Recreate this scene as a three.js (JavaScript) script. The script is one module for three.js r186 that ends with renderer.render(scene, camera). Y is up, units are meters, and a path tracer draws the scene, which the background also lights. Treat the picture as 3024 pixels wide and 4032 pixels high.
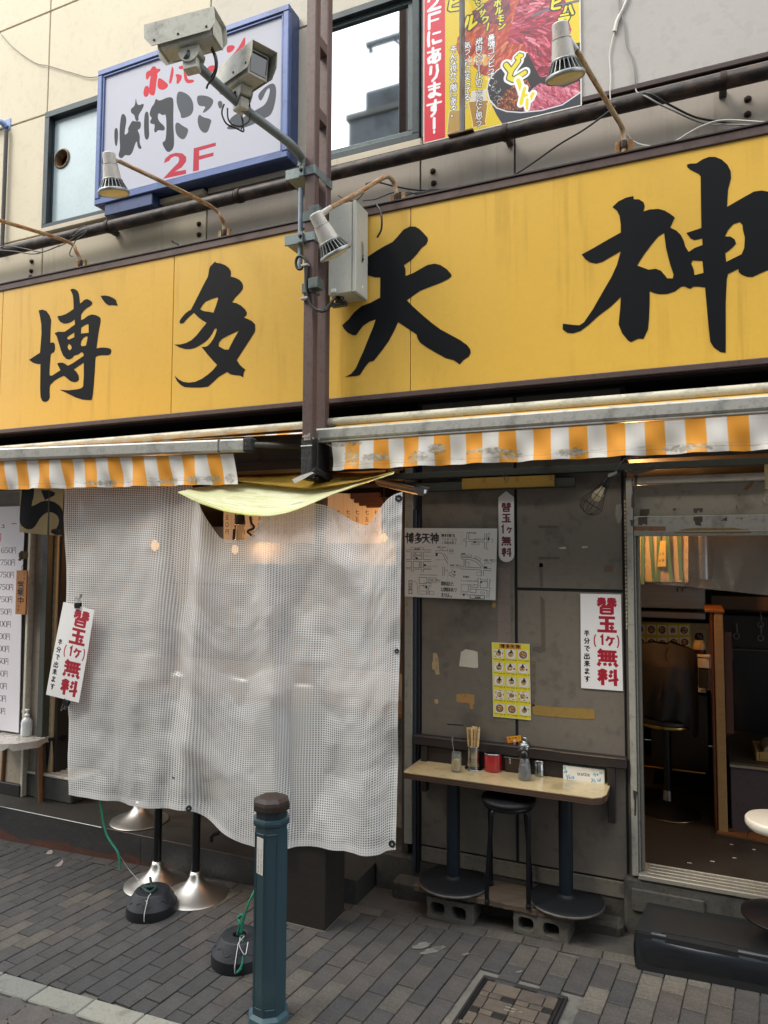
import * as THREE from 'three';
import { mergeGeometries } from 'three/addons/utils/BufferGeometryUtils.js';

// ---------- camera, sky, sun, exposure ----------
const scene = new THREE.Scene();
const EYE = new THREE.Vector3(0, 2.05, 0), FOC = 2800, PW = 3024, PH = 4032;
const YAW = 23.6 * Math.PI / 180, PITCH = 3.4 * Math.PI / 180, ROLL = 0.0045;
const fwd = new THREE.Vector3(-Math.sin(YAW) * Math.cos(PITCH), Math.sin(PITCH), -Math.cos(YAW) * Math.cos(PITCH));
const r0 = new THREE.Vector3().crossVectors(fwd, new THREE.Vector3(0, 1, 0)).normalize(), u0 = new THREE.Vector3().crossVectors(r0, fwd);
const rgt = r0.clone().multiplyScalar(Math.cos(ROLL)).addScaledVector(u0, Math.sin(ROLL));
const upv = u0.clone().multiplyScalar(Math.cos(ROLL)).addScaledVector(r0, -Math.sin(ROLL));
const camera = new THREE.PerspectiveCamera(2 * Math.atan(PH / 2 / FOC) * 180 / Math.PI, PW / PH, 0.05, 200);
camera.position.copy(EYE);
camera.quaternion.setFromRotationMatrix(new THREE.Matrix4().makeBasis(rgt, upv, fwd.clone().negate()));
scene.add(camera);

const renderer = new THREE.WebGLRenderer({ antialias: true });
renderer.setSize(768, 1024);
renderer.toneMapping = THREE.LinearToneMapping;
renderer.toneMappingExposure = 1.35;
renderer.shadowMap.enabled = true;

{ // an even bright overcast sky, a little brighter overhead and toward the sun
  const W = 128, H = 64, d = new Float32Array(W * H * 4), sun = new THREE.Vector3(-0.55, 0.8, 0.5).normalize();
  for (let j = 0; j < H; j++) for (let i = 0; i < W; i++) {
    const up = ((j + .5) / H - .5) * Math.PI, az = ((i + .5) / W - .5) * 2 * Math.PI;
    const y = Math.sin(up), x = Math.cos(az) * Math.cos(up), z = Math.sin(az) * Math.cos(up);
    const c = Math.max(0, x * sun.x + y * sun.y + z * sun.z), L = y > 0 ? (1 + 1.6 * y) * 1.0 + 1.2 * Math.pow(c, 6) : .5;
    const k = (j * W + i) * 4; d[k] = L * .97; d[k + 1] = L; d[k + 2] = L * 1.04; d[k + 3] = 1;
  }
  const t = new THREE.DataTexture(d, W, H, THREE.RGBAFormat, THREE.FloatType);
  t.mapping = THREE.EquirectangularReflectionMapping; t.magFilter = THREE.LinearFilter; t.needsUpdate = true;
  scene.background = t; scene.environment = t; scene.backgroundIntensity = 1; scene.environmentIntensity = 1;
  const s = new THREE.DirectionalLight(0xfff2dc, 1.2);
  s.position.copy(sun).multiplyScalar(30); s.castShadow = true; s.shadow.radius = 34; s.shadow.mapSize.set(2048, 2048);
  Object.assign(s.shadow.camera, { left: -8, right: 8, top: 10, bottom: -8, near: 1, far: 60 });
  s.name = 'sun'; scene.add(s, s.target);
}

// ---------- from a pixel of the 3024 x 4032 photograph to a point of a real plane ----------
const V = (x, y, z) => new THREE.Vector3(x, y, z);
const ray = (px, py) => fwd.clone().multiplyScalar(FOC).addScaledVector(rgt, px - PW / 2).addScaledVector(upv, PH / 2 - py).normalize();
const onZ = (px, py, z) => { const d = ray(px, py); return EYE.clone().addScaledVector(d, (z - EYE.z) / d.z); };
const onY = (px, py, y) => { const d = ray(px, py); return EYE.clone().addScaledVector(d, (y - EYE.y) / d.y); };
const SLOPE = .034, GX = -.8;                                             // the pavement rises gently to the right
const gy = (x) => SLOPE * (x - GX);
const onG = (px, py, h = 0) => { const d = ray(px, py), t = (gy(EYE.x) + h - EYE.y) / (d.y - SLOPE * d.x); return EYE.clone().addScaledVector(d, t); };
const onD = (px, py, depth) => { const d = ray(px, py); return EYE.clone().addScaledVector(d, depth / d.dot(fwd)); };
const ZW = -4.2, ZU = -4.44, ZS = -3.94;                                    // lower wall, upper wall, face of the yellow sign

// ---------- random numbers and noise ----------
const rng = (s) => () => { s = (s + 0x6d2b79f5) | 0; let t = Math.imul(s ^ (s >>> 15), 1 | s); t = (t + Math.imul(t ^ (t >>> 7), 61 | t)) ^ t; return ((t ^ (t >>> 14)) >>> 0) / 4294967296; };
const hash = (x, y, s) => { let h = Math.imul(x, 374761393) + Math.imul(y, 668265263) + Math.imul(s, 2246822519); h = Math.imul(h ^ (h >>> 13), 1274126177); return ((h ^ (h >>> 16)) >>> 0) / 4294967296; };
const sm = (t) => t * t * (3 - 2 * t), lerp = (a, b, t) => a + (b - a) * t, clamp = (x, a = 0, b = 1) => Math.min(b, Math.max(a, x));
const step = (a, b, x) => sm(clamp((x - a) / (b - a)));
function vnoise(x, y, px, py, s) {                                         // value noise that repeats every px, py cells
  const X = Math.floor(x), Y = Math.floor(y), a = sm(x - X), b = sm(y - Y), m = (v, p) => ((v % p) + p) % p;
  const x0 = m(X, px), x1 = m(X + 1, px), y0 = m(Y, py), y1 = m(Y + 1, py);
  return lerp(lerp(hash(x0, y0, s), hash(x1, y0, s), a), lerp(hash(x0, y1, s), hash(x1, y1, s), a), b);
}
function fbm(u, v, fx, fy, oct, s, gain = .5) {
  let a = 1, t = 0, n = 0;
  for (let o = 0; o < oct; o++) { t += a * vnoise(u * fx, v * fy, fx, fy, s + o * 17); n += a; a *= gain; fx *= 2; fy *= 2; }
  return t / n;
}
const noise3 = (x, y, s = 0) => vnoise(x, y, 4096, 4096, s);

// ---------- textures ----------
function tex(size, f, srgb) {                                              // f(u, v) -> grey or [r, g, b] in 0..1
  const d = new Uint8Array(size * size * 4);
  for (let j = 0; j < size; j++) for (let i = 0; i < size; i++) {
    const c = f((i + .5) / size, (j + .5) / size), k = (j * size + i) * 4, r = c.length ? c : [c, c, c];
    for (let n = 0; n < 3; n++) d[k + n] = 255 * clamp(r[n]);
    d[k + 3] = 255;
  }
  const t = new THREE.DataTexture(d, size, size);
  t.wrapS = t.wrapT = THREE.RepeatWrapping; t.magFilter = THREE.LinearFilter; t.minFilter = THREE.LinearMipmapLinearFilter;
  if (srgb) t.colorSpace = THREE.SRGBColorSpace;
  t.needsUpdate = true;
  return t;
}
const rep = (t, mx, my = mx, ox = 0, oy = 0) => { const c = t.clone(); c.repeat.set(1 / mx, 1 / my); c.offset.set(ox, oy); c.needsUpdate = true; return c; };
const T = {};
T.grime = tex(512, (u, v) => { const a = fbm(u, v, 4, 4, 6, 1, .6), b = fbm(u, v, 24, 24, 4, 9, .6), s = fbm(u, v, 64, 64, 3, 33); return .98 - .34 * step(.52, .75, a) - .22 * step(.55, .8, b) - .12 * (s - .5); });
T.faint = tex(512, (u, v) => .97 - .12 * (fbm(u, v, 5, 5, 5, 4) - .4) - .05 * step(.6, .7, fbm(u, v, 40, 40, 3, 8)) - .04 * fbm(u, v, 128, 128, 2, 2));
T.streak = tex(1024, (u, v) => { const w = fbm(u, v, 40, 2, 4, 12, .6), b = fbm(u, v, 5, 3, 4, 5), s = step(.52, .74, w) * step(.38, .66, b); return [.99 - .13 * s - .05 * fbm(u, v, 90, 90, 2, 3), .985 - .15 * s - .05 * fbm(u, v, 90, 90, 2, 3), .975 - .17 * s - .05 * fbm(u, v, 90, 90, 2, 3)]; });
T.fine = tex(512, (u, v) => fbm(u, v, 32, 32, 5, 21, .65));
T.coarse = tex(512, (u, v) => fbm(u, v, 8, 8, 6, 25, .6));
T.rust = tex(512, (u, v) => { const a = fbm(u, v, 5, 5, 6, 41, .62), b = fbm(u, v, 22, 22, 4, 47, .6), r = step(.42, .62, a), k = .85 + .3 * (b - .5); return [lerp(.90, .80, r) * k, lerp(.84, .58, r) * k, lerp(.72, .36, r) * k]; }, true);
T.pipe = tex(512, (u, v) => { const a = fbm(u, v, 6, 6, 6, 61, .62), b = fbm(u, v, 40, 10, 4, 67, .6), r = step(.45, .62, a), k = .8 + .5 * (b - .5); return [lerp(.36, .66, r) * k, lerp(.34, .56, r) * k, lerp(.34, .48, r) * k]; }, true);
T.wood = tex(512, (u, v) => { const g = fbm(u, v, 3, 60, 4, 71, .6), l = fbm(u, v, 2, 10, 4, 75), k = .82 + .3 * (g - .5) + .2 * (l - .5); return [k, k * .97, k * .92]; });
T.brushed = tex(512, (u, v) => .75 + .4 * (fbm(u, v, 2, 150, 3, 81) - .5));
T.concrete = tex(512, (u, v) => { const a = fbm(u, v, 6, 6, 6, 91, .62), p = fbm(u, v, 70, 70, 3, 95); return .8 + .5 * (a - .5) - .35 * step(.66, .74, p) + .2 * (p - .5); });
T.speck = tex(512, (u, v) => { const p = fbm(u, v, 90, 90, 2, 101), a = fbm(u, v, 7, 7, 5, 103); return .8 + .55 * (p - .5) + .4 * (a - .5); });
T.cloth = tex(256, (u, v) => .5 + .25 * Math.sin(u * Math.PI * 2 * 64) + .25 * Math.sin(v * Math.PI * 2 * 64));
T.tread = tex(256, (u, v) => {                                             // raised lozenges of chequer plate, 4 x 4 pairs per tile
  let h = 0; const n = 4, x = u * n, y = v * n;
  for (const [cx, cy, s] of [[.25, .25, 1], [.75, .75, 1], [.75, .25, -1], [.25, .75, -1]]) { const dx = (((x - cx) % 1) + 1.5) % 1 - .5, dy = (((y - cy) % 1) + 1.5) % 1 - .5, a = (dx + s * dy) * .707, b = (-s * dx + dy) * .707; h = Math.max(h, step(1, .55, Math.hypot(a / .27, b / .075))); }
  return h;
});

// ---------- materials ----------
const pxLen = (px, p) => px * p.clone().sub(EYE).dot(fwd) / FOC;            // how long px pixels are at a point
const C = (hex) => new THREE.Color(hex);
function mat(color, rough = .7, o = {}) {
  const { map, bump, bs, m, tile = 1, btile, phys, ...rest } = o;
  const p = { color: C(color), roughness: rough, metalness: m ?? 0, ...rest };
  if (map) p.map = rep(map, ...[].concat(tile));
  if (bump) { p.bumpMap = rep(bump, ...[].concat(btile ?? tile)); p.bumpScale = bs ?? .002; }
  return phys ? new THREE.MeshPhysicalMaterial(p) : new THREE.MeshStandardMaterial(p);
}
function canvasMat(w, h, draw, rough = .6, o = {}) {
  const c = document.createElement('canvas'); c.width = w; c.height = h;
  const g = c.getContext('2d'); draw(g, w, h);
  const t = new THREE.CanvasTexture(c); t.colorSpace = THREE.SRGBColorSpace; t.magFilter = THREE.LinearFilter; t.anisotropy = 8;
  const { phys, ...rest } = o;
  return phys ? new THREE.MeshPhysicalMaterial({ map: t, roughness: rough, ...rest }) : new THREE.MeshStandardMaterial({ map: t, roughness: rough, ...rest });
}

// ---------- geometry ----------
function soup(tris, uvs) {
  const g = new THREE.BufferGeometry(), p = new Float32Array(tris.length * 3);
  tris.forEach((v, i) => { p[i * 3] = v.x; p[i * 3 + 1] = v.y; p[i * 3 + 2] = v.z; });
  g.setAttribute('position', new THREE.BufferAttribute(p, 3)); g.computeVertexNormals();
  if (uvs) g.setAttribute('uv', new THREE.BufferAttribute(new Float32Array(uvs.flat()), 2)); else uvBox(g);
  return g;
}
function uvBox(g) {                                                        // uv in metres, from the side that a face looks to
  if (g.index) g = g.toNonIndexed();
  const p = g.attributes.position, uv = new Float32Array(p.count * 2), a = V(), b = V(), c = V();
  for (let i = 0; i < p.count; i += 3) {
    a.fromBufferAttribute(p, i); b.fromBufferAttribute(p, i + 1); c.fromBufferAttribute(p, i + 2);
    const n = b.clone().sub(a).cross(c.clone().sub(a)), ax = Math.abs(n.x), ay = Math.abs(n.y), az = Math.abs(n.z);
    [a, b, c].forEach((q, k) => { const j = (i + k) * 2; if (az >= ax && az >= ay) { uv[j] = q.x; uv[j + 1] = q.y; } else if (ax >= ay) { uv[j] = q.z; uv[j + 1] = q.y; } else { uv[j] = q.x; uv[j + 1] = q.z; } });
  }
  g.setAttribute('uv', new THREE.BufferAttribute(uv, 2));
  return g;
}
const clean = (g) => { if (g.index) g = g.toNonIndexed(); for (const k of Object.keys(g.attributes)) if (!['position', 'normal', 'uv'].includes(k)) g.deleteAttribute(k); if (!g.attributes.uv) g = uvBox(g); g.morphAttributes = {}; return g; };
const join = (...l) => mergeGeometries(l.flat(9).map(clean));
function bx(x0, x1, y0, y1, z0, z1, b = .003) {                            // a box with chamfered edges, 44 triangles
  const cx = (x0 + x1) / 2, cy = (y0 + y1) / 2, cz = (z0 + z1) / 2, h = [Math.abs(x1 - x0) / 2, Math.abs(y1 - y0) / 2, Math.abs(z1 - z0) / 2];
  b = Math.min(b, ...h.map((v) => v * .8));
  const P = (s, k) => { const q = [0, 1, 2].map((i) => s[i] * (i === k ? h[i] : h[i] - b)); return V(cx + q[0], cy + q[1], cz + q[2]); };
  const t = [], quad = (a, c, d, e, n) => { const m = c.clone().sub(a).cross(d.clone().sub(a)); if (m.dot(n) > 0) t.push(a, c, d, a, d, e); else t.push(a, d, c, a, e, d); };
  for (let k = 0; k < 3; k++) for (const s of [-1, 1]) {
    const i = (k + 1) % 3, j = (k + 2) % 3, mk = (a, c) => { const v = []; v[k] = s; v[i] = a; v[j] = c; return P(v, k); }, n = V(); n.setComponent(k, s);
    quad(mk(-1, -1), mk(1, -1), mk(1, 1), mk(-1, 1), n);
  }
  for (let k = 0; k < 3; k++) { const i = (k + 1) % 3, j = (k + 2) % 3; for (const si of [-1, 1]) for (const sj of [-1, 1]) { const mk = (w, f) => { const v = []; v[k] = w; v[i] = si; v[j] = sj; return P(v, f); }, n = V(); n.setComponent(i, si); n.setComponent(j, sj); quad(mk(-1, i), mk(1, i), mk(1, j), mk(-1, j), n); } }
  for (const a of [-1, 1]) for (const c of [-1, 1]) for (const e of [-1, 1]) { const s = [a, c, e], p = [P(s, 0), P(s, 1), P(s, 2)], m = p[1].clone().sub(p[0]).cross(p[2].clone().sub(p[0])); t.push(...(m.dot(V(a, c, e)) > 0 ? p : [p[0], p[2], p[1]])); }
  return soup(t);
}
const bc = (cx, cy, cz, w, h, d, b) => bx(cx - w / 2, cx + w / 2, cy - h / 2, cy + h / 2, cz - d / 2, cz + d / 2, b);
const UP = V(0, 1, 0);
function rod(p, q, r, r1 = r, n = 14, open = false) {                       // a round bar from p to q
  const d = q.clone().sub(p), g = new THREE.CylinderGeometry(r1, r, d.length(), n, 1, open), L = d.length();
  const uv = g.attributes.uv; for (let i = 0; i < uv.count; i++) uv.setXY(i, uv.getX(i) * 2 * Math.PI * r, uv.getY(i) * L);
  g.applyQuaternion(new THREE.Quaternion().setFromUnitVectors(UP, d.normalize())); g.translate((p.x + q.x) / 2, (p.y + q.y) / 2, (p.z + q.z) / 2);
  return g;
}
function tube(pts, r, n = 40, k = 8, closed = false) {
  const c = new THREE.CatmullRomCurve3(pts, closed, 'catmullrom', .5), g = new THREE.TubeGeometry(c, n, r, k, closed), L = c.getLength(), uv = g.attributes.uv;
  for (let i = 0; i < uv.count; i++) uv.setXY(i, uv.getY(i) * 2 * Math.PI * r, uv.getX(i) * L);
  return g;
}
function lathe(prof, n = 32, at = V(0, 0, 0), axis) {                       // profile [[radius, height], ...]
  const g = new THREE.LatheGeometry(prof.map(([r, y]) => new THREE.Vector2(r, y)), n), uv = g.attributes.uv;
  const R = Math.max(...prof.map((q) => q[0])), S = prof.reduce((s, q, i) => s + (i ? Math.hypot(q[0] - prof[i - 1][0], q[1] - prof[i - 1][1]) : 0), 0);
  for (let i = 0; i < uv.count; i++) uv.setXY(i, uv.getX(i) * 2 * Math.PI * R, uv.getY(i) * S);
  if (axis) g.applyQuaternion(new THREE.Quaternion().setFromUnitVectors(UP, axis.clone().normalize()));
  g.translate(at.x, at.y, at.z);
  return g;
}
function extr(pts, depth, holes = [], bev = 0) {                           // [[x, y], ...] outline pushed along +z
  const s = new THREE.Shape(pts.map((q) => new THREE.Vector2(q[0], q[1])));
  for (const h of holes) s.holes.push(new THREE.Path(h.map((q) => new THREE.Vector2(q[0], q[1]))));
  return new THREE.ExtrudeGeometry(s, { depth, bevelEnabled: bev > 0, bevelSize: bev, bevelThickness: bev, bevelSegments: 1, curveSegments: 8 });
}
// a sheet with thickness through four corners TL, TR, BR, BL; front faces the viewer, uv 0..1 over the front; bend(u, v) pushes it along its normal
function sheet([a, b, c, d], thick = .002, nx = 1, ny = 1, bend) {
  const n = b.clone().sub(a).cross(a.clone().sub(d)).normalize(); if (n.z < 0 && Math.abs(n.z) > .2) n.negate();
  const at = (u, v) => a.clone().lerp(b, u).lerp(d.clone().lerp(c, u), v).addScaledVector(n, bend ? bend(u, v) : 0);
  const t = [], uv = [], F = [], K = [];
  for (let j = 0; j <= ny; j++) for (let i = 0; i <= nx; i++) { const p = at(i / nx, j / ny); F.push(p); K.push(p.clone().addScaledVector(n, -thick)); }
  const id = (i, j) => j * (nx + 1) + i, U = (i, j) => [i / nx, 1 - j / ny];
  const q = (A, B, D, E, w) => { t.push(A, B, D, A, D, E); uv.push(w[0], w[1], w[2], w[0], w[2], w[3]); };
  for (let j = 0; j < ny; j++) for (let i = 0; i < nx; i++) {
    const w = [U(i, j + 1), U(i + 1, j + 1), U(i + 1, j), U(i, j)];
    q(F[id(i, j + 1)], F[id(i + 1, j + 1)], F[id(i + 1, j)], F[id(i, j)], w);
    q(K[id(i, j)], K[id(i + 1, j)], K[id(i + 1, j + 1)], K[id(i, j + 1)], [w[3], w[2], w[1], w[0]]);
  }
  const e = (i0, j0, i1, j1) => q(F[id(i0, j0)], F[id(i1, j1)], K[id(i1, j1)], K[id(i0, j0)], [U(i0, j0), U(i1, j1), U(i1, j1), U(i0, j0)]);
  for (let i = 0; i < nx; i++) { e(i, 0, i + 1, 0); e(i + 1, ny, i, ny); }
  for (let j = 0; j < ny; j++) { e(0, j + 1, 0, j); e(nx, j, nx, j + 1); }
  const g = soup(t, uv);
  if (bend && nx * ny > 4) {                                               // smooth normals over the front and back grids
    const N = g.attributes.normal, key = new Map(), P = g.attributes.position, lim = nx * ny * 12;
    for (let i = 0; i < lim; i++) { const k = [P.getX(i), P.getY(i), P.getZ(i)].map((x) => x.toFixed(5)).join(), s = key.get(k) ?? V(0, 0, 0); s.add(V(N.getX(i), N.getY(i), N.getZ(i))); key.set(k, s); }
    for (let i = 0; i < lim; i++) { const s = key.get([P.getX(i), P.getY(i), P.getZ(i)].map((x) => x.toFixed(5)).join()).clone().normalize(); N.setXYZ(i, s.x, s.y, s.z); }
  }
  return g;
}
const quadZ = (pts, z) => pts.map(([x, y]) => onZ(x, y, z));
// outline traced as [x, y] of a zoom with origin ox, oy and scale s, lying on the plane z
const polyZ = (pts, ox, oy, s, z, depth, holes = []) => { const m = (q) => { const p = onZ(ox + q[0] * s, oy + q[1] * s, z); return [p.x, p.y]; }; return extr(pts.map(m), depth, holes.map((h) => h.map(m))).translate(0, 0, z); };
const pts = (s) => s.trim().split(/\s*[;|]\s*|\n/).filter(Boolean).map((q) => q.trim().split(/[ ,]+/).map(Number));

// ---------- things and parts ----------
const taken = new Map(), bases = new WeakMap();
const numbered = (n) => { const k = taken.get(n) ?? 0; taken.set(n, k + 1); return k ? n + '_' + String(k).padStart(3, '0') : n; };
function tag(o, label, category, group, kind) { o.userData.label = label; o.userData.category = category; if (group) o.userData.group = group; if (kind) o.userData.kind = kind; return o; }
function thing(name, label, category, base = V(0, 0, 0), group, kind) {
  const o = new THREE.Group(); o.name = numbered(name); o.position.copy(base); bases.set(o, base); scene.add(o);
  return tag(o, label, category, group, kind);
}
function part(parent, name, geo, m, label) {
  geo = [].concat(geo); const g = geo.length > 1 ? join(geo) : clean(geo[0]), b = bases.get(parent) ?? V(0, 0, 0);
  if (b.lengthSq()) g.translate(-b.x, -b.y, -b.z);
  const o = new THREE.Mesh(g, m); o.name = name; o.castShadow = o.receiveShadow = true; bases.set(o, b); parent.add(o);
  if (label) o.userData.label = label;
  return o;
}
function solo(name, geo, m, label, category, group, kind) {
  geo = [].concat(geo); const g = geo.length > 1 ? join(geo) : clean(geo[0]); g.computeBoundingBox();
  const c = g.boundingBox.getCenter(V()), b = V(c.x, g.boundingBox.min.y, c.z); g.translate(-b.x, -b.y, -b.z);
  const o = new THREE.Mesh(g, m); o.name = numbered(name); o.position.copy(b); o.castShadow = o.receiveShadow = true; scene.add(o);
  return tag(o, label, category, group, kind);
}
function copy(src, label, pos, turn = 0) { const o = src.clone(); o.name = numbered(src.name.replace(/_\d\d\d$/, '')); o.userData = { ...src.userData, label }; if (pos) o.position.copy(pos); o.rotation.y = turn; scene.add(o); return o; }

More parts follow.
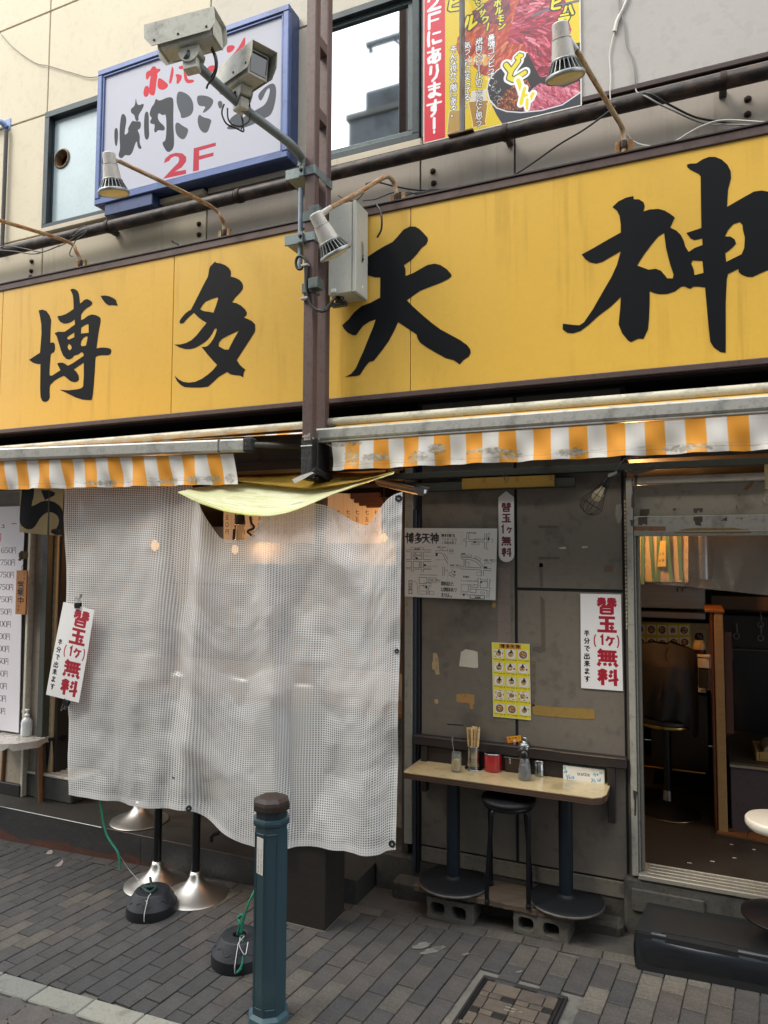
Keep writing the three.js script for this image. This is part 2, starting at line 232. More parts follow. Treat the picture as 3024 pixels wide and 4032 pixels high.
// ---------- lettering: characters as brush or gothic strokes on a 100 x 100 square ----------
const GLYPH = {};
`替:8 12 44 12/5 26 47 26/26 3 26 26/26 26 20 38 6 48/27 30 44 44/54 12 92 12/52 26 96 26/73 3 73 26/73 26 66 38 54 48/74 30 80 40 95 48/24 55 24 97/24 55 76 55 76 97/24 74 76 74/24 94 76 94
玉:12 12 88 12/17 46 83 46/5 88 95 88/50 12 50 88/66 60 78 76
1:32 26 54 10 54 92
(:66 2 46 24 40 50 46 76 66 98
):34 2 54 24 60 50 54 76 34 98
ケ:34 8 28 30 10 52/28 28 92 28/66 28 62 62 36 94
無:24 2 8 26/20 14 92 14/4 40 96 40/8 66 92 66/26 14 26 66/43 14 43 66/60 14 60 66/77 14 77 66/16 76 6 96/36 78 40 94/58 78 64 94/80 76 94 96
料:10 12 16 30/42 10 34 30/4 38 48 38/26 4 26 97/24 42 6 72/30 46 46 62/60 14 72 26/56 36 68 48/52 70 98 60/84 4 84 97
半:24 10 34 28/76 8 66 28/14 36 86 36/6 60 94 60/50 4 50 97
分:38 6 28 26 6 48/62 6 72 24 94 46/24 50 76 50 72 88 60 92/46 50 38 76 14 94
で:8 20 88 16/80 18 54 34 46 56 54 80 78 90/74 40 82 52/88 34 96 46
出:50 4 50 92/20 14 20 46 80 46/80 14 80 46/10 58 10 92 90 92/90 58 90 92
来:12 16 88 16/5 46 95 46/50 3 50 97/28 24 34 40/72 22 64 40/48 48 30 72 6 88/52 48 72 72 95 86
ま:14 18 86 18/18 38 82 38/52 4 52 72 44 86 26 86 18 76 28 66 50 68 88 88
す:6 22 94 22/58 4 58 50 50 62 36 58 36 44 48 38 58 46 58 66 50 84 34 96
営:20 4 26 18/48 2 50 16/80 4 72 18/8 36 8 22 92 22 92 36/30 34 70 34 70 52 30 52 30 34/20 62 80 62 80 96 20 96 20 62
業:38 2 38 20/60 2 60 20/18 6 26 18/82 6 74 18/6 22 94 22/32 26 38 36/68 26 62 36/10 38 90 38/16 50 84 50/4 64 96 64/50 38 50 98/46 66 28 82 8 90/54 66 72 82 94 90
中:12 24 88 24 88 62 12 62 12 24/50 3 50 97
只:20 8 80 8 80 52 20 52 20 8/40 60 30 80 12 94/60 60 70 78 90 92
今:50 3 36 24 6 44/50 3 66 24 95 44/32 42 68 42/20 60 80 60 70 76 52 96
博:4 34 38 34/20 4 20 96/44 16 96 16/50 28 50 58/50 28 90 28 90 58/50 43 90 43/50 58 90 58/70 6 70 66/80 4 90 12/42 70 98 70/80 62 80 92 70 96/54 78 62 88
多:48 3 34 20 14 32/40 14 78 14 66 32 40 48 14 54/44 24 56 34/60 42 42 62 18 74/52 54 92 54 78 76 52 90 16 97/54 64 66 76
天:12 12 88 12/6 42 94 42/50 12 48 46 36 74 6 94/52 46 64 72 95 94
神:22 4 28 14/6 24 42 24 28 48 6 64/26 46 26 97/30 46 42 58/50 22 92 22 92 70 50 70 50 22/50 46 92 46/71 4 71 97
円:14 10 14 96/14 10 86 10 86 90 76 95/14 52 86 52/50 10 50 52
類:10 8 16 20/40 6 34 20/4 26 48 26/26 3 26 46/24 30 8 44/30 32 46 42/4 62 48 62/26 48 24 66 6 94/28 66 46 86/52 8 98 8/74 8 68 22/58 24 92 24 92 76 58 76 58 24/58 41 92 41/58 58 92 58/66 80 54 94/82 80 96 94
似:26 4 6 46/18 34 18 97/40 12 40 70 60 60/56 24 64 38/86 8 84 50 50 94/78 68 96 92
店:50 2 50 12/12 14 94 14/14 14 12 60 4 94/54 22 54 54/54 36 88 36/30 56 84 56 84 94 30 94 30 56
と:30 6 38 44/82 26 40 46 20 68 32 88 86 88
は:16 8 10 50 16 92/36 30 94 30/70 6 70 78 58 90 42 84 42 72 56 68 92 90
関:8 8 8 96/8 8 42 8 42 40 8 40/8 24 42 24/58 8 92 8 92 92 84 94/58 8 58 40 92 40/58 24 92 24/28 52 72 52/22 66 78 66/50 52 46 72 24 92/54 70 76 88
係:26 4 6 46/18 34 18 97/88 4 40 14/64 12 44 30 66 34/84 22 42 54 92 52/66 54 66 96/50 66 36 86/80 66 94 84
有:6 20 94 20/48 3 36 34 6 62/32 42 32 97/32 42 80 42 80 90 70 95/32 58 80 58/32 74 80 74
り:30 8 26 50/68 6 72 44 62 78 40 96
せ:4 36 96 32/72 8 70 58 58 62/28 10 28 78 44 90 86 88
ん:50 4 8 92 34 54 48 52 54 86 70 90 94 64
。:20 76 34 76 34 92 20 92 20 76
ー:8 50 92 50
丨:50 4 50 96
ュ:26 50 70 50 66 84/12 86 88 86
七:6 50 94 36/40 6 40 80 52 90 88 90 88 74
五:10 10 90 10/44 10 32 90/18 46 76 46 72 90/4 90 96 90
〇:50 8 80 22 92 50 80 80 50 92 20 80 8 50 20 22 50 8
焼:10 34 14 54/44 26 36 48/26 4 26 56 6 94/26 56 42 80/52 14 96 14/46 32 98 32/62 4 62 44/84 4 84 44/44 46 98 46/62 48 58 74 42 94/80 48 80 88 98 90 98 78
肉:12 24 12 97/12 24 88 24 88 92 78 96/50 4 46 40 26 58/50 38 72 54/48 62 28 82/52 64 74 82
最:24 4 76 4 76 32 24 32 24 4/24 18 76 18/4 42 96 42/16 42 16 88/44 42 44 97/16 56 44 56/16 70 44 70/6 88 48 82/54 54 88 54 78 76 52 94/58 60 72 80 96 95
強:8 8 40 8 40 30 8 30 8 54 40 54 38 88 26 94/70 4 54 24 90 22/80 14 94 30/52 38 92 38 92 62 52 62 52 38/72 26 72 90/48 92 94 86/86 76 96 94
コ:14 16 84 16 84 84/10 84 84 84
ン:10 16 32 30/12 90 54 76 92 32
ビ:20 8 20 84 34 92 84 90/78 30 20 50/74 6 80 16/88 4 94 14
っ:20 50 60 42 82 52 80 74 44 92
て:8 18 90 14 62 28 46 52 54 78 80 92
、:20 70 38 92
×:14 14 86 86/86 14 14 86
ル:28 12 26 54 8 92/56 8 56 90 94 54
の:54 16 46 64 24 82 10 60 22 28 56 14 86 32 90 60 64 92
こ:22 18 78 18 68 28/20 62 18 82 40 92 88 88
だ:6 24 56 24/34 6 10 92/54 46 88 46/54 70 56 86 92 86/70 8 78 22/86 4 94 18
思:16 6 84 6 84 46 16 46 16 6/16 26 84 26/50 6 50 46/12 60 6 84/28 56 32 90 74 92 76 76/50 54 58 70/84 58 96 82
う:34 6 66 14/16 38 60 30 82 46 74 72 38 96
気:28 3 6 40/24 14 92 14/24 28 84 28/14 44 80 44 80 72 96 94 98 76/62 52 14 92/18 56 64 88
づ:6 34 50 24 82 36 84 60 34 88/76 6 82 18/90 4 96 14
い:14 22 16 66 32 84 40 66/74 24 90 64
た:6 24 56 24/34 6 10 92/54 46 90 46/54 70 56 86 94 86
ら:40 6 62 14/24 32 22 66 50 50 78 58 80 76 40 96
笑:24 3 10 26/20 12 48 12/64 3 54 24/62 12 94 12/84 34 18 44/6 62 94 62/50 40 44 72 8 97/54 66 94 96
る:18 12 76 12 16 66 56 48 86 64 74 90 44 94 40 80 60 82
そ:24 10 74 10 8 50 92 46 50 62 48 86 74 96
な:8 22 56 22/36 4 10 62/74 18 90 32/66 42 66 80 48 92 38 80 52 72 88 90
夜:50 2 50 14/6 16 94 16/28 22 8 56/20 44 20 97/58 22 40 56/56 34 88 34 70 74 36 97/52 52 66 76 96 96
が:6 34 62 34 58 86 44 92/36 6 8 92/70 34 84 62/76 6 82 18/90 4 96 14
2:14 30 24 10 60 6 80 26 66 54 12 92 88 92
階:10 6 10 97/10 8 38 8 24 34 38 56 22 66/50 6 50 44/50 24 66 24/42 46 68 38/94 14 76 24/76 4 76 42 98 42 98 32/68 50 62 58/50 60 90 60 90 96 50 96 50 60/50 78 90 78
に:16 8 12 50 16 92/44 24 88 24/42 64 46 84 92 82
あ:10 22 88 22/42 4 44 92/74 36 50 84 16 88 14 62 50 42 86 54 84 84 56 96
!:50 6 50 66/50 84 50 94
F:18 96 18 8 86 8/18 50 76 50
ホ:8 28 92 28/50 4 50 94 40 88/26 44 8 80/74 44 92 78
モ:18 14 82 14/6 46 94 46/46 14 46 86 88 86
サ:6 30 94 30/28 8 28 60/72 8 70 54 38 94
ワ:14 44 14 14 86 14 76 60 34 94
ハ:34 18 28 54 8 88/64 16 76 50 94 86
ラ:20 10 80 10/10 38 88 38 70 76 34 96
ど:26 6 34 46/76 24 36 46 18 68 30 88 82 88/76 4 84 14/90 0 98 10
ス:14 16 78 16 54 58 8 92/56 58 92 90
全:50 3 6 42/50 3 95 42/26 44 74 44/22 66 78 66/8 92 92 92/50 44 50 92
新:28 2 28 12/6 14 50 14/16 18 20 32/40 18 36 32/4 36 52 36/6 54 50 54/28 36 28 96/24 56 6 82/32 60 48 76/90 4 62 14 60 60 48 94/62 40 98 40/82 40 82 97
宿:50 2 50 12/8 30 8 14 92 14 92 30/28 30 8 62/20 50 20 97/40 34 96 34/66 34 58 50/46 50 90 50 90 94 46 94 46 50/46 72 90 72
東:8 14 92 14/50 2 50 98/20 28 80 28 80 60 20 60 20 28/20 44 80 44/46 62 8 92/54 62 94 92
西:6 10 94 10/14 32 86 32 86 94 14 94 14 32/40 10 36 50 24 62/60 10 60 56 78 58
口:16 16 84 16 84 88 16 88 16 16
渋:8 8 20 18/4 36 16 44/6 94 22 64/62 4 62 40/62 20 92 20/40 16 40 40/32 42 98 42/64 50 64 72/44 60 34 76/50 64 60 76/84 60 94 76/44 80 34 94/84 80 96 94
谷:34 6 12 30/66 6 90 30/50 24 6 60/50 24 95 58/28 60 72 60 72 94 28 94 28 60
池:8 8 20 18/4 36 16 44/6 94 22 64/32 42 92 26 88 62 78 60/62 4 62 74/44 18 44 86 94 88 94 70
袋:26 2 8 30/18 20 18 44/40 16 94 10/58 2 70 40 92 42/6 52 94 52/50 44 50 56/44 54 6 84/30 70 30 96 50 90/84 58 56 72 94 97
水:50 3 50 94 40 88/8 34 40 34 8 84/88 20 58 44/54 36 94 86
茶:4 16 96 16/32 4 32 28/68 4 68 28/50 24 6 56/50 24 95 54/20 62 80 62/50 46 50 97/38 72 18 90/62 72 82 90
お:8 24 58 24/34 4 34 80 14 84 14 66 60 50 84 66 72 90 50 94/72 18 90 32
橋:4 26 40 26/22 4 22 97/20 30 4 66/26 36 40 52/88 4 48 12/46 24 96 24/70 10 44 44/72 24 96 42/56 38 84 38 84 50 56 50 56 38/46 96 46 58 94 58 94 94/58 68 82 68 82 86 58 86 58 68
駅:10 6 10 66/10 8 44 8/28 8 28 52/10 22 42 22/10 37 42 37/10 52 46 52 42 94 32 94/6 74 2 94/18 70 20 86/56 8 92 8 92 40 56 40/56 8 54 58 44 96/74 42 96 94
ニ:18 26 82 26/6 80 94 80
メ:74 6 54 54 12 92/24 30 84 76`.split('\n').forEach((l) => { GLYPH[l[0]] = l.slice(2).split('/').map((s) => s.trim().split(' ').map(Number)); });

// draws a character in the square x, y, w, h; weight is the stroke width against the smaller side
function glyph(g, ch, x, y, w, h, color, weight = .1, brush = false, round = false) {
  const S = GLYPH[ch];
  if (!S) { g.save(); g.fillStyle = color; g.textAlign = 'center'; g.textBaseline = 'alphabetic'; g.font = 'bold ' + Math.round(h * .95) + 'px sans-serif'; g.translate(x + w / 2, y + h * .86); const m = g.measureText(ch).width; g.scale(Math.min(1.3, w * .85 / Math.max(m, 1)), 1); g.fillText(ch, 0, 0); g.restore(); return; }
  g.strokeStyle = color; g.lineJoin = round || brush ? 'round' : 'miter'; g.lineCap = round || brush ? 'round' : 'butt'; g.miterLimit = 3;
  for (const s of S) {
    const P = []; for (let i = 0; i < s.length; i += 2) P.push([x + s[i] / 100 * w, y + s[i + 1] / 100 * h]);
    const flat = Math.abs(P[P.length - 1][1] - P[0][1]) < .12 * h && P.length === 2;
    g.lineWidth = weight * Math.min(w, h) * (flat ? .82 : 1.1);
    if (!brush) { g.beginPath(); P.forEach((p, i) => (i ? g.lineTo(...p) : g.moveTo(...p))); g.stroke(); continue; }
    let L = 0; const seg = P.slice(1).map((p, i) => Math.hypot(p[0] - P[i][0], p[1] - P[i][1])), tot = seg.reduce((a, b) => a + b, 0);
    for (let i = 1; i < P.length; i++) { const n = Math.max(2, Math.ceil(seg[i - 1] / 3)); for (let k = 0; k < n; k++) { const t = (L + seg[i - 1] * (k + .5) / n) / tot; g.lineWidth = weight * Math.min(w, h) * (1.35 - .75 * t); g.beginPath(); g.moveTo(lerp(P[i - 1][0], P[i][0], k / n), lerp(P[i - 1][1], P[i][1], k / n)); g.lineTo(lerp(P[i - 1][0], P[i][0], (k + 1) / n), lerp(P[i - 1][1], P[i][1], (k + 1) / n)); g.stroke(); } L += seg[i - 1]; }
  }
}
const vtext = (g, s, cx, y, w, h, gap, color, weight, brush, round) => { [...s].forEach((c, i) => { if (c === 'ー') c = '丨'; const sx = c === '。' || c === '、' ? w * .3 : 0; glyph(g, c, cx - w / 2 + sx, y + i * (h + gap), w, h, color, weight, brush, round); }); };
const htext = (g, s, x, y, w, h, gap, color, weight, brush, round) => { [...s].forEach((c, i) => glyph(g, c, x + i * (w + gap), y, w, h, color, weight, brush, round)); };

// ---------- the pavement: bricks one by one on a gently tilted bed ----------
const R1 = rng(7);
const slopeQ = Math.atan(SLOPE);
function ground(name, label, category) { const o = new THREE.Group(); o.name = name; o.position.set(GX, 0, 0); o.rotation.z = slopeQ; scene.add(o); bases.set(o, V(0, 0, 0)); return tag(o, label, category, null, 'structure'); }
const G0 = (p) => V((p.x - GX) / Math.cos(slopeQ), 0, p.z);                 // a ground point in the frame of the pavement
const pavement = ground('pavement', 'charcoal brick pavement in front of the ramen shop', 'pavement');
const KERB_IN = -2.67, KERB_OUT = -2.54, BRICK_END = -3.865;
part(pavement, 'mortar_bed', bx(-5.2, 2.6, -.06, -.012, -4.3, KERB_IN + .004, .001), mat('#68655f', .95, { map: T.grime, tile: 1.1, bump: T.fine, bs: .003, btile: .2 }));
const brickTone = ['#454342', '#403f3f', '#4a4745', '#504b47', '#59544d', '#3d3c3b', '#454443', '#6b655b'].map((c, i) => mat(c, .8, { map: T.speck, tile: .35 + .07 * i, bump: T.coarse, bs: .004, btile: .3 }));
const inView = (p, m = 60) => { const d = p.clone().sub(EYE), z = d.dot(fwd); if (z < .3) return 0; const x = PW / 2 + FOC * d.dot(rgt) / z, y = PH / 2 - FOC * d.dot(upv) / z; return x > -m && x < PW + m && y > -m && y < PH + m ? 1 / z : 0; };
const PB = 5.5 * Math.PI / 180, sd = V(Math.sin(PB), 0, -Math.cos(PB)), td = V(Math.cos(PB), 0, Math.sin(PB));
const MH0 = G0(onG(1925, 3862)), mhx = V(.995, 0, .02).normalize(), mhz = V(-.16, 0, .985).normalize(), MHS = .365;
const inHole = (p) => { const q = p.clone().sub(MH0), a = q.dot(mhx), b = q.dot(mhz); return a > -.045 && a < MHS + .05 && b > -.035 && b < MHS + .06; };
{
  const list = [], W = .1025, L = .2045, gap = .0055;
  for (let c = -62; c < 34; c++) { const off = (c % 2 ? .5 : 0) * L + (hash(c, 3, 5) - .5) * .02; for (let k = -14; k < 26; k++) {
    const s0 = 2.4 + off + k * L, ctr = td.clone().multiplyScalar(c * W).addScaledVector(sd, s0 + L / 2);
    if (ctr.x < -5 || ctr.x > 2.4) continue;
    let a = gap / 2, b = L - gap / 2; const za = ctr.z + L / 2 * Math.cos(PB) - a, zb = ctr.z + L / 2 * Math.cos(PB) - b;
    if (zb > KERB_IN - .03 || za < BRICK_END + .03) continue;
    if (za > KERB_IN - .004) a += (za - KERB_IN + .004); if (zb < BRICK_END + .003) b -= BRICK_END + .003 - zb;
    const mid = td.clone().multiplyScalar(c * W).addScaledVector(sd, s0 + (a + b) / 2);
    if (inHole(mid)) continue;
    list.push({ p: mid, l: b - a, w: W - gap, see: inView(V(mid.x * Math.cos(slopeQ) + GX, 0, mid.z)), turn: Math.PI / 2 - PB, c, k });
  } }
  for (let x = -5; x < 2.4; x += .205) { const p = V(x + .1, 0, (BRICK_END - 3.945) / 2); list.push({ p, l: .2, w: .076, see: inView(V(p.x + GX, 0, p.z)), turn: 0, c: Math.round(x * 9), k: 1 }); }
  list.sort((a, b) => b.see - a.see);
  const rest = [];
  const shapes = new Map(), shape = (l, w) => { const k = l.toFixed(3) + w.toFixed(3); if (!shapes.has(k)) shapes.set(k, clean(bc(0, 0, 0, l, .03, w, .0025))); return shapes.get(k); };
  let n = 0;
  list.forEach((b) => {
    const x = b.p.x + GX, z = b.p.z, low = fbm(x / 9 + .5, z / 9, 9, 9, 3, 77), t = clamp(low * 1.25 - .18 + (hash(b.c, b.k, 9) - .5) * .5 + .28 * Math.exp(-((x + 1.75) ** 2 / .5 + (z + 3.3) ** 2 / .12)), 0, .999);
    const m = Math.min(7, Math.floor(t * 8)), y = -.0145 + (hash(b.c, b.k, 2) - .5) * .004, rx = (hash(b.c, b.k, 3) - .5) * .012, rz = (hash(b.c, b.k, 4) - .5) * .02;
    const o = new THREE.Mesh(shape(b.l, b.w), brickTone[[5, 1, 0, 6, 2, 3, 4, 7][m]]);
    o.position.set(b.p.x, y, b.p.z); o.rotation.set(rx, b.turn, rz); o.castShadow = o.receiveShadow = true;
    if (b.see > 0 && n < 300) { n++; o.name = n === 1 ? 'brick' : 'brick_' + String(n - 1).padStart(3, '0'); pavement.add(o); } else { o.updateMatrix(); rest.push(o.geometry.clone().applyMatrix4(o.matrix)); }
  });
  if (rest.length) { const o = part(pavement, 'brick', rest, brickTone[0]); o.userData.kind = 'stuff'; }
}
part(pavement, 'concrete_strip', bx(-5.2, 2.6, -.05, -.004, -4.4, -3.95, .004), mat('#4b4742', .9, { map: T.grime, tile: .9, bump: T.concrete, bs: .006, btile: .5 }));
{ // dried grout spilt round a few bricks
  const m = mat('#7d7a73', .9, { map: T.concrete, tile: .2, bump: T.fine, bs: .003, btile: .05 }), r = rng(31), l = [];
  for (const [px, py, w] of [[1700, 3745, .05], [1665, 3725, .045], [1735, 3735, .03], [1835, 3760, .018], [2045, 3830, .014]]) { const c = G0(onG(px, py)), P = []; for (let i = 0; i < 14; i++) { const a = i / 14 * 2 * Math.PI, q = w * (.55 + .6 * r()); P.push([Math.cos(a) * q * 1.3, Math.sin(a) * q * .6]); } l.push(extr(P, .003).rotateX(-Math.PI / 2).rotateY(.8).translate(c.x, .0025, c.z)); }
  part(pavement, 'grout_spill', l, m);
}
// kerb stones and the street pavers beyond them
const kerb = ground('kerb', 'pale stone kerb course between the brick pavement and the street', 'kerb');
const kerbM = ['#7f7f76', '#89877d', '#74756f'].map((c, i) => mat(c, .85, { map: T.grime, tile: .5 + .1 * i, bump: T.concrete, bs: .004, btile: .3 }));
for (let i = 0; i < 24; i++) { const x = -4.6 + i * .306; const o = part(kerb, i ? 'kerb_stone_' + String(i).padStart(3, '0') : 'kerb_stone', bx(x, x + .299, -.06, .001 + .003 * hash(i, 1, 1), KERB_IN + .002, KERB_OUT - .003, .005), kerbM[Math.floor(hash(i, 5, 5) * 3)]); }
const street = ground('street', 'street surface of dark interlocking pavers at the lower left edge', 'street');
part(street, 'mortar_bed', bx(-12, 12, -.06, -.012, KERB_OUT, 4.2, .001), mat('#56534e', .95, { map: T.grime, tile: 1.4 }));
{
  const hexM = ['#5b5450', '#524e4c', '#645b55'].map((c, i) => mat(c, .85, { map: T.speck, tile: .4 + .1 * i, bump: T.concrete, bs: .003, btile: .3 })), wav = (() => { const P = []; for (let k = 0; k < 6; k++) { const a = k * Math.PI / 3 + .26, b = a + Math.PI / 3, A = [Math.cos(a) * .098, Math.sin(a) * .098], B = [Math.cos(b) * .098, Math.sin(b) * .098]; for (let i = 0; i < 4; i++) { const t = i / 4, n = [B[1] - A[1], A[0] - B[0]], w = .07 * Math.sin(t * Math.PI * 2); P.push([lerp(A[0], B[0], t) + n[0] * w, lerp(A[1], B[1], t) + n[1] * w]); } } return extr(P, .03, [], .002); })();
  const geo = clean(wav.rotateX(-Math.PI / 2)); let n = 0; const rest = [];
  for (let j = 0; j < 12; j++) for (let i = -16; i < 8; i++) {
    const x = -1.6 + i * .176 + (j % 2) * .088, z = KERB_OUT + .08 + j * .152, see = inView(V(x, 0, z), 200);
    const o = new THREE.Mesh(geo, hexM[Math.floor(hash(i, j, 6) * 3)]); o.position.set(x - GX, -.034, z); o.rotation.y = .12; o.castShadow = o.receiveShadow = true;
    if (see && n < 60) { o.name = n ? 'paver_' + String(n).padStart(3, '0') : 'paver'; n++; street.add(o); } else { o.updateMatrix(); rest.push(geo.clone().applyMatrix4(o.matrix)); }
  }
  if (rest.length) part(street, 'paver', rest, hexM[0]).userData.kind = 'stuff';
}
// manhole cover filled with brown bricks
{
  const c = MH0.clone().addScaledVector(mhx, MHS / 2).addScaledVector(mhz, MHS / 2), cover = thing('manhole_cover', 'square iron manhole cover filled with brown bricks, in the brick pavement', 'manhole cover', V(GX + c.x * Math.cos(slopeQ), c.x * Math.sin(slopeQ), c.z));
  cover.rotation.set(0, -.08, slopeQ); bases.set(cover, V(0, 0, 0));
  const iron = mat('#2e2b2b', .6, { m: .4, map: T.grime, tile: .3, bump: T.fine, bs: .002, btile: .1 }), S = MHS / 2 + .012;
  part(cover, 'frame', [bx(-S - .012, S + .012, -.03, .004, -S - .012, -S + .002), bx(-S - .012, S + .012, -.03, .004, S - .002, S + .012), bx(-S - .012, -S + .002, -.03, .004, -S + .002, S - .002), bx(S - .002, S + .012, -.03, .004, -S + .002, S - .002)], iron);
  part(cover, 'tray', [bx(-S + .004, S - .004, -.03, -.006, -S + .004, S - .004), bx(-S + .006, S - .006, -.03, .003, -S + .006, -S + .012), bx(-S + .006, S - .006, -.03, .003, S - .012, S - .006), bx(-S + .006, -S + .012, -.03, .003, -S + .012, S - .012), bx(S - .012, S - .006, -.03, .003, -S + .012, S - .012)], iron);
  const bm = ['#5f554a', '#665b4e', '#584f46'].map((k, i) => mat(k, .85, { map: T.speck, tile: .15 + .05 * i, bump: T.concrete, bs: .003, btile: .1 }));
  const rows = [[-.172, -.085], [-.082, -.045], [-.042, .045], [.048, .085], [.088, .172]];
  rows.forEach(([a, b], j) => { let x = -.172 - (j % 2 ? .02 : .07), i = 0; while (x < .172) { const e = Math.min(.172, x + (j % 2 ? .062 : .118)), s = Math.max(-.172, x); if (e - s > .012) { const dark = j % 2 && (i === 2 || i === 5 || (j === 3 && i === 0)); part(cover, 'brick', bx(s, e - .003, -.02, .002, a, b - .003, .0015), dark ? iron : bm[(i + j) % 3]); } x += (j % 2 ? .062 : .118) + .002; i++; } });
  const steel = mat('#8f8a80', .5, { m: .6 });
  part(cover, 'emblem', [bx(-.03, .02, 0, .004, -.012, -.008, .0005), bx(-.03, .02, 0, .004, .01, .014, .0005), extr([[0, 0], [.022, .01], [.022, -.012]], .003).rotateX(-Math.PI / 2).translate(.03, .001, 0)], steel);
}

// ---------- the upper wall: large cladding panels with open joints ----------
const Xu = (px, py) => onZ(px, py, ZU).x, Yu = (px, py) => onZ(px, py, ZU).y;
const J = { v1: Xu(199, 42), v2: Xu(830, 30), v3: Xu(1655, 700), v4: Xu(2026, 600), h5: Yu(2724, 305), h2: Yu(210, 440), h1: Yu(155, 62) };
const upper = thing('upper_wall', 'upper storey wall of cladding panels tinted cream to grey for the fall of light, with dark joints', 'wall', V(-1.6, 3, ZU - .1), null, 'structure');
const litCreamP = mat('#d9cdb0', .62, { map: T.faint, tile: 1.9, bump: T.fine, bs: .0006, btile: .6 }), midToneP = mat('#cbc2b0', .62, { map: T.faint, tile: 2.1 }), shadeGreyP = mat('#bab5ae', .6, { map: T.faint, tile: 2.3, bump: T.fine, bs: .0005, btile: .5 }), shadeBandP = mat('#a79d90', .68, { map: T.streak, tile: [1.3, 1.5] }), litBandP = mat('#c6baa2', .68, { map: T.streak, tile: [1.2, 1.4] });  // cream to grey tints: lit and shaded copies of one cladding
const jointM = mat('#33272a', .8);
part(upper, 'backing', bx(J.v1 - 3, 3.2, 2.9, 9, ZU - .4, ZU - .11, .002), jointM);
const wl = Xu(1236, 300), wr = Xu(1655, 300), wt = Yu(1425, 29), wb = Yu(1500, 594);   // the clear window
const panel = (x0, x1, y0, y1, m) => part(upper, 'panel', bx(x0 + .006, x1 - .006, y0 + .006, y1 - .006, ZU - .025, ZU, .004), m);
const L0 = J.v1 - 1.62;
panel(L0, J.v1, 3.9, J.h5, litBandP); panel(J.v1, J.v2, 3.9, J.h5, litBandP); panel(J.v2, J.v3, 3.9, J.h5, shadeBandP); panel(J.v3, J.v4, 3.9, J.h5, shadeBandP); panel(J.v4, 3, 3.9, J.h5, shadeBandP);
panel(L0, J.v1, J.h5, J.h2, litCreamP); panel(L0, J.v1, J.h2, J.h1, litCreamP); panel(J.v1, J.v2, J.h2, J.h1, litCreamP);
panel(J.v2, wl, J.h5, wt, midToneP); panel(J.v2, J.v3, wt, J.h1, midToneP); panel(J.v3, 3, J.h5 + .035, J.h1, shadeGreyP);
for (const [a, b, m] of [[L0, J.v1, litCreamP], [J.v1, J.v2, litCreamP], [J.v2, J.v3, midToneP], [J.v3, 3, shadeGreyP]]) panel(a, b, J.h1, 7.7, m);
part(upper, 'flashing', bx(J.v3, 3, J.h5 + .006, J.h5 + .034, ZU - .02, ZU + .012, .003), mat('#4a3c3a', .5, { m: .3 }));
part(upper, 'ledge', [bx(J.v1, J.v2, J.h5 - .012, J.h5 + .03, ZU - .02, ZU + .05, .004), bx(wl - .1, wr + .02, wb - .055, wb - .005, ZU - .02, ZU + .045, .004)], mat('#c9bda6', .6, { map: T.streak, tile: .8 }));
const boltM = mat('#4a3d38', .6, { m: .5, map: T.rust, tile: .1 });
for (const [px, py] of [[784, 883], [784, 925], [1705, 675], [1708, 722], [2944, 391], [2944, 451], [126, 1030], [124, 1068], [121, 1092]]) { const p = onZ(px, py, ZU + .001); part(upper, 'bolt', [lathe([[0, 0], [.022, 0], [.022, .004], [.015, .006], [.015, .016], [.012, .019], [0, .019]], 6, p, V(0, 0, 1))], boltM); }
// the two windows are parts of that wall
const alu = mat('#3f4648', .45, { m: .5, map: T.grime, tile: .6 }), aluL = mat('#565f61', .45, { m: .5, map: T.grime, tile: .6 });
function windowFrame(x0, x1, y0, y1, w, label) { return part(upper, 'window', [bx(x0, x1, y1 - w, y1, ZU - .05, ZU + .03), bx(x0, x1, y0, y0 + w, ZU - .05, ZU + .03), bx(x0, x0 + w, y0 + w, y1 - w, ZU - .05, ZU + .03), bx(x1 - w, x1, y0 + w, y1 - w, ZU - .05, ZU + .03)], alu, label); }
{
  const f = windowFrame(wl, wr, wb, wt, .05, 'window of clear glass that mirrors the bright sky'), s = .05;
  const a = wl + s, b = wr - s, c = wb + s, d = wt - s;
  part(f, 'sash', [bx(a, b, d - .035, d, ZU - .04, ZU - .005), bx(a, b, c, c + .05, ZU - .04, ZU - .005), bx(a, a + .04, c + .05, d - .035, ZU - .04, ZU - .005), bx(b - .045, b, c + .05, d - .035, ZU - .04, ZU - .005)], aluL);
  part(f, 'pane', bx(a + .04, b - .045, c + .05, d - .035, ZU - .028, ZU - .024, .0005), mat('#c3cacd', .03, { m: 1 }));
  part(f, 'room_behind', bx(a, b, c, d, ZU - .1, ZU - .06, .001), mat('#15181a', .8));
}
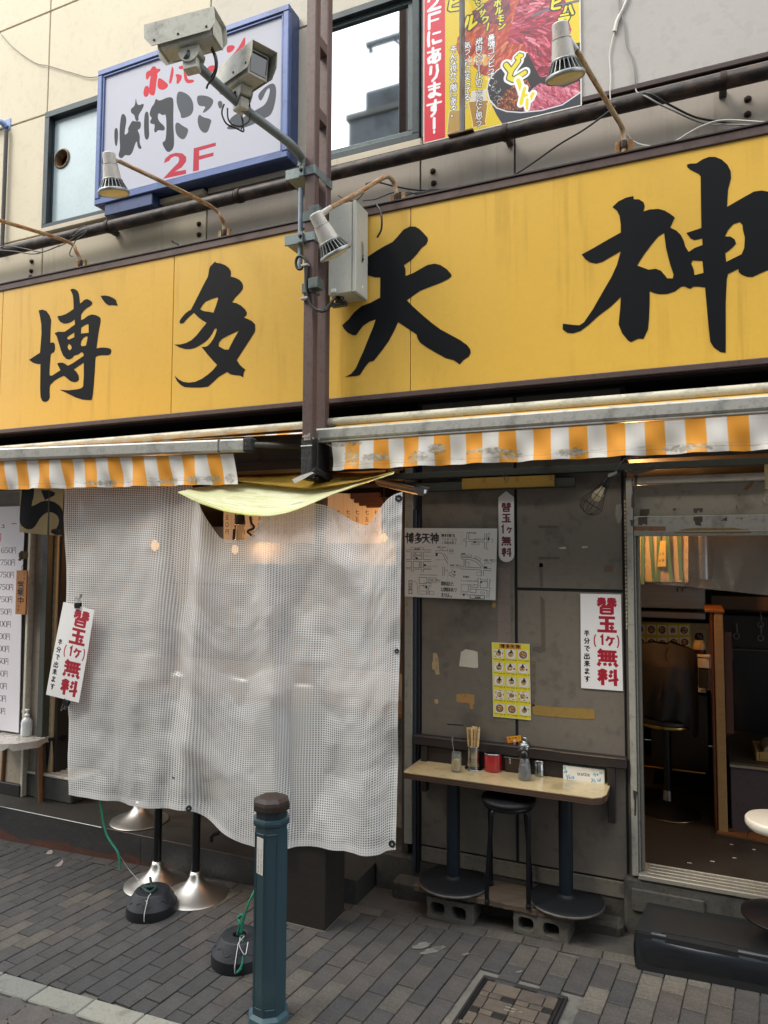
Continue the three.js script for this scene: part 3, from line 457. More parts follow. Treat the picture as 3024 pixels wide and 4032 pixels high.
{
  const x0 = J.v1 + .008, y0 = J.h5 + .02, y1 = J.h2 - .006, x1 = J.v2 - .01, f = windowFrame(x0, x1, y0, y1, .055, 'frosted window with a round vent hole');
  const hc = onZ(246, 626, ZU - .03), hr = .083, P = [[x0 + .05, y0 + .05], [x1 - .05, y0 + .05], [x1 - .05, y1 - .05], [x0 + .05, y1 - .05]], H = []; for (let i = 0; i < 28; i++) { const a = -i / 28 * 2 * Math.PI; H.push([hc.x + hr * Math.cos(a), hc.y + hr * Math.sin(a)]); }
  part(f, 'pane', extr(P, .006, [H]).translate(0, 0, ZU - .034), mat('#b9cbcd', .28, { map: T.faint, tile: .9, phys: 1, clearcoat: .6, clearcoatRoughness: .15 }));
  part(f, 'vent_sleeve', lathe([[hr - .012, 0], [hr + .006, 0], [hr + .01, .004], [hr, .014], [hr - .008, .012], [hr - .014, -.06]], 28, V(hc.x, hc.y, ZU - .028), V(0, 0, 1)), mat('#a9a79c', .7, { map: T.rust, tile: .3 }));
  part(f, 'vent_duct', lathe([[0, -.2], [hr, -.2], [hr, .0]], 24, V(hc.x, hc.y, ZU - .04), V(0, 0, 1)), mat('#141414', .9));
  part(f, 'bead', [bx(x0 + .05, x0 + .066, y0 + .05, y1 - .05, ZU - .03, ZU - .014, .002), bx(x0 + .066, x1 - .05, y1 - .066, y1 - .05, ZU - .03, ZU - .014, .002), bx(x0 + .066, x1 - .05, y0 + .05, y0 + .062, ZU - .03, ZU - .014, .002)], mat('#23272f', .6));
}

// ---------- the lower wall: shop front panels between the opening and the doorway ----------
const Xw = (px, py) => onZ(px, py, ZW).x, Yw = (px, py) => onZ(px, py, ZW).y;
const W = { l: Xw(1653.5, 2700), m: Xw(2031, 2262), r: Xw(2464, 2670), h: Yw(2244, 2324), p: Yw(2064, 3400), b: Yw(2477, 3528), d: Xw(2528, 3100) };
const shopwall = thing('shop_wall', 'grimy grey-brown panel wall behind the narrow counter table', 'wall', V((W.l + W.r) / 2, 0, ZW - .1), null, 'structure');
const wallM = mat('#6e675c', .62, { map: T.grime, tile: 1.7, bump: T.fine, bs: .0008, btile: .5 }), wallM2 = mat('#736b60', .62, { map: T.grime, tile: 1.5, bump: T.fine, bs: .0008, btile: .5 });
part(shopwall, 'backing', bx(W.l - .02, W.r + .02, .02, 3.3, ZW - .2, ZW - .008, .002), mat('#15161a', .7));
const wp = (x0, x1, y0, y1, m) => part(shopwall, 'panel', bx(x0, x1, y0, y1, ZW - .02, ZW, .002), m);
wp(W.l + .012, W.m - .009, W.p + .006, 3.0, wallM); wp(W.m + .009, W.r - .009, W.p + .006, W.h - .009, wallM2); wp(W.m + .009, W.r - .009, W.h + .009, 3.0, wallM);
part(shopwall, 'plinth', bx(W.l + .012, W.r - .002, W.b - .02, W.p - .006, ZW - .02, ZW + .004, .004), mat('#6f685c', .75, { map: T.grime, tile: .5 }));
part(shopwall, 'foundation', [bx(W.l - .3, W.d - .08, -.06, W.b - .016, ZW - .15, ZW - .005, .01), bx(W.l - .15, W.d - .1, -.06, .075, ZW - .02, ZW + .09, .02)], mat('#4a463f', .95, { map: T.grime, tile: .45, bump: T.concrete, bs: .012, btile: .4 }));
// posts at the edge of the opening
const postM = mat('#9b968a', .5, { m: .3, map: T.grime, tile: .5 });
{ const q = (a, b, y0, y1, z0, z1, m, n) => part(shopwall, n, bx(Xw(a, 2700), Xw(b, 2700), y0, y1, z0, z1, .003), m);
  q(1570, 1597, .0, 2.6, ZW - .14, ZW - .05, mat('#3d3a36', .7, { map: T.grime, tile: .4 }), 'jamb'); q(1597, 1627, .27, 2.6, ZW - .1, ZW + .02, postM, 'post'); q(1628, 1641, .1, 2.33, ZW - .1, ZW + .012, mat('#3b4450', .4, { m: .5 }), 'edge_trim'); q(1642, 1653, .1, 2.31, ZW - .1, ZW + .006, mat('#0f1118', .5), 'edge_trim'); }
// what has been stuck on it and torn off: tape and paper
const tapeM = mat('#a8824f', .55, { map: T.grime, tile: .12 }), glueM = mat('#5d564c', .8, { map: T.grime, tile: .08 }), paperM = mat('#c9c4b2', .8, { map: T.faint, tile: .3 });
const scrap = (name, s, m, ox = 1550, oy = 1850, sc = .6028, z = ZW, d = .0012, on = shopwall) => part(on, name, polyZ(pts(s), ox, oy, sc, z + .0005, d), m);
scrap('tape_scrap', '258 1198;280 1195;292 1230;296 1290;300 1335;278 1340;270 1310;252 1300;250 1260;256 1255', mat('#b39b72', .6, { map: T.grime, tile: .1 }));
scrap('paper_scrap', '440 1190;470 1172;520 1180;548 1190;552 1290;535 1295;428 1282', paperM);
scrap('tape_scrap', '410 1465;470 1460;525 1470;528 1528;520 1530;522 1560;500 1562;495 1525;412 1518', tapeM);
scrap('tape_scrap', '265 1500;285 1496;294 1512;288 1528;270 1526', mat('#b5986a', .6));
scrap('tape_scrap', '900 1530;1000 1545;1100 1552;1310 1562;1315 1628;1200 1625;1000 1610;915 1600', mat('#9a7c40', .5, { map: T.grime, tile: .2 }));
scrap('tape_scrap', '645 870;665 868;670 890;655 905;642 890', mat('#a88c4a', .6));
scrap('glue_mark', '950 610;975 612;975 770;955 760', glueM); scrap('glue_mark', '958 820;985 850;990 1180;960 1195;905 1180;905 1160;965 1150', glueM); scrap('glue_mark', '900 1245;930 1250;922 1545;905 1545', mat('#6e6252', .8, { map: T.grime, tile: .1 }));
scrap('glue_mark', '830 605;1290 620;1290 645;830 632', mat('#776d5f', .8, { map: T.grime, tile: .1 })); scrap('glue_mark', '945 568;1085 568;1085 585;945 586', glueM); scrap('glue_mark', '945 362;1075 365;1074 380;945 381', glueM);
scrap('tape_scrap', '1375 625;1432 625;1432 668;1375 670', mat('#6a5546', .7)); scrap('tape_scrap', '1452 230;1485 222;1492 290;1480 345;1462 350;1448 300', mat('#a09a8c', .8, { map: T.concrete, tile: .1 }));
scrap('tape_scrap', '1075 508;1125 503;1125 516;1090 516', mat('#b8b0a0', .7)); scrap('tape_scrap', '1228 500;1270 500;1265 508;1232 512', mat('#b8b0a0', .7));
scrap('tape_scrap', '0 1;18 -22;38 -28;30 8;12 38;-4 40', mat('#8d8878', .7, { map: T.grime, tile: .1 }), 2470, 3498, .6028, ZW + .006);
scrap('glue_mark', '680 640;760 640;765 1120;740 1130;660 1400;650 1480;680 1120', mat('#7c6f66', .7, { map: T.grime, tile: .3 }));
scrap('marker_scribble', '430 165;480 168;540 172;540 178;480 174;430 170', mat('#1d1b1a', .8), 1500, 2750);

// dark wooden rail on brackets along the wall behind the table
{
  const rail = thing('wall_rail', 'worn dark wooden rail on brackets behind the counter table', 'rail', V((W.l + W.r) / 2, .9, ZW)), dark = mat('#2b2322', .55, { map: T.wood, tile: [1.2, .3], bump: T.wood, bs: .004, btile: [1, .2] });
  const yt = Yw(1655, 2886), yb = Yw(1655, 2910);
  part(rail, 'board', bx(W.l - .02, W.r + .002, yb - .022, yt, ZW + .002, ZW + .06, .006), dark);
  part(rail, 'chipped_edge', [bx(W.m + .1, W.m + .22, yt - .004, yt + .001, ZW + .053, ZW + .062, .001), bx(W.m + .26, W.r - .05, yt - .008, yt - .003, ZW + .054, ZW + .0615, .001)], mat('#6b5a48', .8, { map: T.grime, tile: .06 }));
  part(rail, 'apron', bx(W.l + .02, W.m + .3, yb - .2, yb - .03, ZW + .003, ZW + .03, .004), dark);
  part(rail, 'bracket', bx(Xw(2395, 3000), Xw(2425, 3000), yb - .32, yb - .022, ZW + .003, ZW + .055, .004), dark);
  part(rail, 'bracket', bx(Xw(1668, 3000), Xw(1690, 3000), yb - .3, yb - .022, ZW + .003, ZW + .05, .004), dark);
}

// ---------- buildings across the street: they shade the street and show in the window ----------
function across(name, label, x0, x1, h, z, color, winRows) {
  const o = thing(name, label, 'building', V((x0 + x1) / 2, -.1, z), null, 'structure'), m = mat(color, .8, { map: T.grime, tile: 3, bump: T.fine, bs: .002, btile: 1 });
  part(o, 'wall', bx(x0, x1, -.4, h, z, z + 5, .02), m);
  part(o, 'parapet', [bx(x0 - .04, x1 + .04, h, h + .12, z - .05, z + .25, .01)], mat('#6c6a66', .8));
  for (let f = 0; f < winRows; f++) for (let x = x0 + .8; x < x1 - 1.2; x += 1.9) { const w = part(o, 'window', [bx(x, x + 1.1, 2.9 + f * 2.9, 4.2 + f * 2.9, z - .04, z + .02, .01)], alu); part(w, 'pane', bx(x + .06, x + 1.04, 2.96 + f * 2.9, 4.14 + f * 2.9, z - .05, z - .042, .001), mat('#5c676c', .12, { phys: 1, clearcoat: 1 })); }
  return o;
}
const ZO = 3.1;
const opp = across('grey_building', 'grey stepped building across the street with a roof mast', -6.05, 9, 10.5, ZO, '#6b6f72', 2);
part(opp, 'upper_floor', bx(-5.69, 9, 10.622, 11.02, ZO + .002, ZO + 4.9, .02), mat('#5d6265', .8, { map: T.grime, tile: 3 }));
part(opp, 'mast', [bx(-4.85, -4.63, 11.02, 15, ZO + .1, ZO + .4, .01), rod(V(-5.78, 12.14, ZO + .25), V(-4.73, 12.14, ZO + .25), .065), rod(V(-4.79, 11.68, ZO + .25), V(-5.2, 12.1, ZO + .25), .025), lathe([[.015, 0], [.05, .01], [.05, .03], [.015, .04]], 16, V(-5.7, 12.02, ZO + .25), V(0, 0, 1))], mat('#565c60', .6));
across('low_building', 'pale building across the street left of the stepped one', -16, -6.2, 9.9, ZO + .5, '#a49f95', 2);

// ---------- the yellow signboard ----------
{
  const z = ZS, X = (px, py) => onZ(px, py, z).x, yT = onZ(1500, 811, z).y, yB = onZ(1190, 1605, z).y, yt = onZ(500, 1046, z).y, yb = onZ(1190, 1580, z).y;
  const xs = [X(686, 1008) - 1.735, X(680, 1300), X(1616, 1150), 2.6], sign = thing('yellow_signboard', 'long yellow shop signboard with four big black brush characters', 'signboard', V(-1.5, yB, z));
  const yel = ['#e6b84a', '#e3b345', '#e2b54b'].map((c, i) => mat(c, .32, { map: T.streak, tile: [1.9 + .2 * i, 1.6], phys: 1, clearcoat: .5, clearcoatRoughness: .25 })), fr = mat('#5d4d49', .5, { m: .35, map: T.grime, tile: .7 });
  xs.unshift(xs[0] - 1.8);
  for (let i = 0; i < 4; i++) part(sign, 'panel', bx(xs[i] + .0025, xs[i + 1] - .0025, yb, yt, z - .05, z, .002), yel[i % 3]);
  part(sign, 'frame', [bx(xs[0], 2.6, yt, yT, z - .14, z + .012, .004), bx(xs[0], 2.6, yb - .034, yb, z - .14, z + .012, .004)], fr);
  part(sign, 'frame_lip', [bx(xs[0], 2.6, yB, yb - .036, z - .1, z + .004, .003), bx(xs[0], 2.6, yT + .0005, yT + .012, z - .14, z + .02, .002)], mat('#3b3130', .5, { m: .3 }));
  part(sign, 'box', bx(xs[0], 2.6, yB + .02, yT - .01, ZU - .1, z - .055, .004), mat('#1b1719', .8));
  const ink = mat('#0f1115', .6, { phys: 1, specularIntensity: .3 }), chr = (P, H, ox, oy, s) => polyZ(pts(P), ox, oy, s, z + .0006, .0016, H.map(pts));
  part(sign, 'character', [chr(`218 425;280 410;345 435;395 505;420 580;410 750;405 955;455 945;480 975;485 1050;470 1100;415 1135;400 1300;392 1470;410 1492;445 1485;575 1400;520 1290;560 1278;610 1278;655 1300;695 1328;770 1290;955 1165;950 1130;930 1108;905 1108;870 1140;835 1150;800 1158;760 1205;715 1225;670 1215;620 1165;580 1070;545 950;515 850;480 795;540 772;640 775;700 735;810 655;808 570;750 610;690 635;635 640;575 615;540 570;525 517;590 510;660 485;720 450;790 400;785 250;775 170;735 85;770 70;815 78;855 110;875 160;893 315;920 295;960 255;1005 238;1050 255;1090 285;1093 315;1070 345;1010 380;960 420;910 490;908 585;960 560;1020 515;1085 490;1150 500;1210 530;1228 560;1225 620;1195 780;1170 960;1160 1045;1250 1030;1340 1035;1390 1050;1405 1085;1395 1130;1355 1155;1250 1155;1180 1165;1145 1190;1130 1450;1115 1650;1100 1800;1085 1880;1050 1890;930 1880;820 1845;700 1785;565 1720;700 1730;850 1712;920 1692;945 1660;955 1500;955 1275;790 1385;840 1435;870 1490;875 1550;850 1585;795 1597;740 1580;630 1490;560 1520;470 1575;405 1640;395 1700;398 1850;370 1900;320 1922;275 1900;250 1840;242 1700;248 1300;190 1298;130 1280;62 1232;240 1115;250 1000;265 800;262 650;240 520`,
    ['1035 650;1035 790;905 803;910 705;960 670;1000 650', '800 783;800 862;720 898;690 895;680 865;720 830', '1020 845;1010 920;990 1000;920 1010;900 980;910 930;940 880;980 850', '710 965;750 1000;758 1040;730 1078;700 1055;685 1010'], 100, 1120, .2411),
    chr('1230 185;1310 180;1380 195;1440 225;1480 255;1492 300;1508 345;1400 335;1380 345;1330 325;1290 285;1255 235', [], 100, 1120, .2411)], ink);
  part(sign, 'character', chr(`795 120;810 140;880 150;950 175;1010 220;1040 270;1045 320;1035 358;1110 375;1180 410;1220 455;1235 510;1225 560;1190 610;1110 690;1057 765;1130 780;1200 815;1265 875;1298 930;1290 965;1247 1005;1310 1030;1380 1065;1425 1115;1428 1200;1415 1245;1350 1345;1250 1500;1135 1680;1180 1750;1230 1800;1272 1830;1245 1880;1237 1955;1190 1925;1100 1918;1035 1905;980 1868;850 1945;760 2030;680 2100;560 2115;430 2115;310 2108;250 2075;190 2015;152 1930;220 1990;290 2025;380 2038;480 2025;580 1980;680 1910;760 1840;826 1758;760 1690;680 1600;580 1473;640 1470;680 1455;720 1410;770 1340;805 1260;823 1195;808 1178;780 1190;750 1250;710 1315;650 1380;560 1440;480 1485;400 1505;320 1505;230 1480;152 1435;250 1432;340 1408;420 1365;500 1290;580 1190;660 1092;590 1050;530 1005;455 930;390 985;330 1045;295 1090;255 1103;232 1090;232 1060;260 1015;320 945;370 905;410 885;500 710;600 510;680 360;692 300;700 240;715 200`,
    ['830 685;842 705;815 800;768 930;690 915;610 905;555 873;590 810;640 755;730 715', '1170 1213;1090 1350;1005 1518;940 1512;848 1460;855 1400;900 1345;990 1295'], 650, 1000, .2486), ink);
  part(sign, 'character', chr(`870 115;930 118;975 145;1020 190;1060 235;1065 270;1045 310;1000 345;970 380;950 410;885 480;805 535;820 580;820 655;900 625;980 580;1060 535;1140 520;1200 535;1270 580;1315 630;1322 655;1290 685;1200 730;1080 775;980 815;900 870;835 918;900 985;1000 1075;1100 1160;1200 1235;1320 1300;1420 1355;1490 1405;1525 1450;1530 1490;1510 1530;1450 1570;1410 1617;1380 1595;1345 1570;1260 1550;1150 1490;1050 1430;980 1380;955 1340;940 1290;850 1230;740 1157;700 1245;640 1360;560 1470;475 1578;425 1590;390 1630;350 1690;325 1730;290 1742;165 1752;230 1720;280 1660;310 1590;360 1480;420 1330;470 1210;497 1127;430 1150;360 1195;310 1260;285 1297;250 1300;190 1270;150 1230;130 1190;200 1130;260 1050;340 985;440 945;545 890;547 672;480 668;400 640;330 560;340 500;430 430;515 375;600 325;680 285;740 220;800 150`, [], 1300, 850, .3617), ink);
  part(sign, 'character', chr(`455 463;500 420;560 390;617 378;620 403;660 403;695 425;705 455;695 498;740 482;810 477;860 490;900 515;938 543;902 622;950 645;985 680;1005 720;1020 770;1045 810;1090 780;1152 757;1150 705;1090 718;1060 705;1028 663;1143 625;1140 420;1138 225;1120 205;1060 175;1035 155;1032 135;1050 128;1105 125;1150 95;1200 75;1250 75;1300 95;1345 135;1370 185;1373 240;1350 330;1342 462;1440 405;1550 343;1610 335;1700 350;1770 400;1800 470;1780 600;1750 800;1720 920;1659 950;1600 975;1540 1003;1500 1003;1455 985;1432 965;1432 940;1350 980;1340 1020;1332 1200;1332 1590;1290 1585;1240 1550;1212 1505;1200 1400;1185 1230;1172 1085;1120 1078;1080 1078;1060 1095;1040 1090;1010 1075;985 1080;940 1115;880 1135;820 1137;775 1127;743 1113;743 1200;738 1330;730 1410;695 1483;655 1480;600 1508;575 1495;530 1440;503 1370;515 1250;520 1158;440 1235;340 1310;270 1375;210 1420;150 1440;105 1435;70 1410;72 1365;150 1375;200 1378;235 1355;300 1260;380 1120;450 1000;490 910;520 803;440 850;380 885;330 900;280 890;245 865;217 830;300 785;420 715;520 660;520 600;510 530;490 490`,
    ['855 662;870 780;900 900;928 985;922 1015;880 1015;860 990;830 955;790 940;735 948;645 915;700 830;760 750;810 690', '1075 875;1152 880;1160 972;1090 990;1085 950;1065 900', '1440 578;1462 600;1465 640;1480 700;1475 780;1455 828;1335 887;1328 820;1380 780;1412 745;1400 712;1370 692;1325 690;1350 640;1390 595'], 2180, 580, .5087), ink);
  // the dark recess under the sign, as a soffit between the two walls
  part(upper, 'soffit', [bx(-7, 3.2, 2.6, yB - .01, ZU - .3, ZW - .09, .004), bx(-7, 3.2, 2.86, 2.9, ZW - .089, ZS - .02, .004)], mat('#5a5654', .6, { map: T.grime, tile: .6 }));
}

// ---------- the blue framed light box of the restaurant upstairs ----------
{
  const zf = ZU + .138, q = (px, py) => onZ(px, py, zf), yT = q(700, 175).y, yB = q(700, 732).y, x0 = q(384, 550).x, x1 = q(1140, 300).x, w = .05;
  const box = thing('blue_lightbox_sign', 'white light box sign in a blue frame above the yellow sign', 'sign', V((x0 + x1) / 2, yB, zf)), blue = mat('#50628f', .4, { m: .25, map: T.grime, tile: 1 }), blueD = mat('#384870', .45, { m: .2, map: T.grime, tile: .9 });
  part(box, 'case', [bx(x0 + .002, x1 - .002, yB + .002, yT - .002, ZU + .004, zf - .02, .004)], blueD);
  part(box, 'frame', [bx(x0, x1, yT - w, yT, zf - .018, zf + .02, .006), bx(x0, x1, yB, yB + w, zf - .018, zf + .02, .006), bx(x0, x0 + w, yB + w, yT - w, zf - .018, zf + .02, .006), bx(x1 - w, x1, yB + w, yT - w, zf - .018, zf + .02, .006)], blue);
  part(box, 'inner_frame', [bx(x0 + w, x1 - w, yT - w - .018, yT - w - .002, zf - .014, zf + .01, .003), bx(x0 + w, x1 - w, yB + w + .002, yB + w + .018, zf - .014, zf + .01, .003), bx(x0 + w + .002, x0 + w + .018, yB + w + .018, yT - w - .018, zf - .014, zf + .01, .003), bx(x1 - w - .018, x1 - w - .002, yB + w + .018, yT - w - .018, zf - .014, zf + .01, .003)], blue);
  const fx0 = x0 + w + .018, fx1 = x1 - w - .018, fy0 = yB + w + .018, fy1 = yT - w - .018;
  const CW = 1280, CH = Math.round(CW * (fy1 - fy0) / (fx1 - fx0));
  const face = canvasMat(CW, CH, (g) => {
    g.fillStyle = '#bfc0cb'; g.fillRect(0, 0, CW, CH);
    const m = ([x, y]) => { const p = onZ(380 + x * .4641, 120 + y * .4641, zf); return [(p.x - fx0) / (fx1 - fx0) * CW, (fy1 - p.y) / (fy1 - fy0) * CH]; };
    const fill = (s, c) => { g.fillStyle = c; g.beginPath(); pts(s).map(m).forEach((p, i, P) => { const n = P[(i + 1) % P.length], mid = [(p[0] + n[0]) / 2, (p[1] + n[1]) / 2]; if (!i) { const l = P[P.length - 1]; g.moveTo((l[0] + p[0]) / 2, (l[1] + p[1]) / 2); } g.quadraticCurveTo(p[0], p[1], mid[0], mid[1]); }); g.closePath(); g.fill(); };
    const red = '#c8142e', ink = '#2b3038', inkGlare = '#474d54';  // the lighter ink is greyed to include reflections on the sign face
    ['415 355;440 338;455 335;470 300;500 303;505 325;535 318;542 340;510 360;516 385;508 410;495 545;470 552;438 532;450 420;460 370;430 418;416 410', '410 468;436 465;446 500;440 552;410 566;393 540;398 500', '528 398;560 415;608 455;600 482;560 507;518 490;513 450;518 415', '638 298;656 330;640 420;625 452;610 445;620 390;632 330', '660 365;720 372;722 405;700 442;685 455;673 440;680 400', '690 300;760 290;760 320;700 330', '735 280;765 280;760 420;820 410;830 440;740 450', '860 300;900 290;920 330;880 345', '940 300;1010 288;1005 340;960 358;935 345', '1264 25;1256 150;1180 232;1110 292;1060 318;1052 285;1120 240;1200 150', '1100 128;1150 118;1178 135;1150 177;1103 192'].forEach((s) => fill(s, red));
    ['150 828;175 823;182 880;172 982;155 977;147 900', '213 698;245 718;252 770;236 850;236 890;270 860;262 830;285 790;300 762;330 770;376 768;372 830;340 842;366 880;362 960;382 990;370 1008;345 990;340 930;325 960;300 1042;270 1062;240 1050;213 1088;178 1066;200 1000;190 900;198 760', '330 556;342 640;400 613;396 650;350 720;357 760;330 772;318 710;290 700;287 660;324 640', '403 720;415 683;441 690;441 820;446 900;425 932;404 905;399 810', '500 568;525 600;600 563;642 565;652 600;647 780;657 930;652 1000;610 1035;583 1015;548 945;590 935;590 700;560 722;520 690;515 760;582 815;570 852;520 840;500 867;483 855;495 790;460 792;448 770;470 740;448 720;448 690;468 640;488 620'].forEach((s) => fill(s, ink));
    ['680 533;700 510;760 530;802 570;822 630;817 690;787 727;713 747;713 710;690 660;674 600', '663 790;685 773;740 815;777 830;772 870;742 927;700 912;668 870', '848 570;860 546;930 550;982 575;992 605;962 660;903 702;898 685;930 640;868 640;853 610', '868 703;900 735;978 750;962 800;942 862;905 869;868 830;851 760', '1020 600;1060 590;1070 640;1040 672', '1363 545;1420 480;1490 438;1522 470;1522 560;1502 660;1472 722;1420 742;1300 812;1150 842;1083 827;1200 760;1350 670;1430 630;1465 540;1470 480;1440 500;1400 592;1380 592', '1110 760;1200 690;1260 700;1180 800'].forEach((s) => fill(s, inkGlare));
    ['560 1258;640 1170;690 1120;700 1090;690 1070;660 1065;630 1080;612 1105;568 1125;580 1085;620 1050;670 1035;725 1040;758 1070;758 1110;720 1160;660 1195;757 1180;757 1215'].forEach((s) => { g.fillStyle = '#b8283f'; g.beginPath(); pts(s).map(m).forEach((p, i) => (i ? g.lineTo(...p) : g.moveTo(...p))); g.fill(); });
    g.fillStyle = '#b8283f'; g.beginPath(); pts('822 998;1010 948;1010 977;868 1018;868 1063;990 1032;990 1062;866 1096;866 1184;815 1196').map(m).forEach((p, i) => (i ? g.lineTo(...p) : g.moveTo(...p))); g.fill();
  }, .5, { phys: 1, specularIntensity: .35 });
  part(box, 'face', sheet([V(fx0, fy1, zf - .004), V(fx1, fy1, zf - .004), V(fx1, fy0, zf - .004), V(fx0, fy0, zf - .004)], .008), face);
  part(box, 'back_bracket', bx(x0 + .1, x0 + .6, yB - .1, yB + .004, ZU + .005, ZU + .14, .005), blueD);
}

// ---------- big pipe along the wall ----------
{
  const z = ZU + .13, a = onZ(-700, 1156, z), b = onZ(3700, 123, z), y = (onZ(0, 992, z).y + onZ(3024, 282, z).y) / 2;
  const pipe = thing('wall_pipe', 'thick dirty brown pipe running along the wall above the yellow sign', 'pipe', V(-1.5, y, z)), pm = mat('#8d827c', .55, { map: T.pipe, tile: [.5, .8], m: .15, bump: T.coarse, bs: .004, btile: .5 });
  const cuts = [onZ(-700, 1156, z).x, onZ(430, 905, z).x, onZ(930, 775, z).x, 2.5];
  for (let i = 0; i < 3; i++) part(pipe, 'pipe_length', rod(V(cuts[i], y, z), V(cuts[i + 1] - .004, y, z), i === 1 ? .047 : .045, undefined, 24), pm);
  for (const x of [cuts[1], cuts[2] + .03, -1.05, .2]) part(pipe, 'clamp', lathe([[.048, -.016], [.053, -.016], [.053, .016], [.048, .016]], 24, V(x, y, z), V(1, 0, 0)), mat('#4a4340', .6, { m: .4, map: T.rust, tile: .2 }));
  for (const x of [-4.4, -2.6, -1.05, .2]) part(pipe, 'bracket', bx(x - .02, x + .02, y - .02, y + .02, ZU, z, .003), mat('#3c3634', .6));
  // rusty upright on the pipe, in front of the poster
  const up = thing('rusty_upright', 'rusty blue upright post in front of the food poster', 'post', V(onZ(1820, 540, z).x, y, z)), ux = onZ(1820, 300, z).x, rm = mat('#8b94ad', .5, { map: T.rust, tile: [.12, .7], m: .1 });
  part(up, 'tube', rod(V(ux, y + .05, z), V(ux, y + 2, z), .0185, undefined, 18), rm); part(up, 'foot_plate', bx(ux - .085, ux + .085, y + .044, y + .056, z - .05, z + .05, .002), mat('#8f8578', .6, { map: T.rust, tile: .2 }));
  for (const d of [-.05, .05]) part(up, 'nut', rod(V(ux + d, y + .056, z), V(ux + d, y + .07, z), .009, undefined, 6), boltM);
  // dark vertical pipe and pale blue bracket at the left edge
  const lp = onZ(16, 760, ZU + .03); solo('drain_pipe', [rod(V(lp.x, J.h5 - .1, ZU + .03), V(lp.x, J.h2 - .05, ZU + .03), .018)], mat('#4b4746', .6, { map: T.grime, tile: .3 }), 'thin dark drain pipe at the left edge of the cream wall', 'pipe');
  const lb = thing('pipe_bracket', 'pale blue pipe elbow on a plate at the upper left edge', 'pipe bracket', onZ(20, 490, ZU)), bm = mat('#7d92bd', .45, { m: .1 }), c = onZ(24, 492, ZU + .004);
  part(lb, 'plate', bx(c.x - .03, c.x + .06, c.y - .06, c.y + .05, ZU, ZU + .006, .002), bm); part(lb, 'elbow', tube([V(c.x - .3, c.y + .02, ZU + .05), V(c.x - .08, c.y + .02, ZU + .05), V(c.x - .005, c.y - .0, ZU + .05), V(c.x + .01, c.y - .03, ZU + .01)], .026, 24, 12), bm);
}

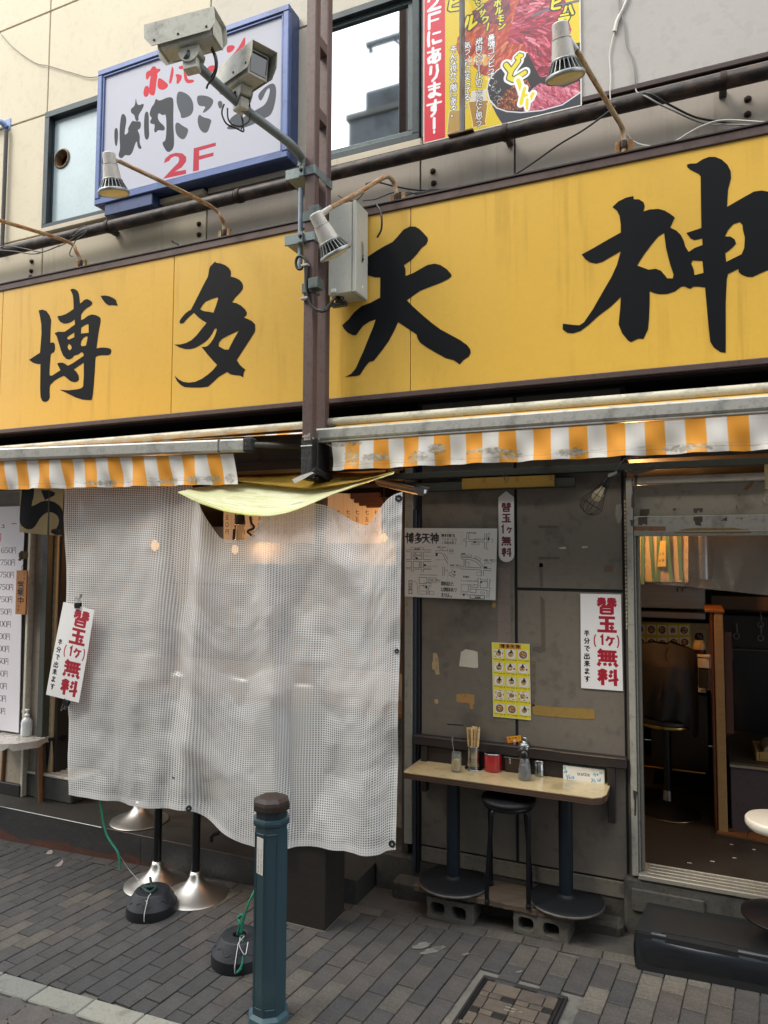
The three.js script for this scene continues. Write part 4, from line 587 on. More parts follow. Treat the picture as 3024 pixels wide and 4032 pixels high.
// ---------- the food poster ----------
{
  const z = ZU + .006, q = (px, py) => onZ(px, py, z), x0 = q(1669, 300).x, x1 = q(2289, 200).x, y0 = q(2290, 420).y, y1 = y0 + 1.45, CW = 900, CH = Math.round(CW * (y1 - y0) / (x1 - x0));
  const po = canvasMat(CW, CH, (g) => {
    const m = (x, y) => { const p = q(1650 + x * .4039, y * .4039); return [(p.x - x0) / (x1 - x0) * CW, (y1 - p.y) / (y1 - y0) * CH]; }, R = rng(5);
    const path = (s) => { g.beginPath(); pts(s).forEach((p, i) => { const k = m(...p); i ? g.lineTo(...k) : g.moveTo(...k); }); g.closePath(); };
    g.fillStyle = '#f2d21f'; g.fillRect(0, 0, CW, CH);
    g.fillStyle = '#c9a31a'; for (let j = 0; j < CH / 13; j++) for (let i = 0; i < CW / 13; i++) { g.beginPath(); g.arc(i * 13 + (j % 2) * 6.5, j * 13, 2.1, 0, 7); g.fill(); }
    // grilled meat: many small glossy strokes of red and orange over a brown ground
    const meat = (s, base, tones, n, len, wid, dir) => { g.save(); path(s); g.fillStyle = base; g.fill(); g.clip(); const P = pts(s).map((p) => m(...p)), bx0 = Math.min(...P.map((p) => p[0])), bx1 = Math.max(...P.map((p) => p[0])), by0 = Math.min(...P.map((p) => p[1])), by1 = Math.max(...P.map((p) => p[1])); g.lineCap = 'round'; for (let i = 0; i < n; i++) { const x = lerp(bx0, bx1, R()), y = lerp(by0, by1, R()), a = dir(x, y) + (R() - .5) * .9, l = len * (.4 + R()); g.strokeStyle = tones[Math.floor(R() * tones.length)]; g.globalAlpha = .35 + .5 * R(); g.lineWidth = wid * (.3 + R()); g.beginPath(); g.moveTo(x, y); g.quadraticCurveTo(x + l * .5 * Math.cos(a) + R() * 6, y + l * .5 * Math.sin(a) - R() * 6, x + l * Math.cos(a), y + l * Math.sin(a)); g.stroke(); } g.restore(); };
    meat('520 110;620 60;760 20;900 -60;1100 -250;400 -300;300 -200;330 -50;520 60', '#e6c81f', ['#e6c81f'], 2, 1, 1, () => 0);
    meat('380 380;450 280;540 110;700 0;900 -120;1150 -200;1200 100;1100 500;1060 520;760 690;700 760;620 740;520 640;420 600;365 480', '#b7391f', ['#d8562c', '#c23a22', '#e27a46', '#8e2a1a', '#a83220', '#e89a68', '#c8482a'], 900, 34, 15, () => 2.3);
    meat('520 120;700 20;860 -80;900 120;820 240;660 250;560 230', '#7e2730', ['#8e2f36', '#6a1f28', '#a8434a', '#54202a'], 260, 40, 16, () => -.5);
    g.lineCap = 'round'; for (let i = 0; i < 9; i++) { const a = m(500 + i * 22, 590 + 30 * Math.sin(i * 2)); g.fillStyle = ['#fff6d8', '#ffd889', '#f5a63c'][i % 3]; g.globalAlpha = .75; g.beginPath(); g.arc(a[0], a[1], 16 + 10 * R(), 0, 7); g.fill(); } g.globalAlpha = 1;
    // bowl of dipping sauce
    path('1060 520;760 700;690 780;665 880;690 980;760 1060;860 1095;1000 1105;1200 1085;1400 1030;1590 900;1590 420'); g.fillStyle = '#231c1c'; g.fill();
    path('690 985;760 1062;860 1098;1000 1108;1200 1088;1400 1033;1590 905;1590 1040;1200 1150;820 1225;760 1130'); g.fillStyle = '#33363f'; g.fill();
    g.strokeStyle = '#e9e6ea'; g.lineWidth = 7; g.beginPath(); pts('1060 520;900 600;760 700;690 780;665 880;690 980;760 1060;860 1095;1000 1105;1200 1085;1400 1030;1590 900').forEach((p, i) => { const k = m(...p); i ? g.lineTo(...k) : g.moveTo(...k); }); g.stroke();
    meat('760 1040;840 900;930 840;1060 780;1090 860;1050 1010;1000 1080;860 1085', '#5a2414', ['#c85a24', '#e08a3c', '#8e3a1c', '#f0b060', '#3a1810'], 420, 7, 7, () => 1);
    // the raised slice of raw beef
    meat('860 400;900 280;950 80;1010 -60;1200 -220;1420 -140;1440 160;1490 300;1420 520;1320 700;1280 760;1180 760;1120 640;1060 520;1020 440;880 420', '#b3243f', ['#d4405c', '#8e1830', '#e77a8c', '#a01e38', '#c43450', '#f0a6ae', '#7a1226', '#5c0f20'], 950, 60, 11, (x, y) => .5 + .6 * Math.sin(y / 60));
    meat('1100 880;1180 820;1280 840;1420 860;1560 800;1580 900;1400 1020;1200 1080;1020 1095;1050 980', '#c2566c', ['#e08a98', '#b23a54', '#f2b8c0', '#d06a80', '#8e2440'], 420, 26, 9, () => .9);
    g.strokeStyle = '#6d6d73'; g.lineWidth = 15; g.lineCap = 'round'; g.beginPath(); g.moveTo(...m(1110, 165)); g.quadraticCurveTo(...m(1300, 70), ...m(1600, 10)); g.stroke();
    // beer glasses
    const glass = (s, c) => { path(s); g.fillStyle = c; g.fill(); g.strokeStyle = '#fff4d0'; g.lineWidth = 3; g.stroke(); };
    glass('485 1000;680 985;650 1190;660 1225;530 1250;525 1200', '#b98b3c'); glass('520 900;655 880;660 985;500 1000', '#e9e2d2'); glass('300 1090;400 1080;420 1290;275 1310', '#c39a4c');
    g.strokeStyle = '#fff'; g.lineWidth = 3; g.globalAlpha = .6; for (let i = 0; i < 26; i++) { const a = m(660 + R() * 130, 740 + R() * 320); g.beginPath(); g.arc(a[0], a[1], 3 + 12 * R(), R() * 6, R() * 6 + 2); g.stroke(); } g.globalAlpha = 1;
    // red strip with its line of white writing
    const rx = m(258, 700)[0]; g.fillStyle = '#e0263c'; g.fillRect(0, 0, rx, CH); g.fillStyle = '#f3eee4'; g.fillRect(0, 0, 5, CH);
    const ch = (c, x, y, s, col, w, out, ow, rot = 0) => { const k = m(x, y); g.save(); g.translate(...k); g.rotate(rot); if (out) glyph(g, c, -s / 2, -s / 2, s, s, out, ow, false, true); glyph(g, c, -s / 2, -s / 2, s, s, col, w, false, true); g.restore(); };
    [...'2Fにあります!'].forEach((c, i) => ch(c, 152, 35 + i * 171, 96, '#fff', .17)); ch('F', 152, -300, 90, '#fff', .17);
    const col = (s, x, y, dy, sz) => [...s].forEach((c, i) => { const k = m(x, y + i * dy); c = c === 'ー' ? '丨' : c; glyph(g, c, k[0] - sz / 2, k[1] - sz / 2, sz, sz, 'rgba(30,15,15,.8)', .24, false, true); glyph(g, c, k[0] - sz / 2, k[1] - sz / 2, sz, sz, '#fff', .115, false, true); });
    col('最強コンビって、', 708, 380, 62, 42); col('焼肉×ビールのことだと思う。', 588, 412, 66, 42); col('気づいたら笑ってる。', 474, 450, 63, 42); col('そんな夜が2階にある。', 340, 490, 62, 42);
    const Y = '#f4e11e';
    [...'ホルモン'].forEach((c, i) => ch(c, 770 + i * 14, 40 + i * 74, 42, Y, .2, '#222', .42, .15)); [...'ルモンサワー'].forEach((c, i) => ch(c === 'ー' ? '丨' : c, 545 + i * 26, -60 + i * 66, 42, Y, .2, '#222', .42, .2));
    ch('ル', 500, 232, 86, Y, .2, '#222', .36, .2); ch('ビ', 352, 42, 86, Y, .2, '#222', .36, .2); ch('ビ', 1340, 45, 66, Y, .2, '#222', .4, .15); ch('ハ', 1452, 110, 66, Y, .2, '#222', .4, .1); ch('ラ', 1415, 200, 66, Y, .2, '#222', .4, .1);
    ch('ど', 935, 690, 130, Y, .2, '#fff', .44, -.35); ch('ど', 935, 690, 130, Y, .18, '#333', .26, -.35); ch('丨', 990, 852, 92, Y, .22, '#fff', .5, -.3); ch('ん', 1045, 935, 84, Y, .22, '#fff', .5, -.2); ch('!', 1056, 1025, 60, Y, .24, '#fff', .6, 0);
    g.strokeStyle = '#e8e4da'; g.lineWidth = 6; g.strokeRect(3, 3, CW - 6, CH - 6);
  }, .35, { phys: 1, clearcoat: .35, clearcoatRoughness: .2 });
  solo('food_poster', sheet([V(x0, y1, z + .01), V(x1, y1, z + .01), V(x1, y0, z + .01), V(x0, y0, z + .01)], .01), po, 'big yellow and red food poster with raw beef and white writing', 'poster');
}

// ---------- the brown steel pole of two tubes, its brackets and the control box ----------
const PZ = -3.62, pw = onZ(1229.6, 1500, PZ).x - onZ(1190.5, 1500, PZ).x, PX0 = onZ(1190.5, 1500, PZ).x, PX1 = PX0 + pw, T2 = PZ - .155, TD = .062;
const steelB = mat('#5f4c48', .5, { m: .15, map: T.grime, tile: .6, bump: T.coarse, bs: .001, btile: .2 }), galv = mat('#7d8a8c', .45, { m: .45, map: T.grime, tile: .35 }), galvD = mat('#5f6a68', .5, { m: .4, map: T.grime, tile: .3 });
{
  const base = gy(PX0), pole = thing('steel_pole', 'tall brown steel pole of two joined tubes in front of the signs', 'pole', V(PX0 + pw / 2, base, PZ - .1));
  const yc = onZ(1210, 1728, PZ).y;
  part(pole, 'tube', bx(PX0, PX1, yc, 9, PZ - TD, PZ, .006), steelB); part(pole, 'tube', bx(PX0, PX1, yc, 9, T2 - TD, T2, .006), steelB);
  const yb = onZ(1260, 170, PZ - TD).y; for (let y = yb - 1.4 * 1; y < 9; y += .46) if (y > 4.6) part(pole, 'batten', bx(PX0 + .004, PX1 - .004, y, y + .07, T2 + .001, PZ - TD - .001, .002), steelB);
  const tar = mat('#1b1a1c', .45, { map: T.grime, tile: .3, bump: T.concrete, bs: .008, btile: .15 }), low = yc - .24;
  part(pole, 'tarred_sleeve', [bx(PX0 - .004, PX1 + .004, low, yc, PZ - TD - .004, PZ + .004, .005), bx(PX0 - .004, PX1 + .004, low, yc - .01, T2 - TD - .004, PZ - TD - .006, .005)], tar);
  const flake = mat('#b9b0a4', .9, { map: T.concrete, tile: .06, bump: T.coarse, bs: .01, btile: .06 }), R = rng(12), fl = []; for (let i = 0; i < 46; i++) { const t = R(), w = .006 + .016 * R(), h = .004 + .012 * R(); if (R() < .55) fl.push(bx(PX0 + t * (pw - w), PX0 + t * (pw - w) + w, yc + .0 + (R() - .35) * .035, yc + h + (R() - .35) * .03, PZ + .001, PZ + .006 + .004 * R(), .002)); else { const z = T2 - TD + R() * .2; fl.push(bx(PX1 + .001, PX1 + .007, yc + (R() - .35) * .04, yc + h + (R() - .35) * .03, z, z + w, .002)); } }
  part(pole, 'flaking_paint', fl, flake);
  const rag = mat('#1f1e20', .8, { map: T.grime, tile: .1, bump: T.coarse, bs: .02, btile: .1 }); const wad = []; for (let i = 0; i < 10; i++) wad.push(tube([V(PX0 + .01 + .01 * i, low + .02 * R(), PZ + .012), V(PX1 + .02 * R(), low + .03 + .04 * R(), PZ - .02), V(PX1 + .025, low + .04 * R() + .01, PZ - .1), V(PX1 + .02, low + .05 * R(), T2 - TD)], .009, 14, 6)); part(pole, 'tape_wad', wad, rag);
  // foot: a dark casing round the pole
  const cx0 = onG(1131, 3635).x - .04, cx1 = onG(1278, 3671).x;
  part(pole, 'casing', bx(cx0, cx1, base - .03, 1.15, -3.84, -3.597, .004), mat('#2a2523', .55, { map: T.wood, tile: [.6, 1.4], bump: T.fine, bs: .001, btile: .4 }));
  part(pole, 'tube', [bx(PX0 + .002, PX1 - .002, 1.1, low + .01, T2 - TD + .002, T2 - .002, .005)], steelB);
  part(pole, 'skirt_strip', bx(cx0, cx1 + .002, base - .02, base + .012, -3.842, -3.5945, .001), mat('#6c665c', .6, { map: T.grime, tile: .2 }));
  part(pole, 'cable_tie', [bx(PX0 - .003, PX1 + .003, yc - .045, yc - .038, PZ - TD - .003, PZ + .007, .001)], mat('#d8d8d2', .5));
  // galvanised clamps
  const clamp = (py, label) => { const y = onZ(1215, py, PZ).y; const p = part(pole, 'clamp', [bx(PX0 - .13, PX0 - .004, y - .024, y + .03, PZ - .2, PZ - .012, .003), bx(PX0 - .135, PX0 - .004, y - .03, y + .034, PZ - .011, PZ + .003, .003), bx(PX0 - .03, PX0, y - .035, y + .03, PZ - .02, PZ + .024, .003), bx(PX0, PX1 + .006, y - .028, y + .026, PZ + .001, PZ + .009, .003), bx(PX1 + .001, PX1 + .009, y - .028, y + .026, T2 - TD, PZ + .008, .003)], galv); part(p, 'bolt', lathe([[0, 0], [.012, 0], [.012, .009], [0, .011]], 6, V(PX0 - .01, y, PZ + .024), V(0, 0, 1)), boltM); return p; };
  clamp(672); clamp(932);
  const band = (py) => { const y = onZ(1205, py, PZ).y; part(pole, 'clamp', [bx(PX0 - .008, PX1 + .008, y - .03, y + .03, PZ - TD - .01, PZ + .008, .003), bx(PX0 + .05, PX1 + .05, y - .02, y + .045, PZ - .03, PZ + .035, .004)], galvD); }; band(855); band(1135);
  // thin conduit and cables
  const cxp = onZ(1187, 850, PZ - .02); part(pole, 'conduit', rod(V(cxp.x - .012, onZ(1182, 1050, PZ).y, PZ - .03), V(cxp.x - .012, onZ(1190, 730, PZ).y, PZ - .03), .015), mat('#8fa0ac', .45, { map: T.grime, tile: .2 }));
  const blk = mat('#141416', .45), K = (px, py, z = PZ + .014) => onZ(1100 + px * .3165, 600 + py * .3165, z);
  part(pole, 'cable', [tube([K(265, 1390, PZ), K(285, 1440), K(230, 1450), K(205, 1370), K(230, 1300), K(290, 1300), K(335, 1370), K(345, 1500), K(340, 1650), K(355, 1790), K(400, 1900), K(480, 1960), K(570, 1950), K(650, 1860, PZ - .06), K(690, 1800, PZ - .1)], .0085, 70, 8), tube([K(320, 1400), K(330, 1560), K(338, 1700), K(365, 1830), K(420, 1925), K(500, 1975), K(580, 1965), K(645, 1890, PZ - .06), K(680, 1800, PZ - .1)], .0085, 60, 8)], blk);
  part(pole, 'cable_tie', [[1395, 365], [1805, 365]].map(([py, px]) => { const c = K(px, py); return bx(PX0 - .006, PX0 + pw * .62, c.y - .009, c.y + .006, PZ + .001, PZ + .026, .003); }), mat('#aeb0ac', .5));
}
{
  const zf = T2 + .02, a = onZ(1293, 1100, zf), b = onZ(1402, 1100, zf), yB = onZ(1402, 1146, zf).y, yT = onZ(1402, 790, zf).y, zb = zf - .165, x0 = a.x, x1 = b.x;
  const box = thing('control_box', 'pale grey control box on the right side of the steel pole', 'control box', V((x0 + x1) / 2, yB, zf - .08)), gm = mat('#bcbcb2', .45, { map: T.faint, tile: .9 });
  part(box, 'body', bx(x0, x1 - .03, yB, yT, zb, zf, .004), gm); part(box, 'door', bx(x1 - .026, x1, yB - .004, yT + .004, zb - .004, zf + .004, .006), gm);
  const h = part(box, 'handle', [bx(x1, x1 + .005, yB + .21, yB + .335, zf - .09, zf - .066, .002), bx(x1 + .004, x1 + .012, yB + .245, yB + .32, zf - .084, zf - .072, .002)], mat('#9a907a', .35, { m: .8 })); part(h, 'lock', lathe([[0, 0], [.008, 0], [.008, .006], [0, .007]], 12, V(x1 + .005, yB + .225, zf - .078), V(1, 0, 0)), boltM);
  part(box, 'hinge', [bx(x0 + .02, x0 + .055, yB + .012, yB + .035, zf, zf + .006, .002)], mat('#e2e2da', .4)); part(box, 'sticker', bx(x1, x1 + .001, yB + .05, yB + .066, zf - .1, zf - .085, .0003), mat('#f0f0ea', .5));
  part(box, 'gland', [lathe([[0, 0], [.02, 0], [.02, .02], [.013, .035], [0, .035]], 16, V(x0 + .04, yB - .034, zf - .06)), lathe([[.03, 0], [.034, 0], [.034, .006], [.03, .006]], 16, V(x0 + .04, yB - .006, zf - .06))], mat('#17171a', .5));
  part(box, 'mount_rail', [bx(PX1, x1 - .06, yB + .03, yB + .07, zb - .035, zb - .001, .003), bx(PX1, x1 - .06, yT - .09, yT - .05, zb - .035, zb - .001, .003), bx(PX1 - .01, x0 + .06, yB - .03, yB - .002, zb + .02, zb + .05, .002)], galvD);
}

// ---------- floodlights on rusty arms over the yellow sign ----------
const lampW = mat('#c9c4ba', .45, { map: T.grime, tile: .25 }), finM = mat('#9a9c9a', .4, { m: .5, map: T.grime, tile: .2 }), lensM = mat('#d8cc98', .25, { map: T.faint, tile: .2 }), rustM = mat('#d8cfc0', .6, { map: T.rust, tile: [.1, .35], bump: T.fine, bs: .0008, btile: .05 });
function floodlight(label, top, axis, s, arm, base, foot = true) {
  const o = thing('floodlight', label, 'floodlight', base, 'floodlights on arms over the yellow sign'), ax = axis.clone().normalize(), dn = ax.clone().negate();
  const L = (p, n = 30) => lathe(p.map(([r, y]) => [r * s * 1.22, y * s]), n, top, ax);
  if (top) {
    part(o, 'socket', [L([[0, 0], [.3, -.01], [.37, -.06], [.39, -.14], [.41, -.86], [.44, -.88], [.44, -.94], [.46, -.96], [.57, -2.0]])], lampW);
    part(o, 'seam_ring', [L([[.445, -.875], [.47, -.885], [.47, -.93], [.45, -.94]])], lampW); part(o, 'collar_ring', [L([[.57, -1.96], [.61, -1.98], [.63, -2.04], [.63, -2.14], [.58, -2.17]])], finM);
    const q = new THREE.Quaternion().setFromUnitVectors(UP, ax), fins = [];
    for (let i = 0; i < 22; i++) { const g = extr([[.5, -2.1], [.64, -2.12], [.9, -2.74], [.93, -2.84], [.6, -2.84]].map((k) => [k[0] * s * 1.22, k[1] * s]), .04 * s).translate(0, 0, -.02 * s).rotateY(i / 22 * 2 * Math.PI); g.applyQuaternion(q); g.translate(top.x, top.y, top.z); fins.push(g); }
    part(o, 'heat_sink', fins, finM); part(o, 'core', L([[.5, -2.1], [.62, -2.75], [.6, -2.84], [0, -2.84]]), mat('#3b3d3d', .7));
    part(o, 'rim', L([[.9, -2.76], [.95, -2.82], [.97, -2.94], [.94, -3.02], [.88, -3.02], [.88, -2.84]]), finM); part(o, 'lens', L([[.9, -2.98], [.7, -3.07], [.4, -3.14], [0, -3.17]]), lensM);
    const join0 = top.clone().addScaledVector(dn, .3 * s); part(o, 'nipple', rod(join0.clone().lerp(arm[arm.length - 1], 1.05), join0, .17 * s, .24 * s, 14), lampW);
  }
  part(o, 'arm', tube(arm, .0135, 60, 10), rustM);
  if (foot) { const f = base; part(o, 'foot_bracket', [bx(f.x - .045, f.x - .02, f.y - .03, f.y + .05, f.z - .012, f.z + .012, .002), bx(f.x + .025, f.x + .05, f.y - .03, f.y + .05, f.z - .012, f.z + .012, .002), bx(f.x - .02, f.x + .025, f.y - .02, f.y + .03, f.z - .01, f.z + .002, .002)], mat('#b9ab86', .5, { m: .3, map: T.rust, tile: .2 })); part(o, 'collar', lathe([[.014, -.02], [.019, -.02], [.019, .02], [.014, .02]], 14, f.clone().add(V(0, .03, 0))), boltM); }
  return o;
}
const ZB = ZS - .02, FL = (px, py) => onZ(px, py, ZB);
// top and lens of a lamp as seen, its depth, and how far the lens turns to the viewer
function lampPose(tp, np, depth, turn) { const t = onD(...tp, depth), d = ray(...tp); let lo = depth - .4, hi = depth + .4; for (let i = 0; i < 40; i++) { const m = (lo + hi) / 2, n = onD(...np, m), a = t.clone().sub(n); if (a.dot(d) / a.length() > turn) lo = m; else hi = m; } const n = onD(...np, lo); return [t, t.clone().sub(n), t.distanceTo(n) / 3.17]; }
{ const b = FL(2456, 592), e = onD(2268, 195, 3.44), [t, ax, s] = lampPose([2204, 88], [2228, 322], 3.42, .30); floodlight('right floodlight hanging before the food poster on a long rusty arm', t, ax, s, [b.clone().add(V(0, -.02, 0)), FL(2455, 530), onZ(2444, 490, ZB + .03), onZ(2418, 448, ZB + .09), onD(2350, 335, 3.68), e], b); }
{ const b = FL(884, 935), e = onD(468, 634, 4.38), [t, ax, s] = lampPose([428, 600], [450, 772], 4.36, .32); floodlight('floodlight hanging in front of the blue framed light box', t, ax, s, [b.clone().add(V(0, -.02, 0)), FL(882, 890), onZ(872, 858, ZB + .03), onZ(838, 818, ZB + .09), onD(700, 745, 4.42), e], b); }
{ const b = FL(1567, 796), e = onD(1302, 818, 4.02), [t, ax, s] = lampPose([1240, 838], [1328, 1012], 4.0, .12); floodlight('floodlight beside the grey control box on the steel pole', t, ax, s, [b.clone().add(V(0, -.02, 0)), FL(1561, 758), FL(1552, 722), onZ(1530, 696, ZB + .05), onZ(1500, 705, ZB + .1), onD(1400, 765, 4.15), e], b); }
floodlight('rusty floodlight arm reaching out of the picture at the left edge', null, UP, .1, [FL(322, 1060), FL(318, 1030), onZ(300, 990, ZB + .03), onZ(262, 950, ZB + .09), onD(0, 868, 4.72), onD(-120, 828, 4.6)], FL(320, 1052));

// ---------- the two street cameras on their pipe arm ----------
{
  const arm = thing('pipe_arm', 'grey pipe arm reaching from the steel pole to the two cameras', 'pipe arm', V(PX0, 4.4, PZ)), P = [onZ(1187, 660, PZ + .0), onZ(1190, 640, PZ + .0), onZ(1182, 615, PZ + .03), onD(1140, 565, 4.12), onD(960, 425, 4.0), onD(742, 250, 3.84)], end = onD(733, 218, 3.82);
  const d = end.clone().sub(P[4]).normalize(), e = P[4].clone().addScaledVector(d, P[4].distanceTo(end));
  const g = tube([P[0], P[1], P[2], P[3], P[3].clone().lerp(P[4], .5), P[4], e], .0255, 60, 18);
  part(arm, 'pipe', g, mat('#737a78', .5, { m: .3, map: T.grime, tile: .3, bump: T.fine, bs: .001, btile: .08 })); part(arm, 'mouth', [lathe([[.0, -.05], [.0215, -.05], [.0215, .002], [.0255, .003]], 22, e, d), lathe([[.0255, -.02], [.0262, -.01], [.0255, .004], [.0215, .004]], 22, e, d)], mat('#4e5657', .6, { m: .3 }));
  const shell = mat('#bdbcb0', .5, { map: T.grime, tile: .5 }), dk = mat('#8d8a7d', .55, { map: T.grime, tile: .3 }), under = mat('#bdbcb0', .5, { map: T.grime, tile: .4 });
  // one camera in its own frame: lens toward +z, sun shield over the housing, bracket below
  function camera0(label, pos, heading, pitch, lens) {
    const o = thing('security_camera', label, 'security camera', pos, 'street cameras on the pipe arm'); bases.set(o, V(0, 0, 0)); o.rotation.order = 'YXZ'; o.scale.setScalar(1.16); o.rotation.set(pitch, heading, 0);
    const w = .066, t = .003, z0 = -.165, z1 = .185, y = .062, d = -.058;
    part(o, 'sun_shield', [bx(-w, w, y - t, y, z0, z1, .002), ...[-1, 1].map((s) => { const g = extr([[z0, y - t], [z1, y - t], [z1 + .004, d + .05], [z1 - .03, d + .005], [z0 + .03, d + .012], [z0, d + .04]], t); g.rotateY(-Math.PI / 2); g.translate(s * w + t / 2, 0, 0); return g; })], shell);
    part(o, 'housing', [bx(-.05, .05, d - .004, y - .012, -.14, .125, .006)], under);
    const f = part(o, 'front_frame', [bx(-.052, .052, d - .006, y - .01, .1255, .135, .003)], shell); part(f, 'window', bx(-.043, .043, d + .006, y - .02, .136, .1385, .001), lens); if (lens) part(f, 'lens', [lathe([[0, .01], [.017, .008], [.021, 0], [.021, -.02]], 20, V(0, .004, .128), V(0, 0, 1))], mat('#111', .1));
    part(o, 'rear_plate', bx(-.052, .052, d - .006, y - .012, -.148, -.1405, .003), under);
    const sc = []; for (const s of [-1, 1]) for (const z of [-.12, .02, .14]) sc.push(lathe([[0, .004], [.005, .003], [.006, 0]], 8, V(s * (w + .0016), d + .03, z), V(s, 0, 0))); part(o, 'screw', sc, boltM);
    const br = part(o, 'bracket', [bx(-.03, .03, d - .05, d - .005, -.06, .04, .006), (() => { const P = []; for (let i = 0; i <= 14; i++) { const a = Math.PI + i / 14 * Math.PI; P.push([-.01 + .052 * Math.cos(a), d - .028 + .056 * Math.sin(a)]); } return extr(P, .004).rotateY(-Math.PI / 2).translate(.034, 0, 0); })(), (() => { const P = []; for (let i = 0; i <= 14; i++) { const a = Math.PI + i / 14 * Math.PI; P.push([-.01 + .052 * Math.cos(a), d - .028 + .056 * Math.sin(a)]); } return extr(P, .004).rotateY(-Math.PI / 2).translate(-.03, 0, 0); })(), bx(-.025, .025, d - .115, d - .06, -.045, .03, .006)], under);
    part(br, 'bolt', [lathe([[0, .006], [.006, .005], [.008, 0]], 8, V(.035, d - .04, -.01), V(1, 0, 0)), lathe([[0, .006], [.006, .005], [.008, 0]], 8, V(-.035, d - .04, -.01), V(-1, 0, 0))], boltM);
    return o;
  }
  const glassD = mat('#23262a', .08, { phys: 1, clearcoat: 1, clearcoatRoughness: .03 });
  camera0('left street camera seen from behind, at the open end of the pipe arm', onD(742, 148, 3.86), -1.36, .1, glassD);
  camera0('right street camera with its dark window turned to the street', onD(962, 292, 3.98), 1.12, .14, glassD);
  const blk = mat('#1a1a1c', .45), K = (x, y, dd) => onD(600 + x * .3918, 50 + y * .3918, dd);
  solo('camera_cable', [tube([K(600, 350, 3.84), K(640, 440, 3.8), K(650, 540, 3.8), K(620, 640, 3.82), K(560, 720, 3.86), K(545, 760, 3.88)], .0055, 40, 7), tube([K(590, 370, 3.84), K(625, 450, 3.82), K(632, 560, 3.82), K(590, 650, 3.85)], .0045, 30, 7)], blk, 'black cable drooping from the left street camera', 'cable');
  solo('camera_cable', [tube([K(720, 920, 3.93), K(700, 980, 3.92), K(705, 1040, 3.92), K(750, 1120, 3.92), K(850, 1165, 3.94), K(915, 1192, 3.96), K(905, 1110, 3.97), K(890, 1040, 3.98)], .0048, 50, 7), tube([K(755, 960, 3.92), K(760, 1060, 3.91), K(800, 1120, 3.92), K(880, 1140, 3.95), K(960, 1100, 3.98), K(985, 1040, 4.0), K(975, 900, 4.0)], .0045, 50, 7), tube([K(900, 1040, 3.97), K(912, 1110, 3.97), K(890, 1180, 3.96)], .004, 20, 6)], blk, 'black cable loops hanging below the right street camera', 'cable');
}

// ---------- wires on the wall ----------
const wireB = mat('#1c1c1e', .5), wireG = mat('#8d8a84', .55), wireW = mat('#d9d5cb', .5);
const wz = ZU + .012, wr3 = (list, z = wz) => list.map(([x, y, dz]) => onZ(x, y, z + (dz ?? 0)));
solo('wall_wire', tube(wr3([[0, 130], [40, 175], [85, 213], [143, 249], [190, 259], [250, 277], [290, 288], [345, 304], [388, 302]]), .0042, 60, 6), wireG, 'thin grey wire sagging across the cream wall to the blue sign', 'wire');
solo('wall_wire', tube(wr3([[2424, 420, .16], [2300, 510, .16], [2200, 570, .1], [2020, 690, .1], [1880, 726, .1], [1780, 742], [1660, 750], [1560, 735, .1], [1480, 716, .22], [1440, 725, .2]], ZU + .05), .0055, 70, 6), wireB, 'black wire drooping from the pipe to the rusty arm by the pole', 'wire');
solo('wall_wire', tube(wr3([[2436, -20], [2440, 30], [2458, 100], [2466, 175], [2490, 230], [2500, 300], [2504, 355], [2522, 372, .1], [2545, 380, .19], [2600, 412, .19], [2660, 440, .1], [2720, 468, .02], [2790, 490, .02], [2860, 490, .05], [2950, 492, .1], [3060, 496, .1]]), .0048, 90, 6), wireG, 'grey wire running down the grey wall and over the pipe', 'wire');
solo('wall_wire', tube(wr3([[2520, 372, .1], [2545, 366, .19], [2580, 380, .19], [2650, 420, .1], [2740, 462, .04], [2840, 480, .02], [2920, 492, .05], [2985, 510, .1], [3070, 505, .12]]), .006, 60, 6), wireB, 'black wire over the pipe at the right edge', 'wire');
solo('wall_wire', tube(wr3([[2466, 530, .1], [2500, 560, .06], [2545, 574, .06], [2600, 576, .06], [2660, 555, .06], [2740, 508, .06], [2810, 480, .06], [2870, 473, .06], [2960, 478, .06], [3060, 485, .06]]), .0052, 70, 6), wireW, 'white wire looping from the right floodlight foot along the sign top', 'wire');
solo('wall_wire', [tube(wr3([[2474, -15], [2455, 30], [2440, 60]]), .008, 16, 6), tube(wr3([[2440, 60], [2428, 90], [2420, 125]]), .012, 16, 8), tube(wr3([[2420, 125], [2408, 170], [2400, 220], [2404, 300], [2402, 360], [2404, 400]]), .0042, 30, 6)], wireW, 'white wire with a dark splice hanging down the grey wall', 'wire');
{ const r = rng(44), l = []; for (let i = 0; i < 5; i++) l.push(tube(wr3([[1575, 790 + 4 * i, .12], [1600, 770 - i * 3, .14], [1650, 757 + i * 2, .14], [1700, 762 - i * 4, .14], [1770, 752, .13]]), .0055, 40, 6)); l.push(tube(wr3([[1430, 790, .1], [1480, 783, .12], [1540, 760, .14], [1580, 758, .12]]), .005, 30, 6), tube(wr3([[1332, 770, .1], [1360, 785, .14], [1400, 790, .14], [1432, 760, .14]]), .004, 24, 6), tube(wr3([[1480, 800, .1], [1500, 840, .2], [1502, 900, .2], [1485, 935, .18]], ZS), .006, 30, 7)); solo('wire_bundle', l, wireB, 'bundle of black wires lying on the sign top by the control box', 'wire'); }
